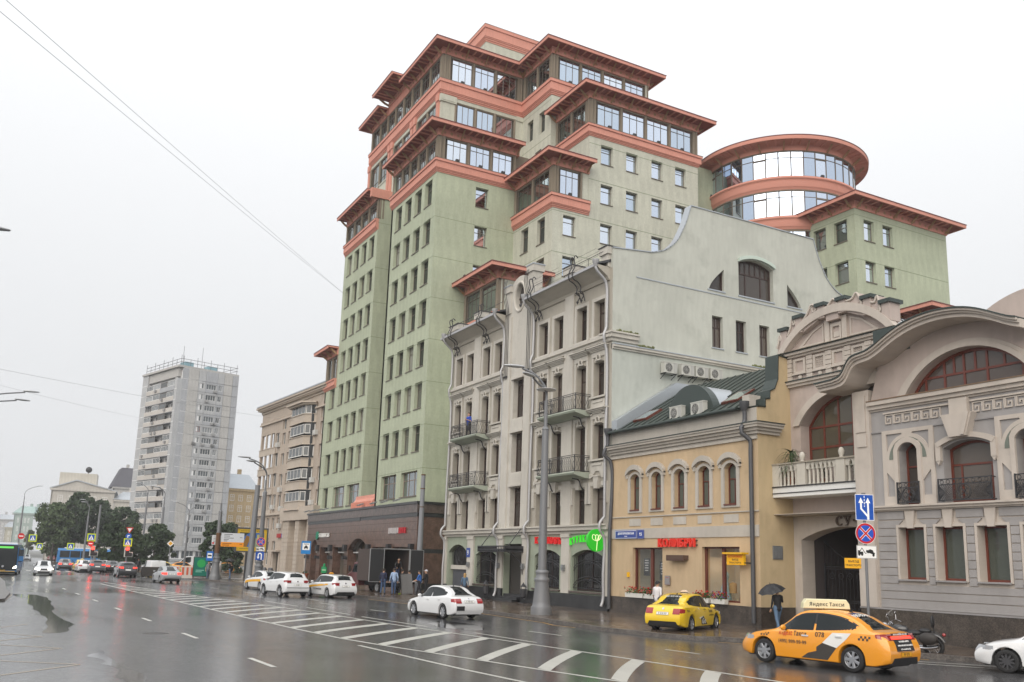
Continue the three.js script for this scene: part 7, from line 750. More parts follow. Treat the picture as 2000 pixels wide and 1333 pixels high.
  // lamps, wrapped round the corners
  const corner = (name, y0, y1, rear, w0, w1, back, m, sgn) => { const e = rear ? L : 0, dir = rear ? -1 : 1, pl = []; for (let i = 0; i <= 5; i++) { const s = e + dir * lerp(0, back, i / 5); pl.push([hwAt(cl(s, 0, L), (y0 + y1) / 2) * (i === 0 ? Math.min(1, w1) : 1) + 0.008, s - L / 2]); } const sh = poly([[hw * w0, e - dir * 0.012 - L / 2], [pl[0][0] - 0.01, e - dir * 0.012 - L / 2], ...pl, [pl[5][0] - 0.08, pl[5][1]], [hw * w0, e + dir * 0.1 - L / 2]]), gg = new THREE.ExtrudeGeometry(sh, { depth: y1 - y0, steps: 4, bevelEnabled: false }); gg.rotateX(PI / 2); gg.translate(0, y1, 0); const pp = gg.attributes.position; for (let i = 0; i < pp.count; i++) { const s = pp.getZ(i) + L / 2; if (Math.abs(s - e) > 0.02) pp.setY(i, lerp(pp.getY(i), (y0 + y1) / 2 + (rear ? 0.03 : 0.05), 0.42 * cl(Math.abs(s - e) / back))); if (sgn < 0) pp.setX(i, -pp.getX(i)); } if (sgn < 0) { for (let i = 0; i < pp.count; i += 3) { const a = [pp.getX(i + 1), pp.getY(i + 1), pp.getZ(i + 1)]; pp.setXYZ(i + 1, pp.getX(i + 2), pp.getY(i + 2), pp.getZ(i + 2)); pp.setXYZ(i + 2, ...a); } } return mesh(name, warp(gg), m, T); };
  const tl = o.tail || { sedan: [0.73, 0.93], wagon: [0.82, 1.0], suv: [0.92, 1.08], van: [0.7, 1.1] }[style], hl2 = { sedan: [0.55, 0.72], wagon: [0.6, 0.77], suv: [0.7, 0.86], van: [0.66, 0.86] }[style];
  for (const sgn of [-1, 1]) { corner('tail_light', tl[0], tl[1], true, style === 'van' ? 0.84 : 0.5, 1, style === 'van' ? 0.12 : 0.3, o.brake ? tailOn : tailOff, sgn); corner('headlight', hl2[0], hl2[1], false, 0.42, 1, 0.5, o.lamps ? headOn : headOff, sgn); }
  const bx = (name, m, ...a) => { const b = new MB(); b.box(...a); return mesh(name, warp(b.merge()), m, T); };
  bx('grille', blackTrim, -hw * 0.4, hw * 0.4, hl2[0] - 0.02, hl2[1] - 0.03, -L / 2 - 0.014, -L / 2 + 0.06); bx('lower_grille', blackTrim, -hw * 0.62, hw * 0.62, 0.27, 0.42, -L / 2 - 0.012, -L / 2 + 0.06); const bl = o.clad ? 0.62 : 0.42; const rb = new MB(); rb.ext(poly([[-hw * 0.78, 0.24 + (S.gc || 0)], [hw * 0.78, 0.24 + (S.gc || 0)], [hw * (o.clad ? 0.84 : 0.66), bl], [-hw * (o.clad ? 0.84 : 0.66), bl]]), L / 2 - 0.08, L / 2 + 0.01); mesh('bumper_insert', warp(rb.merge()), o.plain ? pt : blackTrim, T);
  if (o.clad) for (const sgn of [-1, 1]) strip((s) => bot(s) + 0.005, (s) => bot(s) + 0.07, 0.35, L - 0.3, sgn, 'cladding', blackTrim, 0.006);
  const py = o.plateY || (style === 'sedan' ? 0.8 : 0.78), plm = o.plate ? new THREE.MeshStandardMaterial({ roughness: 0.5, map: canvasTex(256, 56, (c, w, h) => { c.fillStyle = o.plateBg || '#d8d8d4'; c.fillRect(0, 0, w, h); c.strokeStyle = '#222'; c.lineWidth = 3; c.strokeRect(2, 2, w - 4, h - 4); c.fillStyle = '#181818'; c.font = 'bold 44px sans-serif'; c.textAlign = 'center'; c.fillText(o.plate, w / 2, 44, w - 14); }) }) : mt.white; { const b = new THREE.BoxGeometry(0.52, 0.115, 0.012); b.translate(0, py, L / 2 + 0.014); mesh('licence_plate', warp(b), plm, T); }
  for (const sgn of [-1, 1]) { for (const s of S.bd) { const w = 0.007, y0 = s > S.b1 * L * 0 ? 0.3 : 0.3; side('door_seam', [[s * L - w, Math.max(bot(s * L) + 0.06, 0.3)], [s * L + w, Math.max(bot(s * L) + 0.06, 0.3)], [s * L + w, bp(s * L) + 0.01], [s * L - w, bp(s * L) + 0.01]], blackTrim, sgn, 0.004); }
    for (const s of [S.bd[1] - 0.05, S.bd[2] - 0.035]) { const b = new MB(), y = bp(s * L) - 0.1, wv = hwAt(s * L, y); b.box(sgn > 0 ? wv : -wv - 0.035, sgn > 0 ? wv + 0.035 : -wv, y - 0.018, y + 0.018, s * L - 0.1 - L / 2, s * L + 0.08 - L / 2); mesh('door_handle', b.merge(), o.handle || pt, T); }
    const ms = S.cowl * L + 0.42, mg = new THREE.SphereGeometry(1, 14, 10); mg.scale(0.11, 0.075, 0.055); mg.translate(sgn * (half(ms) + 0.07), bp(ms) + 0.1, ms - L / 2); mesh('mirror', mg, o.mirror || pt, T); const ma = new MB(); ma.sbar(V(sgn * half(ms) * 0.9, bp(ms) + 0.05, ms - L / 2), V(sgn * (half(ms) + 0.05), bp(ms) + 0.07, ms - L / 2), 0.05); ma.build('mirror_arm', blackTrim, T);
    for (const c of [xf, xr]) { const w = wheelSrc(R0, o.rim || 'seven').clone(); w.name = 'wheel'; w.position.set(sgn * (hw * 0.985 - 0.105), R0, c - L / 2); w.rotation.y = sgn > 0 ? 0 : PI; w.rotateX(R() * 3); T.add(w); } }
  const an = new MB(); an.ext(poly([[0, 0], [0.14, 0], [0.1, 0.05], [0.07, 0.06]]), -0.012, 0.012); an.M = null; const ag = an.merge(); ag.rotateY(-PI / 2); ag.translate(0, tp(S.rr * L) - 0.005, S.rr * L - L / 2 - 0.12); mesh('aerial', ag, blackTrim, T);
  const badge = new THREE.CylinderGeometry(0.045, 0.045, 0.02, 18); badge.rotateX(PI / 2); badge.translate(0, tl[1] - 0.02 - (style === 'suv' ? 0.06 : 0.0), L / 2 + 0.006); mesh('badge', warp(badge), chrome, T);
  if (o.roofSign) { const [w, h2, d, m, sx] = o.roofSign, sh = poly([[-w / 2, 0], [w / 2, 0], [w / 2 - 0.02, h2 * 0.55], [w / 2 - 0.1, h2], [-w / 2 + 0.1, h2], [-w / 2 + 0.02, h2 * 0.55]]), b = new MB(); b.ext(sh, -d / 2, d / 2, 0.02); const gg = b.merge(); gg.rotateY(sx || 0); gg.translate(0, tp(0.5 * L) + 0.02, 0.5 * L - L / 2); mesh('roof_sign', gg, m, T); const bs = new MB(); bs.box(-0.16, 0.16, tp(0.5 * L) - 0.02, tp(0.5 * L) + 0.04, 0.5 * L - L / 2 - 0.06, 0.5 * L - L / 2 + 0.06); bs.build('sign_base', blackTrim, T); }
  T.userData.api = undefined; delete T.userData.api; return { T, L, side, strip, hwAt, bp, tp, sheetOn, topY, rh, warp, S, text: (str, s0, y0, hgt, sgn, m, w) => { const gg = new THREE.ShapeGeometry(fontB.generateShapes(str, hgt), 3); gg.computeBoundingBox(); const W0 = gg.boundingBox.max.x, p = gg.attributes.position, sc = w ? w / W0 : 1; for (let i = 0; i < p.count; i++) p.setXY(i, s0 + (sgn < 0 ? p.getX(i) * sc : -p.getX(i) * sc), y0 + p.getY(i)); return side('lettering', gg, m, sgn, 0.0065); } };
}
const inkD = M(0.05, 0.045, 0.04, { side: THREE.DoubleSide }), inkW = M(0.7, 0.7, 0.68, { side: THREE.DoubleSide }), inkR = M(0.5, 0.05, 0.03, { side: THREE.DoubleSide });
const checks = (c, s, y, sgn, d = 0.05) => { for (let i = 0; i < 6; i++) for (let j = 0; j < 2; j++) if ((i + j) % 2 === 0) c.side('check', [[s + i * d, y + j * d], [s + i * d + d, y + j * d], [s + i * d + d, y + j * d + d], [s + i * d, y + j * d + d]], inkD, sgn, 0.006); };
// orange taxi in the foreground
{
  const c = car('taxi', 'bright orange taxi saloon with a long pale roof sign in the near lane', 'taxi', 'sedan', 20.45, -18.75, -11, PT.orange, { fine: true, plate: 'РУ 078', plateBg: '#e0a010', handle: PT.white, plateY: 0.5, brake: false, tail: [0.84, 0.99], roofSign: [1.25, 0.25, 0.3, M(0.72, 0.68, 0.45, { roughness: 0.4 }), -0.75] }), L = c.L;
  c.T.scale.setScalar(1.05);
  c.side('white_flash', [[2.9, 0.93], [3.42, 0.95], [3.3, 0.8], [3.02, 0.56], [2.62, 0.66]], inkW, -1, 0.005); c.side('black_flash', [[2.62, 0.66], [3.02, 0.56], [2.75, 0.24], [1.98, 0.24]], inkD, -1, 0.0055); c.text('Яндекс', 1.3, 0.78, 0.13, -1, inkR, 0.42); c.text('Такси', 1.76, 0.78, 0.13, -1, inkD, 0.38); c.text('(495) 999-99-99', 1.3, 0.58, 0.09, -1, inkD, 0.85); c.text('078', 2.4, 0.8, 0.12, -1, inkD); checks(c, 0.72, 0.72, -1, 0.045); checks(c, 3.62, 0.8, -1, 0.055);
  const bd = new THREE.BoxGeometry(0.86, 0.28, 0.012); bd.translate(0, 0.72, L / 2 + 0.012); mesh('boot_panel', c.warp(bd), blackTrim, c.T); const bar = new THREE.BoxGeometry(1.0, 0.06, 0.02); bar.translate(0, 0.9, L / 2 + 0.008); mesh('light_bar', c.warp(bar), tailOn, c.T); const bp2 = new THREE.BoxGeometry(0.9, 0.055, 0.012); bp2.translate(0, 0.975, L / 2 + 0.004); mesh('boot_panel', c.warp(bp2), blackTrim, c.T);
  for (const [w, y] of [[0.46, 0.81], [0.72, 0.72], [0.5, 0.63], [0.7, 0.975]]) { const t = new MB(); for (let u = -w / 2; u < w / 2; u += 0.05) t.box(u, u + rr(0.02, 0.042), y - 0.018, y + rr(0.01, 0.022), L / 2 + 0.02, L / 2 + 0.024); const gg = t.merge(); mesh('lettering', c.warp(gg), inkW, c.T).userData.kind = 'stuff'; }
  { const gg = new THREE.ShapeGeometry(fontB.generateShapes('999-99-99', 0.12), 2), p = gg.attributes.position; gg.computeBoundingBox(); const w = gg.boundingBox.max.x; for (let i = 0; i < p.count; i++) { const x = p.getX(i) - w / 2 - 0.05, s = c.S.rr * L + 0.32 - p.getY(i) * 1.2; p.setXYZ(i, x, c.topY(s, x) + 0.02, s - L / 2 + 0.008); } mesh('lettering', c.warp(gg), inkW, c.T); }
  { const gg = new THREE.ShapeGeometry(fontB.generateShapes('Яндекс Такси', 0.1), 2); gg.computeBoundingBox(); gg.translate(-gg.boundingBox.max.x / 2, 0.07, 0.152); gg.rotateY(-0.75); gg.translate(0, c.tp(0.5 * L) + 0.02, 0); mesh('lettering', gg, inkD, c.T); }
  for (const sgn of [-1, 1]) { const r = new THREE.BoxGeometry(0.1, 0.14, 0.03); r.translate(sgn * 0.68, 0.5, L / 2 - 0.02); mesh('reflector', c.warp(r), tailOff, c.T); }
}
{ // yellow taxi on the pavement
  const c = car('taxi', 'yellow taxi saloon standing half on the pavement before the shop', 'taxi', 'sedan', 24.8, -30.25, 62, PT.yellow, { fine: true, L: 4.55, y: 0.1, plate: 'Н 818 ХУ', plateY: 0.72, rim: 'five', W: 1.7, tail: [0.7, 0.92], roofSign: [0.34, 0.1, 0.12, M(0.62, 0.5, 0.42), 0] });
  c.side('white_flash', [[2.78, 0.93], [3.2, 0.95], [2.75, 0.5], [2.35, 0.55]].map((p) => p), inkW, 1, 0.005); c.side('black_flash', [[2.35, 0.6], [2.62, 0.52], [2.52, 0.26], [1.9, 0.26]], inkD, 1, 0.0055); c.text('Go', 2.5, 0.3, 0.2, 1, inkW, 0.42); c.text('078', 2.28, 0.78, 0.1, 1, inkD); c.text('Такси', 1.75, 0.72, 0.12, 1, inkD, 0.4); c.text('495 999 99', 1.72, 0.58, 0.07, 1, inkD, 0.5); checks(c, 3.75, 0.78, 1, 0.045); checks(c, 0.72, 0.76, 1, 0.04);
  { const L = c.L, gg = new THREE.ShapeGeometry(fontB.generateShapes('495 999 99 99', 0.08), 2), p = gg.attributes.position; gg.computeBoundingBox(); const w = gg.boundingBox.max.x; for (let i = 0; i < p.count; i++) { const x = p.getX(i) - w / 2, s = c.S.rr * L + 0.36 - p.getY(i) * 1.2; p.setXYZ(i, x, c.topY(s, x) + 0.02, s - L / 2 + 0.008); } mesh('lettering', c.warp(gg), inkW, c.T); }
}
{ const c = car('car', 'white saloon with a black patch on its rear bumper in the middle lane', 'car', 'sedan', 18.4, -40.2, -8, PT.white, { fine: true, plain: 1, plate: 'С 109 ЕА', tail: [0.72, 0.93] }); const p = new THREE.BoxGeometry(0.42, 0.2, 0.012); p.translate(-0.5, 0.5, c.L / 2 + 0.012); mesh('bumper_patch', c.warp(p), blackTrim, c.T); }
{ const c = car('car_sharing_car', 'white car with an orange roof line, cut off by the right edge of the picture', 'car', 'sedan', 25.75, -15.1, -26, PT.white, { fine: true, rim: 'ten', mirror: blackTrim }); c.strip((s) => c.tp(s) - 0.16, (s) => c.tp(s) - 0.07, 1.3, 2.6, -1, 'orange_stripe', M(0.7, 0.16, 0.02, { side: THREE.DoubleSide }), 0.01); c.text('СИ', 1.32, 0.55, 0.15, -1, M(0.12, 0.05, 0.12, { side: THREE.DoubleSide })); }
{ const c = car('taxi', 'white estate taxi with a yellow stripe and small orange roof lamp beside the kerb', 'taxi', 'wagon', 19.3, -60.6, -9, PT.white, { plate: 'Т 470', roofSign: [0.34, 0.1, 0.12, M(0.7, 0.3, 0.01), 0] }); c.strip((s) => c.bp(s) - 0.3 + s * 0.04, (s) => c.bp(s) - 0.14 + s * 0.02, 0.6, 3.6, -1, 'yellow_stripe', M(0.7, 0.36, 0.02, { side: THREE.DoubleSide }), 0.006); c.text('Ситимобил', 1.5, 0.5, 0.14, -1, inkD, 1.2); }
car('suv', 'white crossover with black lower bumper moving in the middle lane', 'car', 'suv', 16.55, -62.1, -9, PT.white, { clad: true, rim: 'five', plate: 'К 204' });
{ const c = car('taxi', 'white taxi with a yellow stripe mostly hidden behind the white crossover', 'taxi', 'sedan', 17.9, -73.3, -9, PT.white, {}); c.strip((s) => c.bp(s) - 0.3, (s) => c.bp(s) - 0.12, 0.6, 3.6, -1, 'yellow_stripe', M(0.7, 0.36, 0.02, { side: THREE.DoubleSide }), 0.006); }
car('car', 'silver saloon with its brake lights on in the far lanes', 'car', 'sedan', 12.75, -87.9, -4, PT.silver, { brake: true, plate: 'М 117' });
car('suv', 'black crossover braking left of the silver saloon', 'car', 'suv', 11.05, -105, -2, PT.black, { brake: true, clad: true }); car('van', 'small white panel van just ahead of the silver saloon', 'van', 'van', 14.2, -107.6, -6, PT.white, { brake: true });
car('suv', 'dark grey crossover waiting at the red light beside the yellow taxi', 'car', 'suv', 9.6, -123.5, -2, PT.grey, { brake: true, clad: true }); car('car', 'black saloon waiting between two dark crossovers at the red light', 'car', 'sedan', 11.7, -127, -2, PT.black, { brake: true }); car('car', 'white saloon waiting in the gap beyond the dark cars at the light', 'car', 'sedan', 11.2, -134, -2, PT.white, { brake: true });
car('taxi', 'yellow taxi waiting at the left end of the queue at the light', 'taxi', 'sedan', 8.5, -131, -2, PT.yellow, { brake: true, roofSign: [0.4, 0.12, 0.14, M(0.7, 0.6, 0.3), 0] }); car('car', 'white saloon half hidden between the yellow taxi and the dark crossover', 'car', 'sedan', 8.5, -126, -2, PT.white, {});
car('car', 'dark saloon driving away alone near the crossing', 'car', 'sedan', 6.9, -138, 0, PT.grey, { brake: true }); car('car', 'white saloon coming towards the viewer with its headlights lit', 'car', 'sedan', 3.45, -107.5, 180, PT.white, { lamps: true });
car('suv', 'white estate car crossing the junction behind the queue', 'car', 'suv', 15.3, -156, 78, PT.white, {}); car('car', 'small dark red car at the far kerb left of the blue bus', 'car', 'wagon', 9.0, -232, 10, PT.maroon, {}); car('car', 'dark car beside the small dark red one left of the blue bus', 'car', 'sedan', 11.3, -226, 8, PT.black, {}); car('car', 'pale saloon far down the street right of the oncoming bus', 'car', 'sedan', 4.0, -236, 182, PT.silver, {}); car('car', 'red car far down the street beside the oncoming bus', 'car', 'sedan', 2.6, -252, 182, paint(0.4, 0.03, 0.02), {});
car('taxi', 'orange taxi in the side street in front of the white van', 'taxi', 'sedan', 22.3, -139, 95, PT.orange, {}); car('taxi', 'yellow taxi behind the silver saloon on the square', 'taxi', 'sedan', 18.9, -133, 98, PT.yellow, {}); car('car', 'white hatchback right of the orange taxi in the side street', 'car', 'wagon', 26.2, -141, 85, PT.white, {}); car('taxi', 'orange taxi behind the white hatchback in the side street', 'taxi', 'sedan', 29.8, -146, 80, PT.orange, {}); { const c = car('van', 'long white delivery van in the side street before the panel tower', 'van', 'van', 24.5, -147, -88, PT.white, { L: 5.6 }); c.T.scale.y = 1.25; }
// ------------------------------------------------------------------ buses, lorry, motorcycle
function bus(label, x, z, heading, front) {
  const T = thing('city_bus', label, 'bus', [x, 0, z], (-heading * PI) / 180), L = 11.8, blue = paint(0.012, 0.16, 0.42), dk = glassM(0.015, 0.018, 0.02), b = new MB(); const s = poly([[-1.25, 0.32], [1.25, 0.32], [1.27, 1.2], [1.24, 2.6], [1.05, 3.02], [-1.05, 3.02], [-1.24, 2.6], [-1.27, 1.2]]); b.ext(s, -L / 2, L / 2, 0.1); b.build('body', blue, T);
  const rf = new MB(); rf.box(-1.0, 1.0, 3.02, 3.2, -L / 2 + 1.2, L / 2 - 0.8); rf.build('roof_unit', mt.white, T);
  for (const sg of [-1, 1]) { for (let k = 0; k < 6; k++) { const w = new MB(); w.box(sg * 1.262 - 0.012, sg * 1.262 + 0.012, 1.25, 2.55, -L / 2 + 0.5 + k * 1.85, -L / 2 + 2.22 + k * 1.85); w.build('side_window', dk, T); } for (const zz of [-3.3, 3.0]) { const w = wheelSrc(0.48, 'seven').clone(); w.name = 'wheel'; w.position.set(sg * 1.16, 0.48, zz); w.rotation.y = sg > 0 ? 0 : PI; T.add(w); } }
  const ws = new MB(); ws.ext(poly([[-1.2, 0.48], [1.2, 0.48], [1.14, 2.92], [0.98, 2.98], [-0.98, 2.98], [-1.14, 2.92]]), -L / 2 - 0.02, -L / 2 + 0.05); ws.build('windscreen', dk, T); const ds = new MB(); ds.box(-0.75, 0.75, 2.62, 2.8, -L / 2 - 0.03, -L / 2 - 0.021); ds.build('destination_display', M(0.05, 0.3, 0.05, { emissive: C3(0.2, 0.9, 0.15), emissiveIntensity: 0.5 }), T); for (const sg of [-1, 1]) { const h = new MB(); h.ext(poly([[sg * 0.85, 0.66], [sg * 1.2, 0.7], [sg * 1.18, 0.98], [sg * 0.98, 0.84]]), -L / 2 - 0.03, -L / 2); h.build('headlight', front ? headOn : headOff, T); const m = new MB(); m.box(sg * 1.32 - 0.08, sg * 1.32 + 0.08, 1.9, 2.5, -L / 2 - 0.22, -L / 2 - 0.06); m.box(sg * 1.28 - 0.04, sg * 1.28 + 0.04, 2.5, 2.7, -L / 2 - 0.14, -L / 2 + 0.1); m.build('mirror', blackTrim, T); }
  const bd = new MB(); bd.add(new THREE.CylinderGeometry(0.11, 0.11, 0.03, 20).rotateX(PI / 2).translate(0, 0.86, -L / 2 - 0.03)); bd.build('badge', chrome, T); const gp = new MB(); gp.box(-1.1, 1.1, 0.36, 0.42, -L / 2 - 0.015, -L / 2); gp.box(-0.26, 0.26, 0.45, 0.57, -L / 2 - 0.02, -L / 2 - 0.001); gp.build('licence_plate', M(0.6, 0.36, 0.03), T); const ub = new MB(); ub.box(-1.1, 1.1, 0.2, 0.5, -L / 2 + 0.4, L / 2 - 0.4); ub.build('underbody', blackTrim, T); return T;
}
bus('black-fronted blue city bus coming towards the viewer at the left edge', 0.05, -110, 183, true); bus('bright blue city bus crossing the junction in the distance', 14.4, -201, -88, false); 
{ // lorry with its rear doors open
  const T = thing('lorry', 'maroon box lorry parked by the granite arcade with both rear doors swung open', 'lorry', [25.45, 0.12, -67.2], (9 * PI) / 180), bl = M(0.022, 0.023, 0.025, { roughness: 0.6 }), al = M(0.4, 0.41, 0.42, { roughness: 0.4, metalness: 0.5 });
  const bx = new MB(); bx.box(-1.1, -1.05, 0.95, 3.2, -2.0, 2.0); bx.box(1.05, 1.1, 0.95, 3.2, -2.0, 2.0); bx.box(-1.1, 1.1, 3.2, 3.26, -2.0, 2.0); bx.box(-1.1, 1.1, 0.85, 0.95, -2.0, 2.0); bx.box(-1.1, 1.1, 0.95, 3.2, -2.06, -2.0); bx.build('box_body', M(0.06, 0.045, 0.04, { roughness: 0.7 }), T); const fr = new MB(); for (const s of [-1, 1]) fr.box(s * 1.12 - 0.04, s * 1.12 + 0.04, 0.82, 3.3, 1.98, 2.06); fr.box(-1.16, 1.16, 3.24, 3.32, 1.98, 2.06); fr.box(-1.16, 1.16, 0.78, 0.86, 1.98, 2.08); fr.build('door_frame', al, T);
  for (const [hx, a, l] of [[-1.14, PI + 0.12, 'left'], [1.14, -0.18, 'right']]) { const d = new THREE.Group(), b = new MB(); d.name = 'rear_door'; b.box(0, 1.1, 0.86, 3.24, -0.03, 0.03); b.build('door_panel', bl, d); const e = new MB(); e.box(-0.02, 0.03, 0.84, 3.26, -0.04, 0.04); e.box(1.08, 1.12, 0.84, 3.26, -0.04, 0.04); e.box(0, 1.1, 0.82, 0.86, -0.04, 0.04); e.box(0, 1.1, 3.24, 3.27, -0.04, 0.04); e.build('door_edge', al, d); d.position.set(hx, 0, 2.08); d.rotation.y = l === 'left' ? PI - 0.15 : -0.12; T.add(d); }
  const cb = new MB(); const cs = poly([[-2.1, 0.5], [-3.9, 0.5], [-4.0, 0.95], [-3.75, 1.25], [-3.2, 1.45], [-2.85, 2.15], [-2.1, 2.25]]); const g = new THREE.ExtrudeGeometry(cs, { depth: 1.86, bevelEnabled: true, bevelSize: 0.05, bevelThickness: 0.05, bevelSegments: 2 }); g.rotateY(-PI / 2); g.translate(0.93, 0, 0); cb.add(g); cb.build('cab', PT.maroon, T); const cw = new MB(); cw.ext(poly([[2.25, 1.45], [3.05, 1.45], [2.78, 2.05], [2.25, 2.1]]), -1.0, -0.985); const wg = cw.merge(); wg.rotateY(PI / 2); wg.translate(0, 0, 0); mesh('side_window', wg, carGlass, T); const ch = new MB(); ch.box(-0.4, 0.4, 0.5, 0.8, -3.5, 1.9); ch.box(-1.0, 1.0, 0.45, 0.75, 1.6, 1.75); ch.build('chassis', blackTrim, T); for (const [sx, zz] of [[-1, -3.1], [1, -3.1], [-1, 0.9], [1, 0.9]]) { const w = wheelSrc(0.4, 'seven').clone(); w.name = 'wheel'; w.position.set(sx * 0.85, 0.4, zz); w.rotation.y = sx > 0 ? 0 : PI; T.add(w); } const mr = new MB(); mr.box(-1.35, -1.2, 1.5, 1.95, -3.05, -2.97); mr.bar(V(-1.0, 1.6, -3), V(-1.25, 1.7, -3), 0.02); mr.build('mirror', blackTrim, T);
}
{ // motorcycle with saddlebag and windshield
  const T = thing('motorcycle', 'black cruiser motorcycle with leather saddlebag and clear windshield parked behind the orange taxi', 'motorcycle', [26.1, 0.0, -20.5], (22 * PI) / 180), wz = [-0.85, 0.8];
  for (const z of wz) { const b = new MB(); b.add(new THREE.TorusGeometry(0.27, 0.065, 10, 30).rotateY(PI / 2)); const w = b.build('wheel', rubber, T); w.position.set(0, 0.33, z); const r = new MB(); r.add(new THREE.TorusGeometry(0.21, 0.015, 6, 28).rotateY(PI / 2)); for (let k = 0; k < 12; k++) r.bar(V(0, 0, 0), V(0, 0.21 * Math.cos(k * PI / 6), 0.21 * Math.sin(k * PI / 6)), 0.006, 0.006, 4); r.bar(V(-0.08, 0, 0), V(0.08, 0, 0), 0.05); r.build('rim', chrome, w); const f = new MB(); f.add(new THREE.TorusGeometry(0.36, 0.075, 8, 20, PI * 0.75).rotateZ(0.35).rotateY(PI / 2).scale(1, 1, 1)); const fm = f.build('mudguard', PT.black, T); fm.position.set(0, 0.33, z); }
  const b = new MB(); b.lathe([[0.001, -0.3], [0.13, -0.25], [0.17, 0], [0.12, 0.25], [0.001, 0.32]], 16); b.g[0].rotateX(PI / 2); b.g[0].translate(0, 0.82, -0.25); b.build('tank', PT.black, T); const s = new MB(); s.add(new THREE.SphereGeometry(1, 16, 10).scale(0.17, 0.09, 0.28).translate(0, 0.74, 0.22)); s.add(new THREE.SphereGeometry(1, 16, 10).scale(0.14, 0.08, 0.2).translate(0, 0.82, 0.58)); s.build('seat', blackTrim, T); const bk = new MB(); bk.add(new THREE.SphereGeometry(1, 14, 10).scale(0.13, 0.2, 0.06).translate(0, 1.12, 0.82)); bk.bar(V(0, 0.75, 0.85), V(0, 1.1, 0.84), 0.02); bk.build('sissy_bar', blackTrim, T);
  for (const sx of [-1, 1]) { const g = new MB(); g.add(new THREE.SphereGeometry(1, 14, 10).scale(0.13, 0.2, 0.3).translate(sx * 0.27, 0.6, 0.72)); g.build('saddlebag', M(0.03, 0.026, 0.024, { roughness: 0.6 }), T); const e = new MB(); e.tube([V(sx * 0.16, 0.35, -0.3), V(sx * 0.22, 0.3, 0.1), V(sx * 0.22, 0.3, 0.7), V(sx * 0.24, 0.36, 1.0)], 0.045, 14, 8); e.build('exhaust', chrome, T); const m = new MB(); m.add(new THREE.SphereGeometry(1, 12, 8).scale(0.09, 0.06, 0.02).translate(sx * 0.42, 1.3, -0.45)); m.bar(V(sx * 0.36, 1.05, -0.42), V(sx * 0.42, 1.28, -0.45), 0.01); m.build('mirror', chrome, T); }
  const en = new MB(); en.box(-0.2, 0.2, 0.3, 0.62, -0.35, 0.2); for (const a of [-0.25, 0.25]) en.bar(V(0, 0.45, -0.08 + a * 0.3), V(0, 0.78, -0.08 + a), 0.1, 0.09, 10); en.build('engine', M(0.2, 0.2, 0.2, { metalness: 0.7, roughness: 0.35 }), T); const fk = new MB(); for (const sx of [-1, 1]) fk.bar(V(sx * 0.1, 0.33, -0.85), V(sx * 0.1, 1.05, -0.48), 0.03); fk.tube([V(-0.42, 1.02, -0.28), V(-0.3, 1.08, -0.42), V(0, 1.04, -0.5), V(0.3, 1.08, -0.42), V(0.42, 1.02, -0.28)], 0.018, 16, 6); fk.add(new THREE.SphereGeometry(0.12, 14, 10).translate(0, 0.9, -0.68)); fk.build('fork', chrome, T); const ws = new MB(); ws.add(new THREE.SphereGeometry(0.42, 18, 10, PI * 1.22, PI * 0.56, 0.2, 1.0).translate(0, 1.05, -0.25)); ws.build('windshield', new THREE.MeshPhysicalMaterial({ color: C3(0.9, 0.92, 0.93), transmission: 0.9, roughness: 0.1, side: THREE.DoubleSide }), T); const tl = new MB(); tl.add(new THREE.SphereGeometry(0.06, 10, 8).translate(0, 0.72, 1.14)); tl.build('tail_light', tailOff, T); const ks = new MB(); ks.bar(V(-0.15, 0.35, 0), V(-0.42, 0.02, 0.1), 0.015); ks.build('kickstand', mt.iron, T); T.rotation.z = 0.06;
}
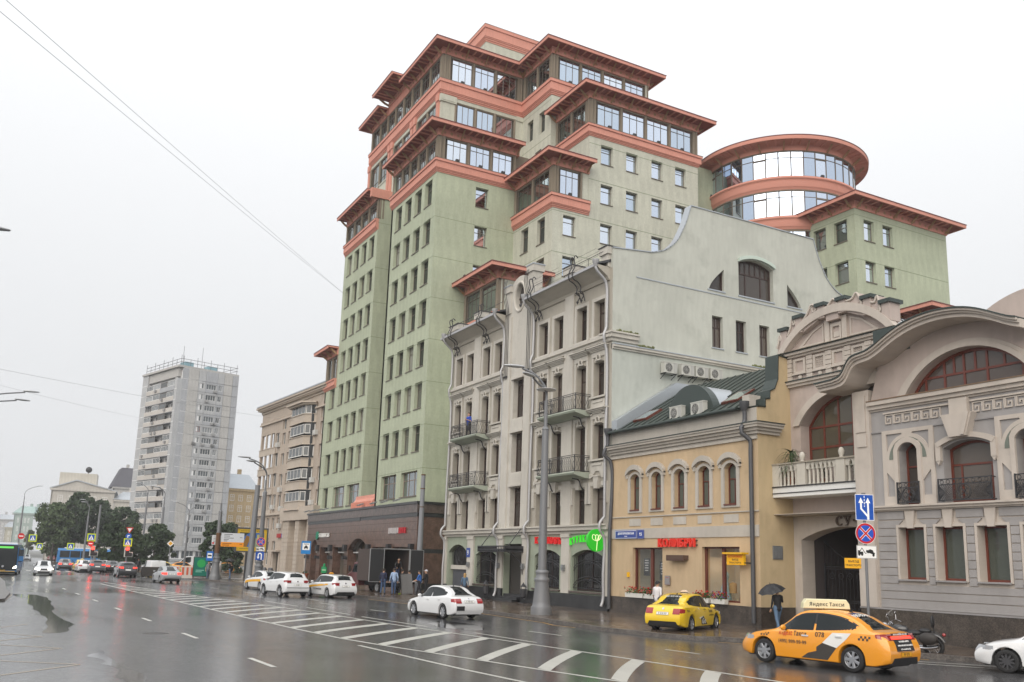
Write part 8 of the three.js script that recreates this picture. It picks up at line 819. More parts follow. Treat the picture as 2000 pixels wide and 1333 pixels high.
// ------------------------------------------------------------------ people
const skinC = [0.48, 0.29, 0.2];
function person(label, x, y, z, heading, o = {}) { // faces -z before turning
  const T = thing('person', label, 'person', [x, y, z], (-heading * PI) / 180, o.group), H = o.h || 1.75, k = H / 1.75, J = [], add = (a, b, ra, rb, c) => J.push([a, b, ra, rb, c]), top = o.top || [0.03, 0.03, 0.035], leg = o.leg || [0.03, 0.032, 0.04], shoe = o.shoe || [0.04, 0.04, 0.04], ln = o.lean || 0, w = o.walk || 0.04, arm = o.sleeve ? top : skinC;
  const hip = V(0, 0.93, 0), ch = V(0, 1.3, -Math.sin(ln) * 0.4), nk = V(0, 1.47 - 0.1 * ln, -Math.sin(ln) * 0.6), hd = nk.clone().add(V(0, 0.16, -0.02 - 0.1 * ln)); add(hip, ch, 0.145, 0.155, top); add(V(-0.12, 1.4 - 0.08 * ln, ch.z * 1.3), V(0.12, 1.4 - 0.08 * ln, ch.z * 1.3), 0.085, 0.085, top); add(V(-0.07, 0.95, 0), V(0.07, 0.95, 0), 0.125, 0.125, leg); add(nk.clone().setY(nk.y - 0.06), hd, 0.055, 0.06, skinC); add(hd.clone().add(V(0, 0.02, 0.015)), hd.clone().add(V(0, -0.03, -0.025)), 0.098, 0.075, skinC); add(hd.clone().add(V(0, 0, -0.1)), hd.clone().add(V(0, -0.02, -0.115)), 0.012, 0.016, skinC); for (const s of [-1, 1]) add(hd.clone().add(V(s * 0.095, 0.01, 0.01)), hd.clone().add(V(s * 0.1, -0.02, 0.012)), 0.016, 0.014, skinC);
  const hands = []; for (const s of [-1, 1]) { const f = s * w, kn = V(s * 0.1, 0.5, -f * 0.9 - 0.03), an = V(s * 0.11, 0.09, -f * 1.9 + (f < 0 ? 0.05 : 0)); add(V(s * 0.09, 0.9, 0), kn, 0.098, 0.066, leg); add(kn, an, 0.066, 0.045, leg); add(an.clone().setY(0.05), an.clone().add(V(s * 0.02, -0.05, -0.16)), 0.045, 0.036, shoe); const sh = V(s * 0.185, 1.4 - 0.08 * ln, ch.z * 1.3), p = (o.arms || 'down'), el = p === 'down' ? V(s * 0.25, 1.13, ch.z + 0.03 + f * 0.6) : p === 'carry' ? V(s * 0.26, 1.12, ch.z - 0.12) : p === 'up' && s === 1 ? V(0.27, 1.2, -0.12) : p === 'phone' ? V(s * 0.24, 1.13, -0.02) : V(s * 0.25, 1.13, 0.03), wr = p === 'down' ? V(s * 0.27, 0.88, ch.z - 0.05 + f * 0.9) : p === 'carry' ? V(s * 0.2, 0.98, ch.z - 0.38) : p === 'up' && s === 1 ? V(0.18, 1.36, -0.3) : p === 'phone' ? V(s * 0.07, 1.2, -0.28) : V(s * 0.27, 0.88, -0.05); add(sh, el, 0.056, 0.044, top); add(el, wr, 0.041, 0.03, arm); const dir = wr.clone().sub(el).normalize(), hc = wr.clone().addScaledVector(dir, 0.06); add(wr, hc, 0.03, 0.036, o.glove || skinC); hands.push([hc, dir, s]); }
  const N = o.n || 56, S = 1.0, mc = new MarchingCubes(N, mt.white, false, false, 40000), half = N / 2, sdf = (p) => { let d = 9, best = 0, bd = 9; for (const [a, b, ra, rb, c] of J) { const bx = b.x - a.x, by = b.y - a.y, bz = b.z - a.z, t = cl(((p.x - a.x) * bx + (p.y - a.y) * by + (p.z - a.z) * bz) / (bx * bx + by * by + bz * bz + 1e-9)), e = Math.hypot(p.x - a.x - bx * t, p.y - a.y - by * t, p.z - a.z - bz * t) - lerp(ra, rb, t); if (e < bd) { bd = e; best = c; } const kk = 0.03, hh = Math.max(kk - Math.abs(d - e), 0) / kk; d = Math.min(d, e) - hh * hh * kk * 0.25; } return [d, best]; };
  const P = V(0, 0, 0); mc.isolation = 0; for (let iz = 0; iz < N; iz++) for (let iy = 0; iy < N; iy++) for (let ix = 0; ix < N; ix++) { P.set(((ix - half) / half) * 0.55, ((iy - half) / half) * 0.95 + 0.9, ((iz - half) / half) * 0.62); mc.field[ix + iy * N + iz * N * N] = -sdf(P)[0]; } mc.update(); const n = mc.count, pos = new Float32Array(n * 3), col = []; for (let i = 0; i < n; i++) { P.set(mc.positionArray[i * 3] * 0.55, mc.positionArray[i * 3 + 1] * 0.95 + 0.9, mc.positionArray[i * 3 + 2] * 0.62); pos.set([P.x, P.y, P.z], i * 3); const c = sdf(P)[1] || skinC; col.push(...c); }
  let g = new THREE.BufferGeometry(); g.setAttribute('position', new THREE.BufferAttribute(pos, 3)); g.setAttribute('color', new THREE.Float32BufferAttribute(col, 3)); g = mergeVertices(g, 1e-4); g.computeVertexNormals(); g = g.toNonIndexed();
  { // fingers joined on to the palms
    const fp = [], fn = [], fc = []; const ap = (q) => { q = flat(q); fp.push(...q.attributes.position.array); fn.push(...q.attributes.normal.array); for (let i = 0; i < q.attributes.position.count; i++) fc.push(...(o.glove || skinC)); }; for (const [c, d, s] of hands) { const sd = new THREE.Vector3().crossVectors(d, V(0, 0, 1)).normalize(); for (let i = 0; i < 5; i++) { const b = c.clone().addScaledVector(sd, (i - 1.7) * 0.018), L = [0.045, 0.075, 0.082, 0.075, 0.06][i], e = b.clone().addScaledVector(d, L).addScaledVector(sd, i === 0 ? -0.03 : 0).add(V(0, 0, -0.015)), m = new MB(); m.bar(b, e, 0.009, 0.007, 5); ap(m.merge()); } }
    const A = (n2, arr) => { const o2 = g.attributes[n2].array, r = new Float32Array(o2.length + arr.length); r.set(o2); r.set(arr, o2.length); g.setAttribute(n2, new THREE.BufferAttribute(r, 3)); }; A('position', fp); A('normal', fn); A('color', fc); }
  g.setAttribute('uv', new THREE.BufferAttribute(new Float32Array(g.attributes.position.count * 2), 2)); mesh('body', g, clothM, T);
  const hr = new MB(), hc = o.hair || [0.03, 0.022, 0.016]; hr.add(new THREE.SphereGeometry(0.112, 16, 10, 0, 2 * PI, 0, PI * (o.long ? 0.75 : 0.52)).rotateX(0.45).scale(0.98, 1.02, 1.06).translate(hd.x, hd.y + 0.025, hd.z + 0.014)); if (o.long) hr.lathe([[0.1, 0], [0.11, 0.12], [0.09, 0.2]], 12, [hd.x, hd.y - 0.2, hd.z + 0.03]); if (o.cap) hr.box(-0.07, 0.07, hd.y + 0.05, hd.y + 0.065, hd.z - 0.2, hd.z - 0.05); hr.build(o.cap ? 'cap' : o.hood ? 'hood' : 'hair', M(...hc), T); const ey = new MB(); for (const s of [-1, 1]) ey.add(new THREE.SphereGeometry(0.011, 6, 5).translate(hd.x + s * 0.034, hd.y + 0.005, hd.z - 0.092)); ey.build('eyes', mt.black, T); T.scale.setScalar(k); return T;
}
const clothM = new THREE.MeshStandardMaterial({ vertexColors: true, roughness: 0.85 });
person('bearded man in a blue shirt standing on the upper left balcony with a phone', 28.55, 11.62, -59.4, -110, { top: [0.02, 0.06, 0.36], leg: [0.012, 0.012, 0.016], arms: 'phone', h: 1.8 });
const gl = 'men unloading the lorry'; person('man in a pale blue shirt and jeans, his back to the street, behind the lorry', 24.5, 0.15, -62.3, 10, { top: [0.30, 0.40, 0.58], leg: [0.05, 0.09, 0.18], sleeve: true, h: 1.85 }); person('man in dark navy at the left of the group behind the lorry', 24.1, 0.15, -63.4, 40, { top: [0.02, 0.025, 0.06], leg: [0.05, 0.09, 0.18], sleeve: true, h: 1.8 });
person('man in a black tracksuit with bright shoes helping to carry the grey load', 25.35, 0.15, -62.9, 70, { top: [0.015, 0.015, 0.017], leg: [0.013, 0.013, 0.015], sleeve: true, arms: 'carry', shoe: [0.35, 0.5, 0.03], h: 1.78 }); person('stooping man in a dark jacket with an orange collar behind the grey load', 26.05, 0.15, -62.6, -20, { top: [0.02, 0.02, 0.022], leg: [0.03, 0.03, 0.034], sleeve: true, arms: 'carry', lean: 0.5, h: 1.76 });
person('man in a bright blue T-shirt and white gloves right of the grey load', 26.3, 0.15, -61.9, -50, { top: [0.03, 0.13, 0.42], leg: [0.014, 0.014, 0.02], arms: 'carry', glove: [0.6, 0.6, 0.6], walk: 0.1, h: 1.72 }); person('man in black with a white cap at the right of the group by the lorry', 26.95, 0.15, -62.2, -60, { top: [0.014, 0.014, 0.016], leg: [0.02, 0.02, 0.024], sleeve: true, cap: true, hair: [0.5, 0.5, 0.52], arms: 'carry', h: 1.8 }); person('man in dark clothes bending down inside the open lorry box', 26.0, 1.07, -65.6, 190, { top: [0.018, 0.018, 0.02], leg: [0.03, 0.05, 0.12], sleeve: true, lean: 0.7, arms: 'carry', h: 1.74 });
{ const t = thing('wardrobe', 'tall grey flat load being lifted down by the men behind the lorry', 'furniture', [25.75, 0.16, -62.7], -0.3), b = new MB(); b.box(-0.4, 0.4, 0.02, 1.45, -0.22, 0.22); b.build('carcass', M(0.12, 0.12, 0.12), t); const d = new MB(); d.box(-0.39, -0.01, 0.1, 1.42, 0.222, 0.24); d.box(0.01, 0.39, 0.1, 1.42, 0.222, 0.24); d.each('door', M(0.15, 0.15, 0.15), t); t.rotation.z = 0.12; }
const cour = person('courier in a green hooded rain cape and dark trousers beside the first granite pier', 29.3, 0.15, -94.6, 20, { top: [0.01, 0.26, 0.09], leg: [0.02, 0.02, 0.022], sleeve: true, hair: [0.01, 0.28, 0.1], long: true, hood: true, h: 1.85 }); { const t = thing('delivery_bag', 'large square green delivery backpack on the courier by the granite pier', 'bag', [29.2, 1.05, -94.3], -0.35), b = new MB(); b.box(-0.26, 0.26, 0, 0.6, 0, 0.36); b.build('box', M(0.015, 0.28, 0.1), t); const s = new MB(); s.box(-0.2, 0.2, 0.25, 0.36, 0.362, 0.366); s.build('print', M(0.4, 0.6, 0.4), t); const f = new MB(); f.box(-0.27, 0.27, 0.6, 0.64, -0.01, 0.37); f.build('lid', M(0.01, 0.22, 0.08), t); }
person('man in a white T-shirt and black cap walking behind the yellow taxi', 27.6, 0.15, -35.7, 70, { top: [0.68, 0.66, 0.67], leg: [0.04, 0.05, 0.08], cap: true, hair: [0.02, 0.02, 0.022], walk: 0.12, h: 1.8 }); person('blonde woman in a blue denim jacket behind the white saloon', 28.3, 0.15, -58.5, 30, { top: [0.08, 0.14, 0.22], leg: [0.05, 0.05, 0.07], hair: [0.4, 0.25, 0.1], long: true, sleeve: true, h: 1.66 });
person('person in dark clothes and jeans walking under a black umbrella past the yellow house', 28.1, 0.15, -28.3, 20, { top: [0.013, 0.013, 0.015], leg: [0.09, 0.15, 0.24], sleeve: true, arms: 'up', walk: 0.16, h: 1.74 });
let umbSrc; function umbrella(label, x, y, z, tilt, col, s = 1) { if (umbSrc) { const c = copyOf(umbSrc, label, [x, y, z]); c.rotation.z = tilt; c.scale.setScalar(s); if (col) c.children[0].material = col; return; } const t = (umbSrc = thing('umbrella', label, 'umbrella', [x, y, z])), P = [], n = 8, rg = [[0.001, 0.3], [0.2, 0.27], [0.38, 0.17], [0.52, 0.02]]; const pt = (i, j) => { const a = (i / n) * 2 * PI; return [rg[j][0] * Math.cos(a), rg[j][1] - 0, rg[j][0] * Math.sin(a)]; }, sag = (i, j) => { const a = ((i + 0.5) / n) * 2 * PI, q = rg[j][0] * 0.93; return [q * Math.cos(a), rg[j][1] - 0.02 * j * 0.4 + (j === 3 ? 0.05 : 0), q * Math.sin(a)]; }; for (let i = 0; i < n; i++) for (let j = 0; j < 3; j++) for (const [A, B] of [[pt.bind(0, i), sag.bind(0, i)], [sag.bind(0, i), pt.bind(0, i + 1)]]) P.push(...A(j), ...B(j), ...A(j + 1), ...B(j), ...B(j + 1), ...A(j + 1)); const g = new THREE.BufferGeometry(); g.setAttribute('position', new THREE.Float32BufferAttribute(P, 3)); g.computeVertexNormals(); mesh('canopy', g, M(0.02, 0.021, 0.025, { side: THREE.DoubleSide, roughness: 0.6 }), t); const st = new MB(); st.bar(V(0, -0.6, 0), V(0, 0.36, 0), 0.01); for (let i = 0; i < n; i++) { const a = (i / n) * 2 * PI; st.bar(V(0, 0.05, 0), V(0.34 * Math.cos(a), 0.19, 0.34 * Math.sin(a)), 0.004, 0.004, 4); } st.tube([V(0, -0.6, 0), V(0, -0.68, 0.02), V(0.03, -0.7, 0.02), V(0.05, -0.66, 0.02)], 0.013, 8, 5); st.build('shaft', mt.iron, t); t.rotation.z = tilt; t.scale.setScalar(s); }
umbrella('large black umbrella tilted over the walker beside the yellow house', 28.1, 1.72, -28.6, 0.32, null, 1.12);
person('person in a pale hooded jacket walking on the pavement before the bus stop', 19.55, 0.15, -99, 100, { top: [0.5, 0.48, 0.45], leg: [0.3, 0.3, 0.28], sleeve: true, hair: [0.5, 0.48, 0.45], long: true, hood: true, n: 44 }); person('person in black and jeans walking under an umbrella near the direction sign', 20.4, 0.15, -98, 150, { top: [0.015, 0.015, 0.017], leg: [0.1, 0.15, 0.24], sleeve: true, arms: 'up', walk: 0.1, n: 44 }); umbrella('black umbrella held by the pedestrian near the direction sign', 20.3, 1.95, -98, -0.1, null, 1.0);
person('person in a grey top and jeans waiting at the bus stop panel', 17.9, 0.15, -96.5, 160, { top: [0.2, 0.2, 0.22], leg: [0.09, 0.12, 0.18], n: 44 }); person('person in dark clothes standing on the square left of the white van', 14.2, 0.15, -121.5, 0, { top: [0.03, 0.03, 0.035], leg: [0.02, 0.02, 0.03], sleeve: true, n: 44 });
// ------------------------------------------------------------------ lamp posts, poles, wires
const poleM = M(0.185, 0.19, 0.2, { roughness: 0.5, metalness: 0.25 }), rustM = M(0.12, 0.06, 0.03);
function lamp(label, x, z, o = {}) { // arms reach towards `to`
  const H = o.h || 12, T = thing('street_lamp', label, 'street lamp', [x, o.y ?? 0.15, z], 0), s = o.s || 1, b = new MB(); if (o.base !== false) { b.lathe([[0.52, 0], [0.52, 0.36], [0.46, 0.4], [0.42, 0.62], [0.33, 1.55], [0.38, 1.62], [0.38, 1.74], [0.3, 1.8], [0.3, 1.98], [0.33, 2.0], [0.33, 2.1], [0.24, 2.16]].map(([r, y]) => [r * s, y * s]), 20); b.build('base', poleM, T); } const p = new MB(), t1 = H * 0.78; p.bar(V(0, o.base === false ? 0 : 2.1 * s, 0), V(0, t1, 0), 0.215 * s, 0.17 * s, 16); p.bar(V(0, t1, 0), V(0, t1 + 0.15, 0), 0.2 * s, 0.1 * s, 14); p.bar(V(0, t1 + 0.1, 0), V(0, H - 1.1, 0), 0.095 * s, 0.085 * s, 12); p.build('pole', poleM, T);
  for (const [dx, dz, hy] of o.arms || []) { const a = new MB(), L = Math.hypot(dx, dz), u = V(dx / L, 0, dz / L); a.tube([V(0, H - 1.3, 0), V(0, H - 0.6 + hy * 0.3, 0), u.clone().multiplyScalar(0.35).setY(H - 0.15 + hy * 0.6), u.clone().multiplyScalar(L * 0.5).setY(H + 0.05 + hy), u.clone().multiplyScalar(L).setY(H + 0.3 + hy)], 0.055 * s, 22, 8); a.build('arm', poleM, T); const h = new MB(); h.lathe([[0.001, -0.62], [0.1, -0.55], [0.17, -0.2], [0.16, 0.2], [0.09, 0.5], [0.001, 0.55]].map(([r, y]) => [r * s, y * s]), 14); const g = h.g[0]; g.scale(1, 1, 0.5); g.rotateX(PI / 2); g.rotateY(Math.atan2(u.x, u.z) + 0); g.translate(u.x * (L + 0.45 * s), H + 0.38 + hy, u.z * (L + 0.45 * s)); h.build('lamp_head', M(0.42, 0.43, 0.44, { roughness: 0.35, metalness: 0.4 }), T); } return T;
}
const big = lamp('tall grey street lamp with two arms and a heavy cast base before the cream house', 23.3, -39.4, { h: 11.8, arms: [[-1.3, -0.3, 0.2], [-1.2, 0.7, -0.45]] }); { const d = new MB(); d.lathe([[0.001, 0], [0.5, 0.06], [0.52, 0.1], [0.001, 0.14]], 20, [0, 11.2, 0]); d.build('reflector', M(0.6, 0.6, 0.6), big); }
lamp('street lamp with two arms before the stone-coloured block', 18.45, -77.6, { h: 9.9, s: 0.95, arms: [[-1.6, 0.1, 0.3], [-1.3, 0.9, -0.1]] }); lamp('left one of the two distant street lamps before the panel tower', 19.0, -160, { h: 13.2, s: 0.9, base: false, arms: [[-1.2, 0, 0]] }); lamp('right one of the two distant street lamps before the panel tower', 21.4, -158, { h: 12.6, s: 1.1, base: false, arms: [[-1.6, 0, 0.2], [-1.0, 0.6, 0]] }); lamp('thin street lamp with arms both ways by the direction sign', 20.6, -128, { h: 8.6, s: 0.7, base: false, arms: [[-1.5, 0, 0.2], [1.5, 0, 0.0]] }); lamp('curved street lamp among the big trees', 11.2, -170, { h: 10.4, s: 0.8, base: false, arms: [[-0.8, 0, 0.2], [-0.6, 0, -0.2]] }); lamp('hazy street lamp far off above the oncoming bus', 1.2, -150, { h: 11, s: 0.6, base: false, arms: [[1.6, 0, 0.2]] });
lamp('street lamp at the left edge with two arms reaching into view', -2.9, -60, { h: 10.7, s: 0.75, arms: [[2.7, 0.3, 0.45], [2.3, -0.6, 0.05]] }); lamp('near street lamp of which only the head shows at the left edge', -3.9, -30, { h: 11.2, s: 0.75, arms: [[2.1, 0, 0.2]] });
const pole = (label, x, z, h, r0, r1, m = poleM, rust) => { const T = thing('pole', label, 'pole', [x, 0.12, z]), b = new MB(); b.bar(V(0, 0, 0), V(0, h, 0), r0, r1, 14); b.build('shaft', m, T); const c = new MB(); c.bar(V(0, h, 0), V(0, h + 0.1, 0), r1 + 0.02, r1 + 0.02, 12); c.build('cap', rust ? rustM : m, T); if (rust) { const q = new MB(); for (const t of rust) { q.bar(V(0, h * t, 0), V(0, h * t + 0.08, 0), r1 + 0.03, r1 + 0.03, 12); q.cut(); } q.build('band', rustM, T); } return T; };
pole('thick plain grey pole leaning beside the street lamp left of the stone-coloured block', 17.25, -75.9, 8.1, 0.27, 0.2).rotation.z = -0.02; pole('grey pole with rusty bands standing at the corner of the granite base', 29.3, -69.2, 9.4, 0.26, 0.17, M(0.22, 0.23, 0.25, { roughness: 0.6 }), [0.25, 0.5, 0.72, 0.88]); pole('leaning grey pole with a street sign among the big trees', 12.6, -166, 10, 0.22, 0.15);
{ const T = lamp('heavy rust-stained post that carries the direction sign', 18.25, -94.7, { h: 8.6, s: 1.05, arms: [] }); const q = new MB(); q.bar(V(0, 2.6, 0), V(0, 4.6, 0), 0.235, 0.22, 14); q.build('rust_sleeve', rustM, T); }
{ const wm2 = M(0.34, 0.34, 0.35), wire = (label, a, b, sag, r = 0.022, two) => { const t = thing('overhead_wire', label, 'wire'); for (const d of two ? [0, 0.35] : [0]) { const c = new MB(), p = []; for (let i = 0; i <= 10; i++) { const q = i / 10; p.push(a.clone().lerp(b, q).add(V(d * (1 - q), d * (1 - q) - sag * 4 * q * (1 - q), 0))); } c.tube(p, r, 30, 5); c.build('strand', wm2, t); } };
  wire('pair of thin wires slanting across the sky from the upper left to the tower', V(-6.9, 16.9, -20.2), V(29.9, 31.5, -95), 0.1, 0.009, true); wire('faint wire crossing the sky left of the panel tower', V(-8, 13.5, -60), V(31, 19.5, -113), 0.3, 0.01); wire('lower faint wire at the left side of the sky', V(-10, 21, -110), V(33, 31, -214), 0.6, 0.014); }
// ------------------------------------------------------------------ road signs, lights, panels
const backM = M(0.3, 0.31, 0.32, { roughness: 0.5 });
function sign(name, label, x, y, z, turn, w, h, W, Hh, draw, o = {}) { const T = thing(name, label, o.cat || 'road sign', [x, y, z], turn), round = o.shape === 'round', b = new MB(), s = round ? new THREE.Shape().absarc(0, 0, w / 2, 0, 2 * PI) : o.shape === 'tri' ? poly([[-w / 2, h / 2], [w / 2, h / 2], [0, -h / 2]].reverse()) : o.shape === 'dia' ? poly([[0, -h / 2], [w / 2, 0], [0, h / 2], [-w / 2, 0]]) : rect(-w / 2, w / 2, -h / 2, h / 2); b.ext(s, -0.02, 0.0); b.build('plate', backM, T); const g = new THREE.ShapeGeometry(s, 28), u = g.attributes.uv, p = g.attributes.position; for (let i = 0; i < p.count; i++) u.setXY(i, p.getX(i) / w + 0.5, p.getY(i) / h + 0.5); g.translate(0, 0, 0.003); mesh('face', g, new THREE.MeshStandardMaterial({ roughness: 0.45, map: canvasTex(W, Hh, draw) }), T); if (o.glow) T.children[1].material.emissive = C3(...o.glow); return T; }
const blue = '#0a4fb0', fillR = (c, col, ...a) => { c.fillStyle = col; c.fillRect(...a); };
const noStop = (c, w) => { fillR(c, '#fff', 0, 0, w, w); c.beginPath(); c.arc(w / 2, w / 2, w * 0.485, 0, 7); c.fillStyle = '#c4161c'; c.fill(); c.beginPath(); c.arc(w / 2, w / 2, w * 0.39, 0, 7); c.fillStyle = '#1450c0'; c.fill(); c.strokeStyle = '#fff'; c.lineWidth = w * 0.12; for (const s of [1, -1]) { c.beginPath(); c.moveTo(w * 0.24, w * (0.5 - 0.26 * s)); c.lineTo(w * 0.76, w * (0.5 + 0.26 * s)); c.stroke(); } c.strokeStyle = '#c4161c'; c.lineWidth = w * 0.08; for (const s of [1, -1]) { c.beginPath(); c.moveTo(w * 0.22, w * (0.5 - 0.28 * s)); c.lineTo(w * 0.78, w * (0.5 + 0.28 * s)); c.stroke(); } };
const tow = (c, w, h) => { fillR(c, '#f0f0ee', 0, 0, w, h); c.strokeStyle = '#222'; c.lineWidth = 4; c.strokeRect(5, 5, w - 10, h - 10); c.fillStyle = '#151515'; c.fillRect(w * 0.06, h * 0.48, w * 0.26, h * 0.2); c.fillRect(w * 0.06, h * 0.38, w * 0.1, h * 0.12); c.lineWidth = 7; c.beginPath(); c.moveTo(w * 0.14, h * 0.5); c.lineTo(w * 0.26, h * 0.2); c.lineTo(w * 0.42, h * 0.6); c.lineTo(w * 0.5, h * 0.56); c.stroke(); c.save(); c.translate(w * 0.68, h * 0.5); c.rotate(0.33); c.fillRect(-w * 0.22, -h * 0.06, w * 0.44, h * 0.16); c.beginPath(); c.moveTo(-w * 0.15, -h * 0.05); c.lineTo(-w * 0.06, -h * 0.2); c.lineTo(w * 0.08, -h * 0.2); c.lineTo(w * 0.16, -h * 0.05); c.fill(); c.restore(); for (const [x, y] of [[0.12, 0.7], [0.26, 0.7], [0.56, 0.5], [0.82, 0.74]]) { c.beginPath(); c.arc(w * x, h * y, h * 0.09, 0, 7); c.fill(); } };
pole('slim grey post carrying the road signs at the right kerb', 26.55, -22.4, 5.2, 0.05, 0.05);
sign('road_sign', 'blue road sign with two white arrows, topmost on the slim right-hand post', 26.5, 4.9, -22.33, -0.42, 0.68, 0.92, 200, 270, (c, w, h) => { fillR(c, '#fff', 0, 0, w, h); fillR(c, blue, 5, 5, w - 10, h - 10); c.strokeStyle = c.fillStyle = '#fff'; c.lineWidth = 20; c.beginPath(); c.moveTo(138, 262); c.lineTo(138, 80); c.stroke(); c.beginPath(); c.moveTo(134, 262); c.lineTo(134, 230); c.lineTo(62, 150); c.lineTo(62, 80); c.stroke(); for (const x of [62, 138]) { c.beginPath(); c.moveTo(x, 32); c.lineTo(x - 28, 90); c.lineTo(x + 28, 90); c.fill(); } c.lineWidth = 8; c.setLineDash([22, 12]); c.beginPath(); c.moveTo(100, 14); c.lineTo(100, 130); c.stroke(); });
sign('road_sign', 'round red and blue no stopping sign on the slim right-hand post', 26.5, 3.98, -22.33, -0.42, 0.74, 0.74, 256, 256, noStop, { shape: 'round' }); sign('road_sign', 'white plate with a tow truck pictogram on the slim right-hand post', 26.52, 3.33, -22.33, -0.42, 0.74, 0.46, 256, 160, tow);
sign('warning_sign', 'small yellow vehicle exit plate on the pale pier behind the road signs', 29.55, 2.98, -25.55, -1.1, 0.7, 0.4, 256, 150, (c, w, h) => { fillR(c, '#eeb010', 0, 0, w, h); c.fillStyle = '#332200'; c.textAlign = 'center'; c.font = 'bold 46px sans-serif'; c.fillText('ВЫЕЗД', w / 2, 64); c.fillText('ТРАНСПОРТА', w / 2, 122, 236); }, { cat: 'sign' }); sign('number_plate', 'dark blue plate on the pale pier behind the no stopping sign', 29.62, 4.1, -25.1, -PI / 2, 0.4, 0.6, 64, 96, (c, w, h) => { fillR(c, '#1b2f7a', 0, 0, w, h); c.strokeStyle = '#aab'; c.lineWidth = 3; c.strokeRect(4, 4, w - 8, h - 8); }, { cat: 'sign' });
sign('road_sign', 'round no stopping sign on the street lamp before the stone-coloured block', 18.35, 3.75, -77.2, -0.2, 0.72, 0.72, 128, 128, noStop, { shape: 'round' }); sign('road_sign', 'white tow plate on the street lamp before the stone-coloured block', 18.35, 3.16, -77.2, -0.2, 0.7, 0.36, 256, 132, tow); sign('road_sign', 'blue U-turn sign on the street lamp before the stone-coloured block', 18.35, 2.6, -77.2, -0.2, 0.66, 0.7, 128, 136, (c, w, h) => { fillR(c, blue, 0, 0, w, h); c.strokeStyle = c.fillStyle = '#fff'; c.lineWidth = 18; c.beginPath(); c.moveTo(88, 130); c.lineTo(88, 52); c.arc(64, 52, 24, 0, PI, true); c.lineTo(40, 92); c.stroke(); c.beginPath(); c.moveTo(40, 122); c.lineTo(18, 82); c.lineTo(62, 82); c.fill(); });
pole('thin post of the taxi rank sign', 23.1, -80.2, 2.9, 0.04, 0.04); sign('road_sign', 'tall blue taxi rank sign with a black car on white', 23.0, 3.45, -80, -0.25, 0.82, 1.12, 160, 220, (c, w, h) => { fillR(c, '#1580c8', 0, 0, w, h); fillR(c, '#f2f2f0', 18, 34, w - 36, 120); c.fillStyle = '#151515'; c.textAlign = 'center'; c.font = 'bold 26px sans-serif'; c.fillText('ТАКСИ', w / 2, 62); c.fillRect(48, 102, 64, 24); c.beginPath(); c.moveTo(54, 102); c.lineTo(64, 82); c.lineTo(96, 82); c.lineTo(106, 102); c.fill(); c.fillRect(52, 124, 12, 14); c.fillRect(96, 124, 12, 14); c.fillRect(72, 74, 16, 8); });
sign('direction_sign', 'white and orange direction board on the rust-stained post', 19.6, 4.1, -94.4, -0.12, 2.2, 1.35, 330, 200, (c, w, h) => { fillR(c, '#c9cdd2', 0, 0, w, h); fillR(c, '#e8920c', 0, 134, w, 66); c.fillStyle = '#4a4e55'; for (const [x, y, q] of [[40, 18, 120], [40, 42, 84], [40, 70, 140], [40, 94, 70], [40, 114, 50]]) c.fillRect(x, y, q, 9); c.fillRect(270, 60, 34, 8); c.fillStyle = '#5a3400'; c.fillRect(24, 150, 130, 9); c.fillRect(24, 174, 96, 9); c.lineWidth = 7; c.strokeStyle = '#3a2400'; c.beginPath(); c.arc(292, 172, 15, PI, 2 * PI); c.stroke(); }); sign('direction_sign', 'smaller white board half behind the direction board', 18.3, 4.05, -95.2, -0.12, 1.1, 0.95, 110, 96, (c, w, h) => { fillR(c, '#cfd3d6', 0, 0, w, h); c.fillStyle = '#777'; for (let k = 0; k < 5; k++) c.fillRect(14, 16 + k * 15, 50 + (k * 37) % 30, 5); fillR(c, '#c33', 6, 70, 18, 18); });
sign('road_sign', 'blue bus stop sign below the direction board', 17.5, 2.45, -94.2, -0.1, 0.62, 0.92, 80, 120, (c, w, h) => { fillR(c, '#1668c0', 0, 0, w, h); fillR(c, '#f2f2f0', 12, 24, w - 24, 62); fillR(c, '#222', 18, 44, w - 36, 20); }); sign('road_sign', 'yellow diamond priority sign before the panel tower', 21.7, 4.1, -149, 0, 1.0, 1.0, 64, 64, (c, w, h) => { fillR(c, '#eee', 0, 0, w, h); c.translate(w / 2, h / 2); c.rotate(PI / 4); fillR(c, '#e8a800', -15, -15, 30, 30); }, { shape: 'dia' }); pole('thin post of the yellow diamond sign', 21.7, -149.1, 3.6, 0.06, 0.06);
const ped = (c, w, h) => { fillR(c, '#d4e600', 0, 0, w, h); fillR(c, '#1450b4', w * 0.13, h * 0.13, w * 0.74, h * 0.74); c.fillStyle = '#fff'; c.beginPath(); c.moveTo(w * 0.5, h * 0.2); c.lineTo(w * 0.8, h * 0.8); c.lineTo(w * 0.2, h * 0.8); c.fill(); c.strokeStyle = '#111'; c.lineWidth = w * 0.05; c.beginPath(); c.moveTo(w * 0.5, h * 0.4); c.lineTo(w * 0.48, h * 0.58); c.lineTo(w * 0.4, h * 0.75); c.moveTo(w * 0.48, h * 0.58); c.lineTo(w * 0.6, h * 0.75); c.stroke(); }, noEn = (c, w) => { fillR(c, '#c81818', 0, 0, w, w); fillR(c, '#fff', w * 0.18, w * 0.42, w * 0.64, w * 0.16); };
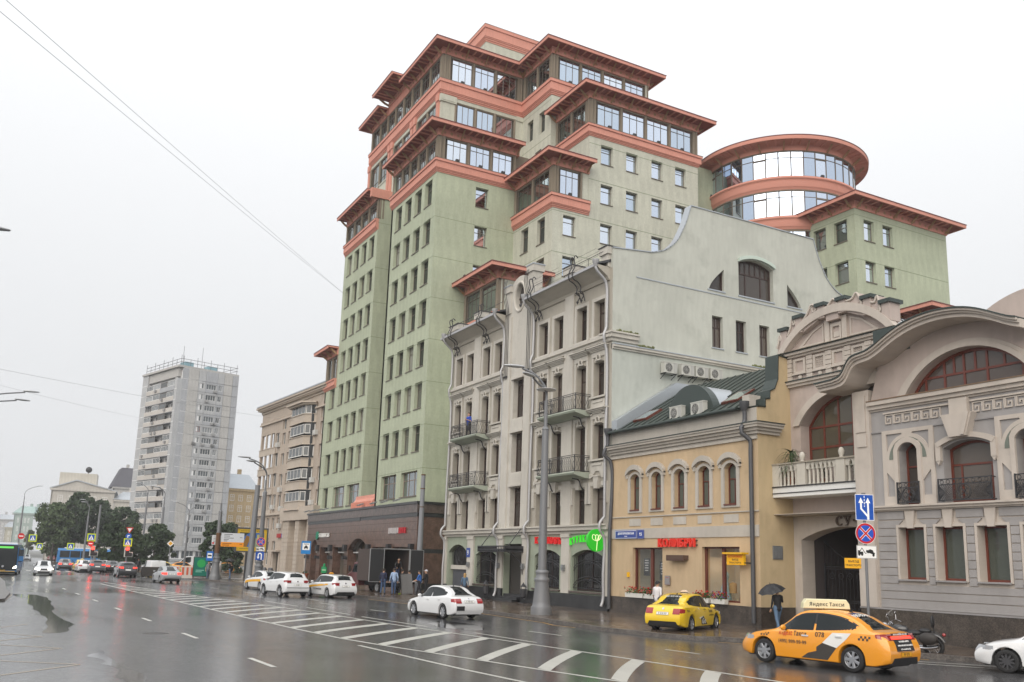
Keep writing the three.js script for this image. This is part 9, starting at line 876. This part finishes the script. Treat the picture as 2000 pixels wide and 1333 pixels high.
function traffic(label, x, z, y) { const T = thing('traffic_light', label, 'traffic light', [x, 0.12, z]), p = new MB(); p.bar(V(0, 0, 0), V(0, y + 2.3, 0), 0.08, 0.07); p.build('post', poleM, T); const b = new MB(); b.box(-0.2, 0.2, y - 0.75, y + 0.35, 0.1, 0.3); b.box(0.2, 0.55, y - 0.75, y - 0.35, 0.1, 0.3); b.build('housing', blackTrim, T); const e = new MB(), q = rect(-0.32, 0.32, y - 0.85, y + 0.45); e.ext(q, 0.06, 0.1); e.box(0.32, 0.66, y - 0.85, y - 0.25, 0.06, 0.1); e.build('back_board', M(0.6, 0.6, 0.55), T); const r = new MB(); r.add(new THREE.CircleGeometry(0.2, 18).translate(0, y + 0.12, 0.31)); r.build('red_light', M(0.8, 0.03, 0.02, { emissive: C3(1, 0.06, 0.04), emissiveIntensity: 2.4 }), T); const l = new THREE.PointLight(0xff2a1a, 0.7); l.position.set(0, y + 0.12, 0.5); l.castShadow = true; T.add(l); }
traffic('traffic light showing red right of the queue, under a yellow-edged crossing sign', 12.55, -119.5, 2.75); traffic('traffic light showing red left of the queue near the blue bus', 9.15, -125, 2.7); sign('road_sign', 'yellow-edged pedestrian crossing sign above the right-hand red light', 12.5, 3.75, -119.2, 0, 0.95, 0.95, 64, 64, ped); sign('road_sign', 'round blue arrow sign above the right-hand crossing sign', 12.5, 4.5, -119.2, 0, 0.66, 0.66, 64, 64, (c, w) => { fillR(c, '#1560c0', 0, 0, w, w); fillR(c, '#fff', 20, 26, 10, 26); fillR(c, '#fff', 20, 22, 26, 9); }, { shape: 'round' }); sign('road_sign', 'red-edged give way triangle above the round blue sign', 12.55, 5.15, -119.2, 0, 0.85, 0.75, 64, 56, (c, w, h) => { fillR(c, '#c22', 0, 0, w, h); c.fillStyle = '#eee'; c.beginPath(); c.moveTo(12, 7); c.lineTo(52, 7); c.lineTo(32, 42); c.fill(); }, { shape: 'tri' });
sign('road_sign', 'yellow-edged crossing sign above the left-hand red light', 8.85, 4.25, -124.8, 0, 0.95, 0.95, 64, 64, ped); sign('road_sign', 'red no entry sign under the left-hand crossing sign', 8.85, 3.5, -124.8, 0, 0.66, 0.66, 64, 64, noEn, { shape: 'round' }); sign('road_sign', 'red no entry sign above the roof of the oncoming bus', 1.35, 4.3, -140, 0, 0.8, 0.8, 64, 64, noEn, { shape: 'round' }); sign('road_sign', 'yellow-edged crossing sign right of the no entry sign above the oncoming bus', 2.75, 4.1, -140, 0, 0.95, 0.95, 64, 64, ped); pole('thin grey post of the signs above the oncoming bus', 2.05, -140.3, 4.6, 0.06, 0.05); sign('road_sign', 'yellow-edged crossing sign before the big trees, left of the red lights', 8.0, 3.2, -150, 0, 0.95, 0.95, 64, 64, ped); sign('road_sign', 'yellow-edged crossing sign far down the street below the dark trees', 5.0, 3.2, -190, 0, 0.95, 1.1, 64, 74, ped);
{ // billboard
  const T = thing('billboard', 'large framed billboard with a yellow poster of city buildings on a dark post', 'billboard', [23.45, 0.15, -103], -0.1), p = new MB(); p.box(-0.55, 0.25, 0, 2.9, -0.2, 0.2); p.build('post', M(0.03, 0.032, 0.035, { roughness: 0.5 }), T); const f = new MB(), q = rect(-1.75, 1.75, 2.8, 5.5); q.holes.push(new THREE.Path(hole(-1.58, 1.58, 2.95, 5.35).map((v) => V2(...v)))); f.ext(q, -0.25, 0.06); f.box(-1.6, 1.6, 2.9, 5.4, -0.24, -0.05); f.build('frame', M(0.07, 0.075, 0.08), T); const g = new THREE.PlaneGeometry(3.16, 2.4); g.translate(0, 4.15, 0.0); mesh('poster', g, new THREE.MeshStandardMaterial({ roughness: 0.3, map: canvasTex(320, 244, (c, w, h) => { fillR(c, '#c9a514', 0, 0, w, h); fillR(c, '#2d5fa8', 28, 40, w - 56, h - 84); c.fillStyle = '#2c3326'; c.beginPath(); c.moveTo(28, 40); c.lineTo(130, 40); c.lineTo(28, 130); c.fill(); c.fillStyle = '#8a6424'; c.beginPath(); c.moveTo(100, 70); c.lineTo(150, 90); c.lineTo(110, 200); c.lineTo(60, 200); c.fill(); c.fillStyle = '#a8a898'; c.beginPath(); c.moveTo(28, 160); c.lineTo(80, 110); c.lineTo(70, 200); c.lineTo(28, 200); c.fill(); fillR(c, '#88927c', 190, 100, 60, 100); fillR(c, '#b9b06a', 215, 60, 50, 80); c.fillStyle = '#7a6410'; for (let k = 0; k < 14; k++) c.fillRect(40 + k * 17, 18, 12, 10); for (let k = 0; k < 8; k++) c.fillRect(36 + k * 13, 214, 10, 8); }) }), T);
}
{ const T = thing('advertising_stand', 'green lit advertising panel of the bus shelter', 'advertising panel', [17.35, 0.15, -97.6], -0.2), b = new MB(); b.box(-0.75, 0.75, 0.2, 2.2, -0.12, 0.1); b.box(-0.7, -0.6, 0, 0.2, -0.1, 0.1); b.box(0.6, 0.7, 0, 0.2, -0.1, 0.1); b.build('case', blackTrim, T); const g = new THREE.PlaneGeometry(1.34, 1.84); g.translate(0, 1.2, 0.104); mesh('poster', g, new THREE.MeshStandardMaterial({ map: canvasTex(100, 136, (c, w, h) => { fillR(c, '#156a5a', 0, 0, w, h); c.fillStyle = '#2a9a50'; c.beginPath(); c.arc(52, 44, 30, 0, 7); c.fill(); fillR(c, '#9fd0c0', 16, 92, 60, 4); fillR(c, '#9fd0c0', 16, 104, 44, 4); }) }), T);
  const bars = thing('barrier', 'red and white plastic barriers beside the green advertising panel', 'barrier', [15.5, 0.15, -98.3], -0.15); for (const k of [0, 1]) { const w = new MB(); w.ext(poly([[-0.72, 0], [0.72, 0], [0.62, 0.3], [0.62, 1.2], [-0.62, 1.2], [-0.62, 0.3]]), -0.2, 0.2, 0.03); const m = w.build('barrier_block', M(0.55, 0.5, 0.46), bars); m.position.x = k * 1.4 - 0.7; const r = new MB(); for (const u of [-0.42, 0, 0.42]) { r.box(u - 0.1, u + 0.1, 0.35, 1.1, 0.205, 0.212); r.cut(); } r.build('red_stripe', M(0.5, 0.1, 0.05), m); }
  const sk = thing('planter', 'long dark planter box in front of the yellow taxi on the square', 'planter', [14.0, 0.15, -104.5], 0), b2 = new MB(); b2.box(-1.4, 1.4, 0, 0.95, -0.4, 0.4); b2.build('box', M(0.05, 0.045, 0.042), sk); const s2 = new MB(); s2.box(-1.36, 1.36, 0.94, 0.97, -0.36, 0.36); s2.build('soil', M(0.04, 0.03, 0.02), sk); }
for (const [z, l] of [[-56.1, 'black ornamental litter bin left of the entrance steps'], [-50.9, 'black ornamental litter bin right of the entrance steps']]) { const T = thing('litter_bin', l, 'litter bin', [28.75, 0.15, z], 0, 'litter bins at the entrance'), b = new MB(); b.lathe([[0.001, 0.28], [0.16, 0.3], [0.2, 0.42], [0.22, 0.85], [0.19, 0.87], [0.001, 0.8]], 14); b.build('bucket', mt.iron, T); const p = new MB(); for (const s of [-1, 1]) p.tube([V(0, 0, s * 0.27), V(0, 0.8, s * 0.27), V(0, 1.1, s * 0.2), V(0, 1.22, 0)], 0.022, 12, 6); p.box(-0.2, 0.2, 0, 0.04, -0.3, 0.3); p.build('stand', mt.iron, T); const c = new MB(); c.lathe([[0.001, 1.3], [0.05, 1.2], [0.2, 1.02], [0.22, 1.0]], 14); c.build('lid', mt.iron, T); }
{ const box = M(0.3, 0.08, 0.03), T = thing('planter', 'terracotta planter at the foot of the stone-coloured block portal', 'planter', [29.3, 0.15, -101.5]), b = new MB(); b.lathe([[0.25, 0], [0.36, 0.6], [0.4, 0.62], [0.4, 0.7], [0.3, 0.7], [0.001, 0.6]], 14); b.build('pot', box, T); const d = new MB(); for (let k = 0; k < 20; k++) d.add(new THREE.IcosahedronGeometry(0.08, 0).translate(rr(-0.2, 0.2), 0.72 + rr(0, 0.2), rr(-0.2, 0.2))); d.stuff('foliage', leafM[0], T);
  for (const [i, l] of ['leftmost covered grey scooter parked before the stone-coloured block', 'second covered grey scooter parked before the stone-coloured block', 'third covered grey scooter parked before the stone-coloured block'].entries()) { const S = thing('covered_scooter', l, 'scooter', [27.2 - i * 0.2, 0.15, -108 - i * 2.2], 0.9, 'scooters before the stone-coloured block'), c = new MB(); c.ext(poly([[-0.85, 0.15], [0.85, 0.15], [0.8, 0.7], [0.35, 0.8], [0.1, 0.75], [-0.35, 1.15], [-0.55, 1.15], [-0.85, 0.6]]), -0.25, 0.25, 0.08); c.build('cover', M(0.12, 0.12, 0.125), S); for (const u of [-0.6, 0.6]) { const w = new MB(); w.add(new THREE.TorusGeometry(0.18, 0.05, 8, 18).translate(u, 0.23, 0)); w.build('wheel', rubber, S); } } }
{ const W2 = thing('wall_sign', 'white lettering of a coffee shop sign beside the round green disc on the granite base', 'sign'), F = streetF(30.35), L = [...'STARBUCKS']; L.forEach((ch, i) => { const g = textW(ch, 0.36, 0.42, 0.06); g.applyMatrix4(new THREE.Matrix4().multiplyMatrices(F, new THREE.Matrix4().makeTranslation(-100.45 + i * 0.43, 4.85, 0.08))); mesh('letter', g, mt.white, W2); }); const q = thing('wall_sign', 'red and pale lettering of a shop sign at the right end of the granite base', 'sign'); for (let i = 0; i < 10; i++) { const b = new MB(F), u = -79 + i * 0.42; b.box(u, u + rr(0.24, 0.34), 4.95 + rr(-0.03, 0.03), 5.45, 0.03, 0.12); b.build('letter', i < 6 ? M(0.45, 0.42, 0.42) : M(0.42, 0.02, 0.03), q); } }
renderer.setSize(1024, 682);
renderer.render(scene, camera);
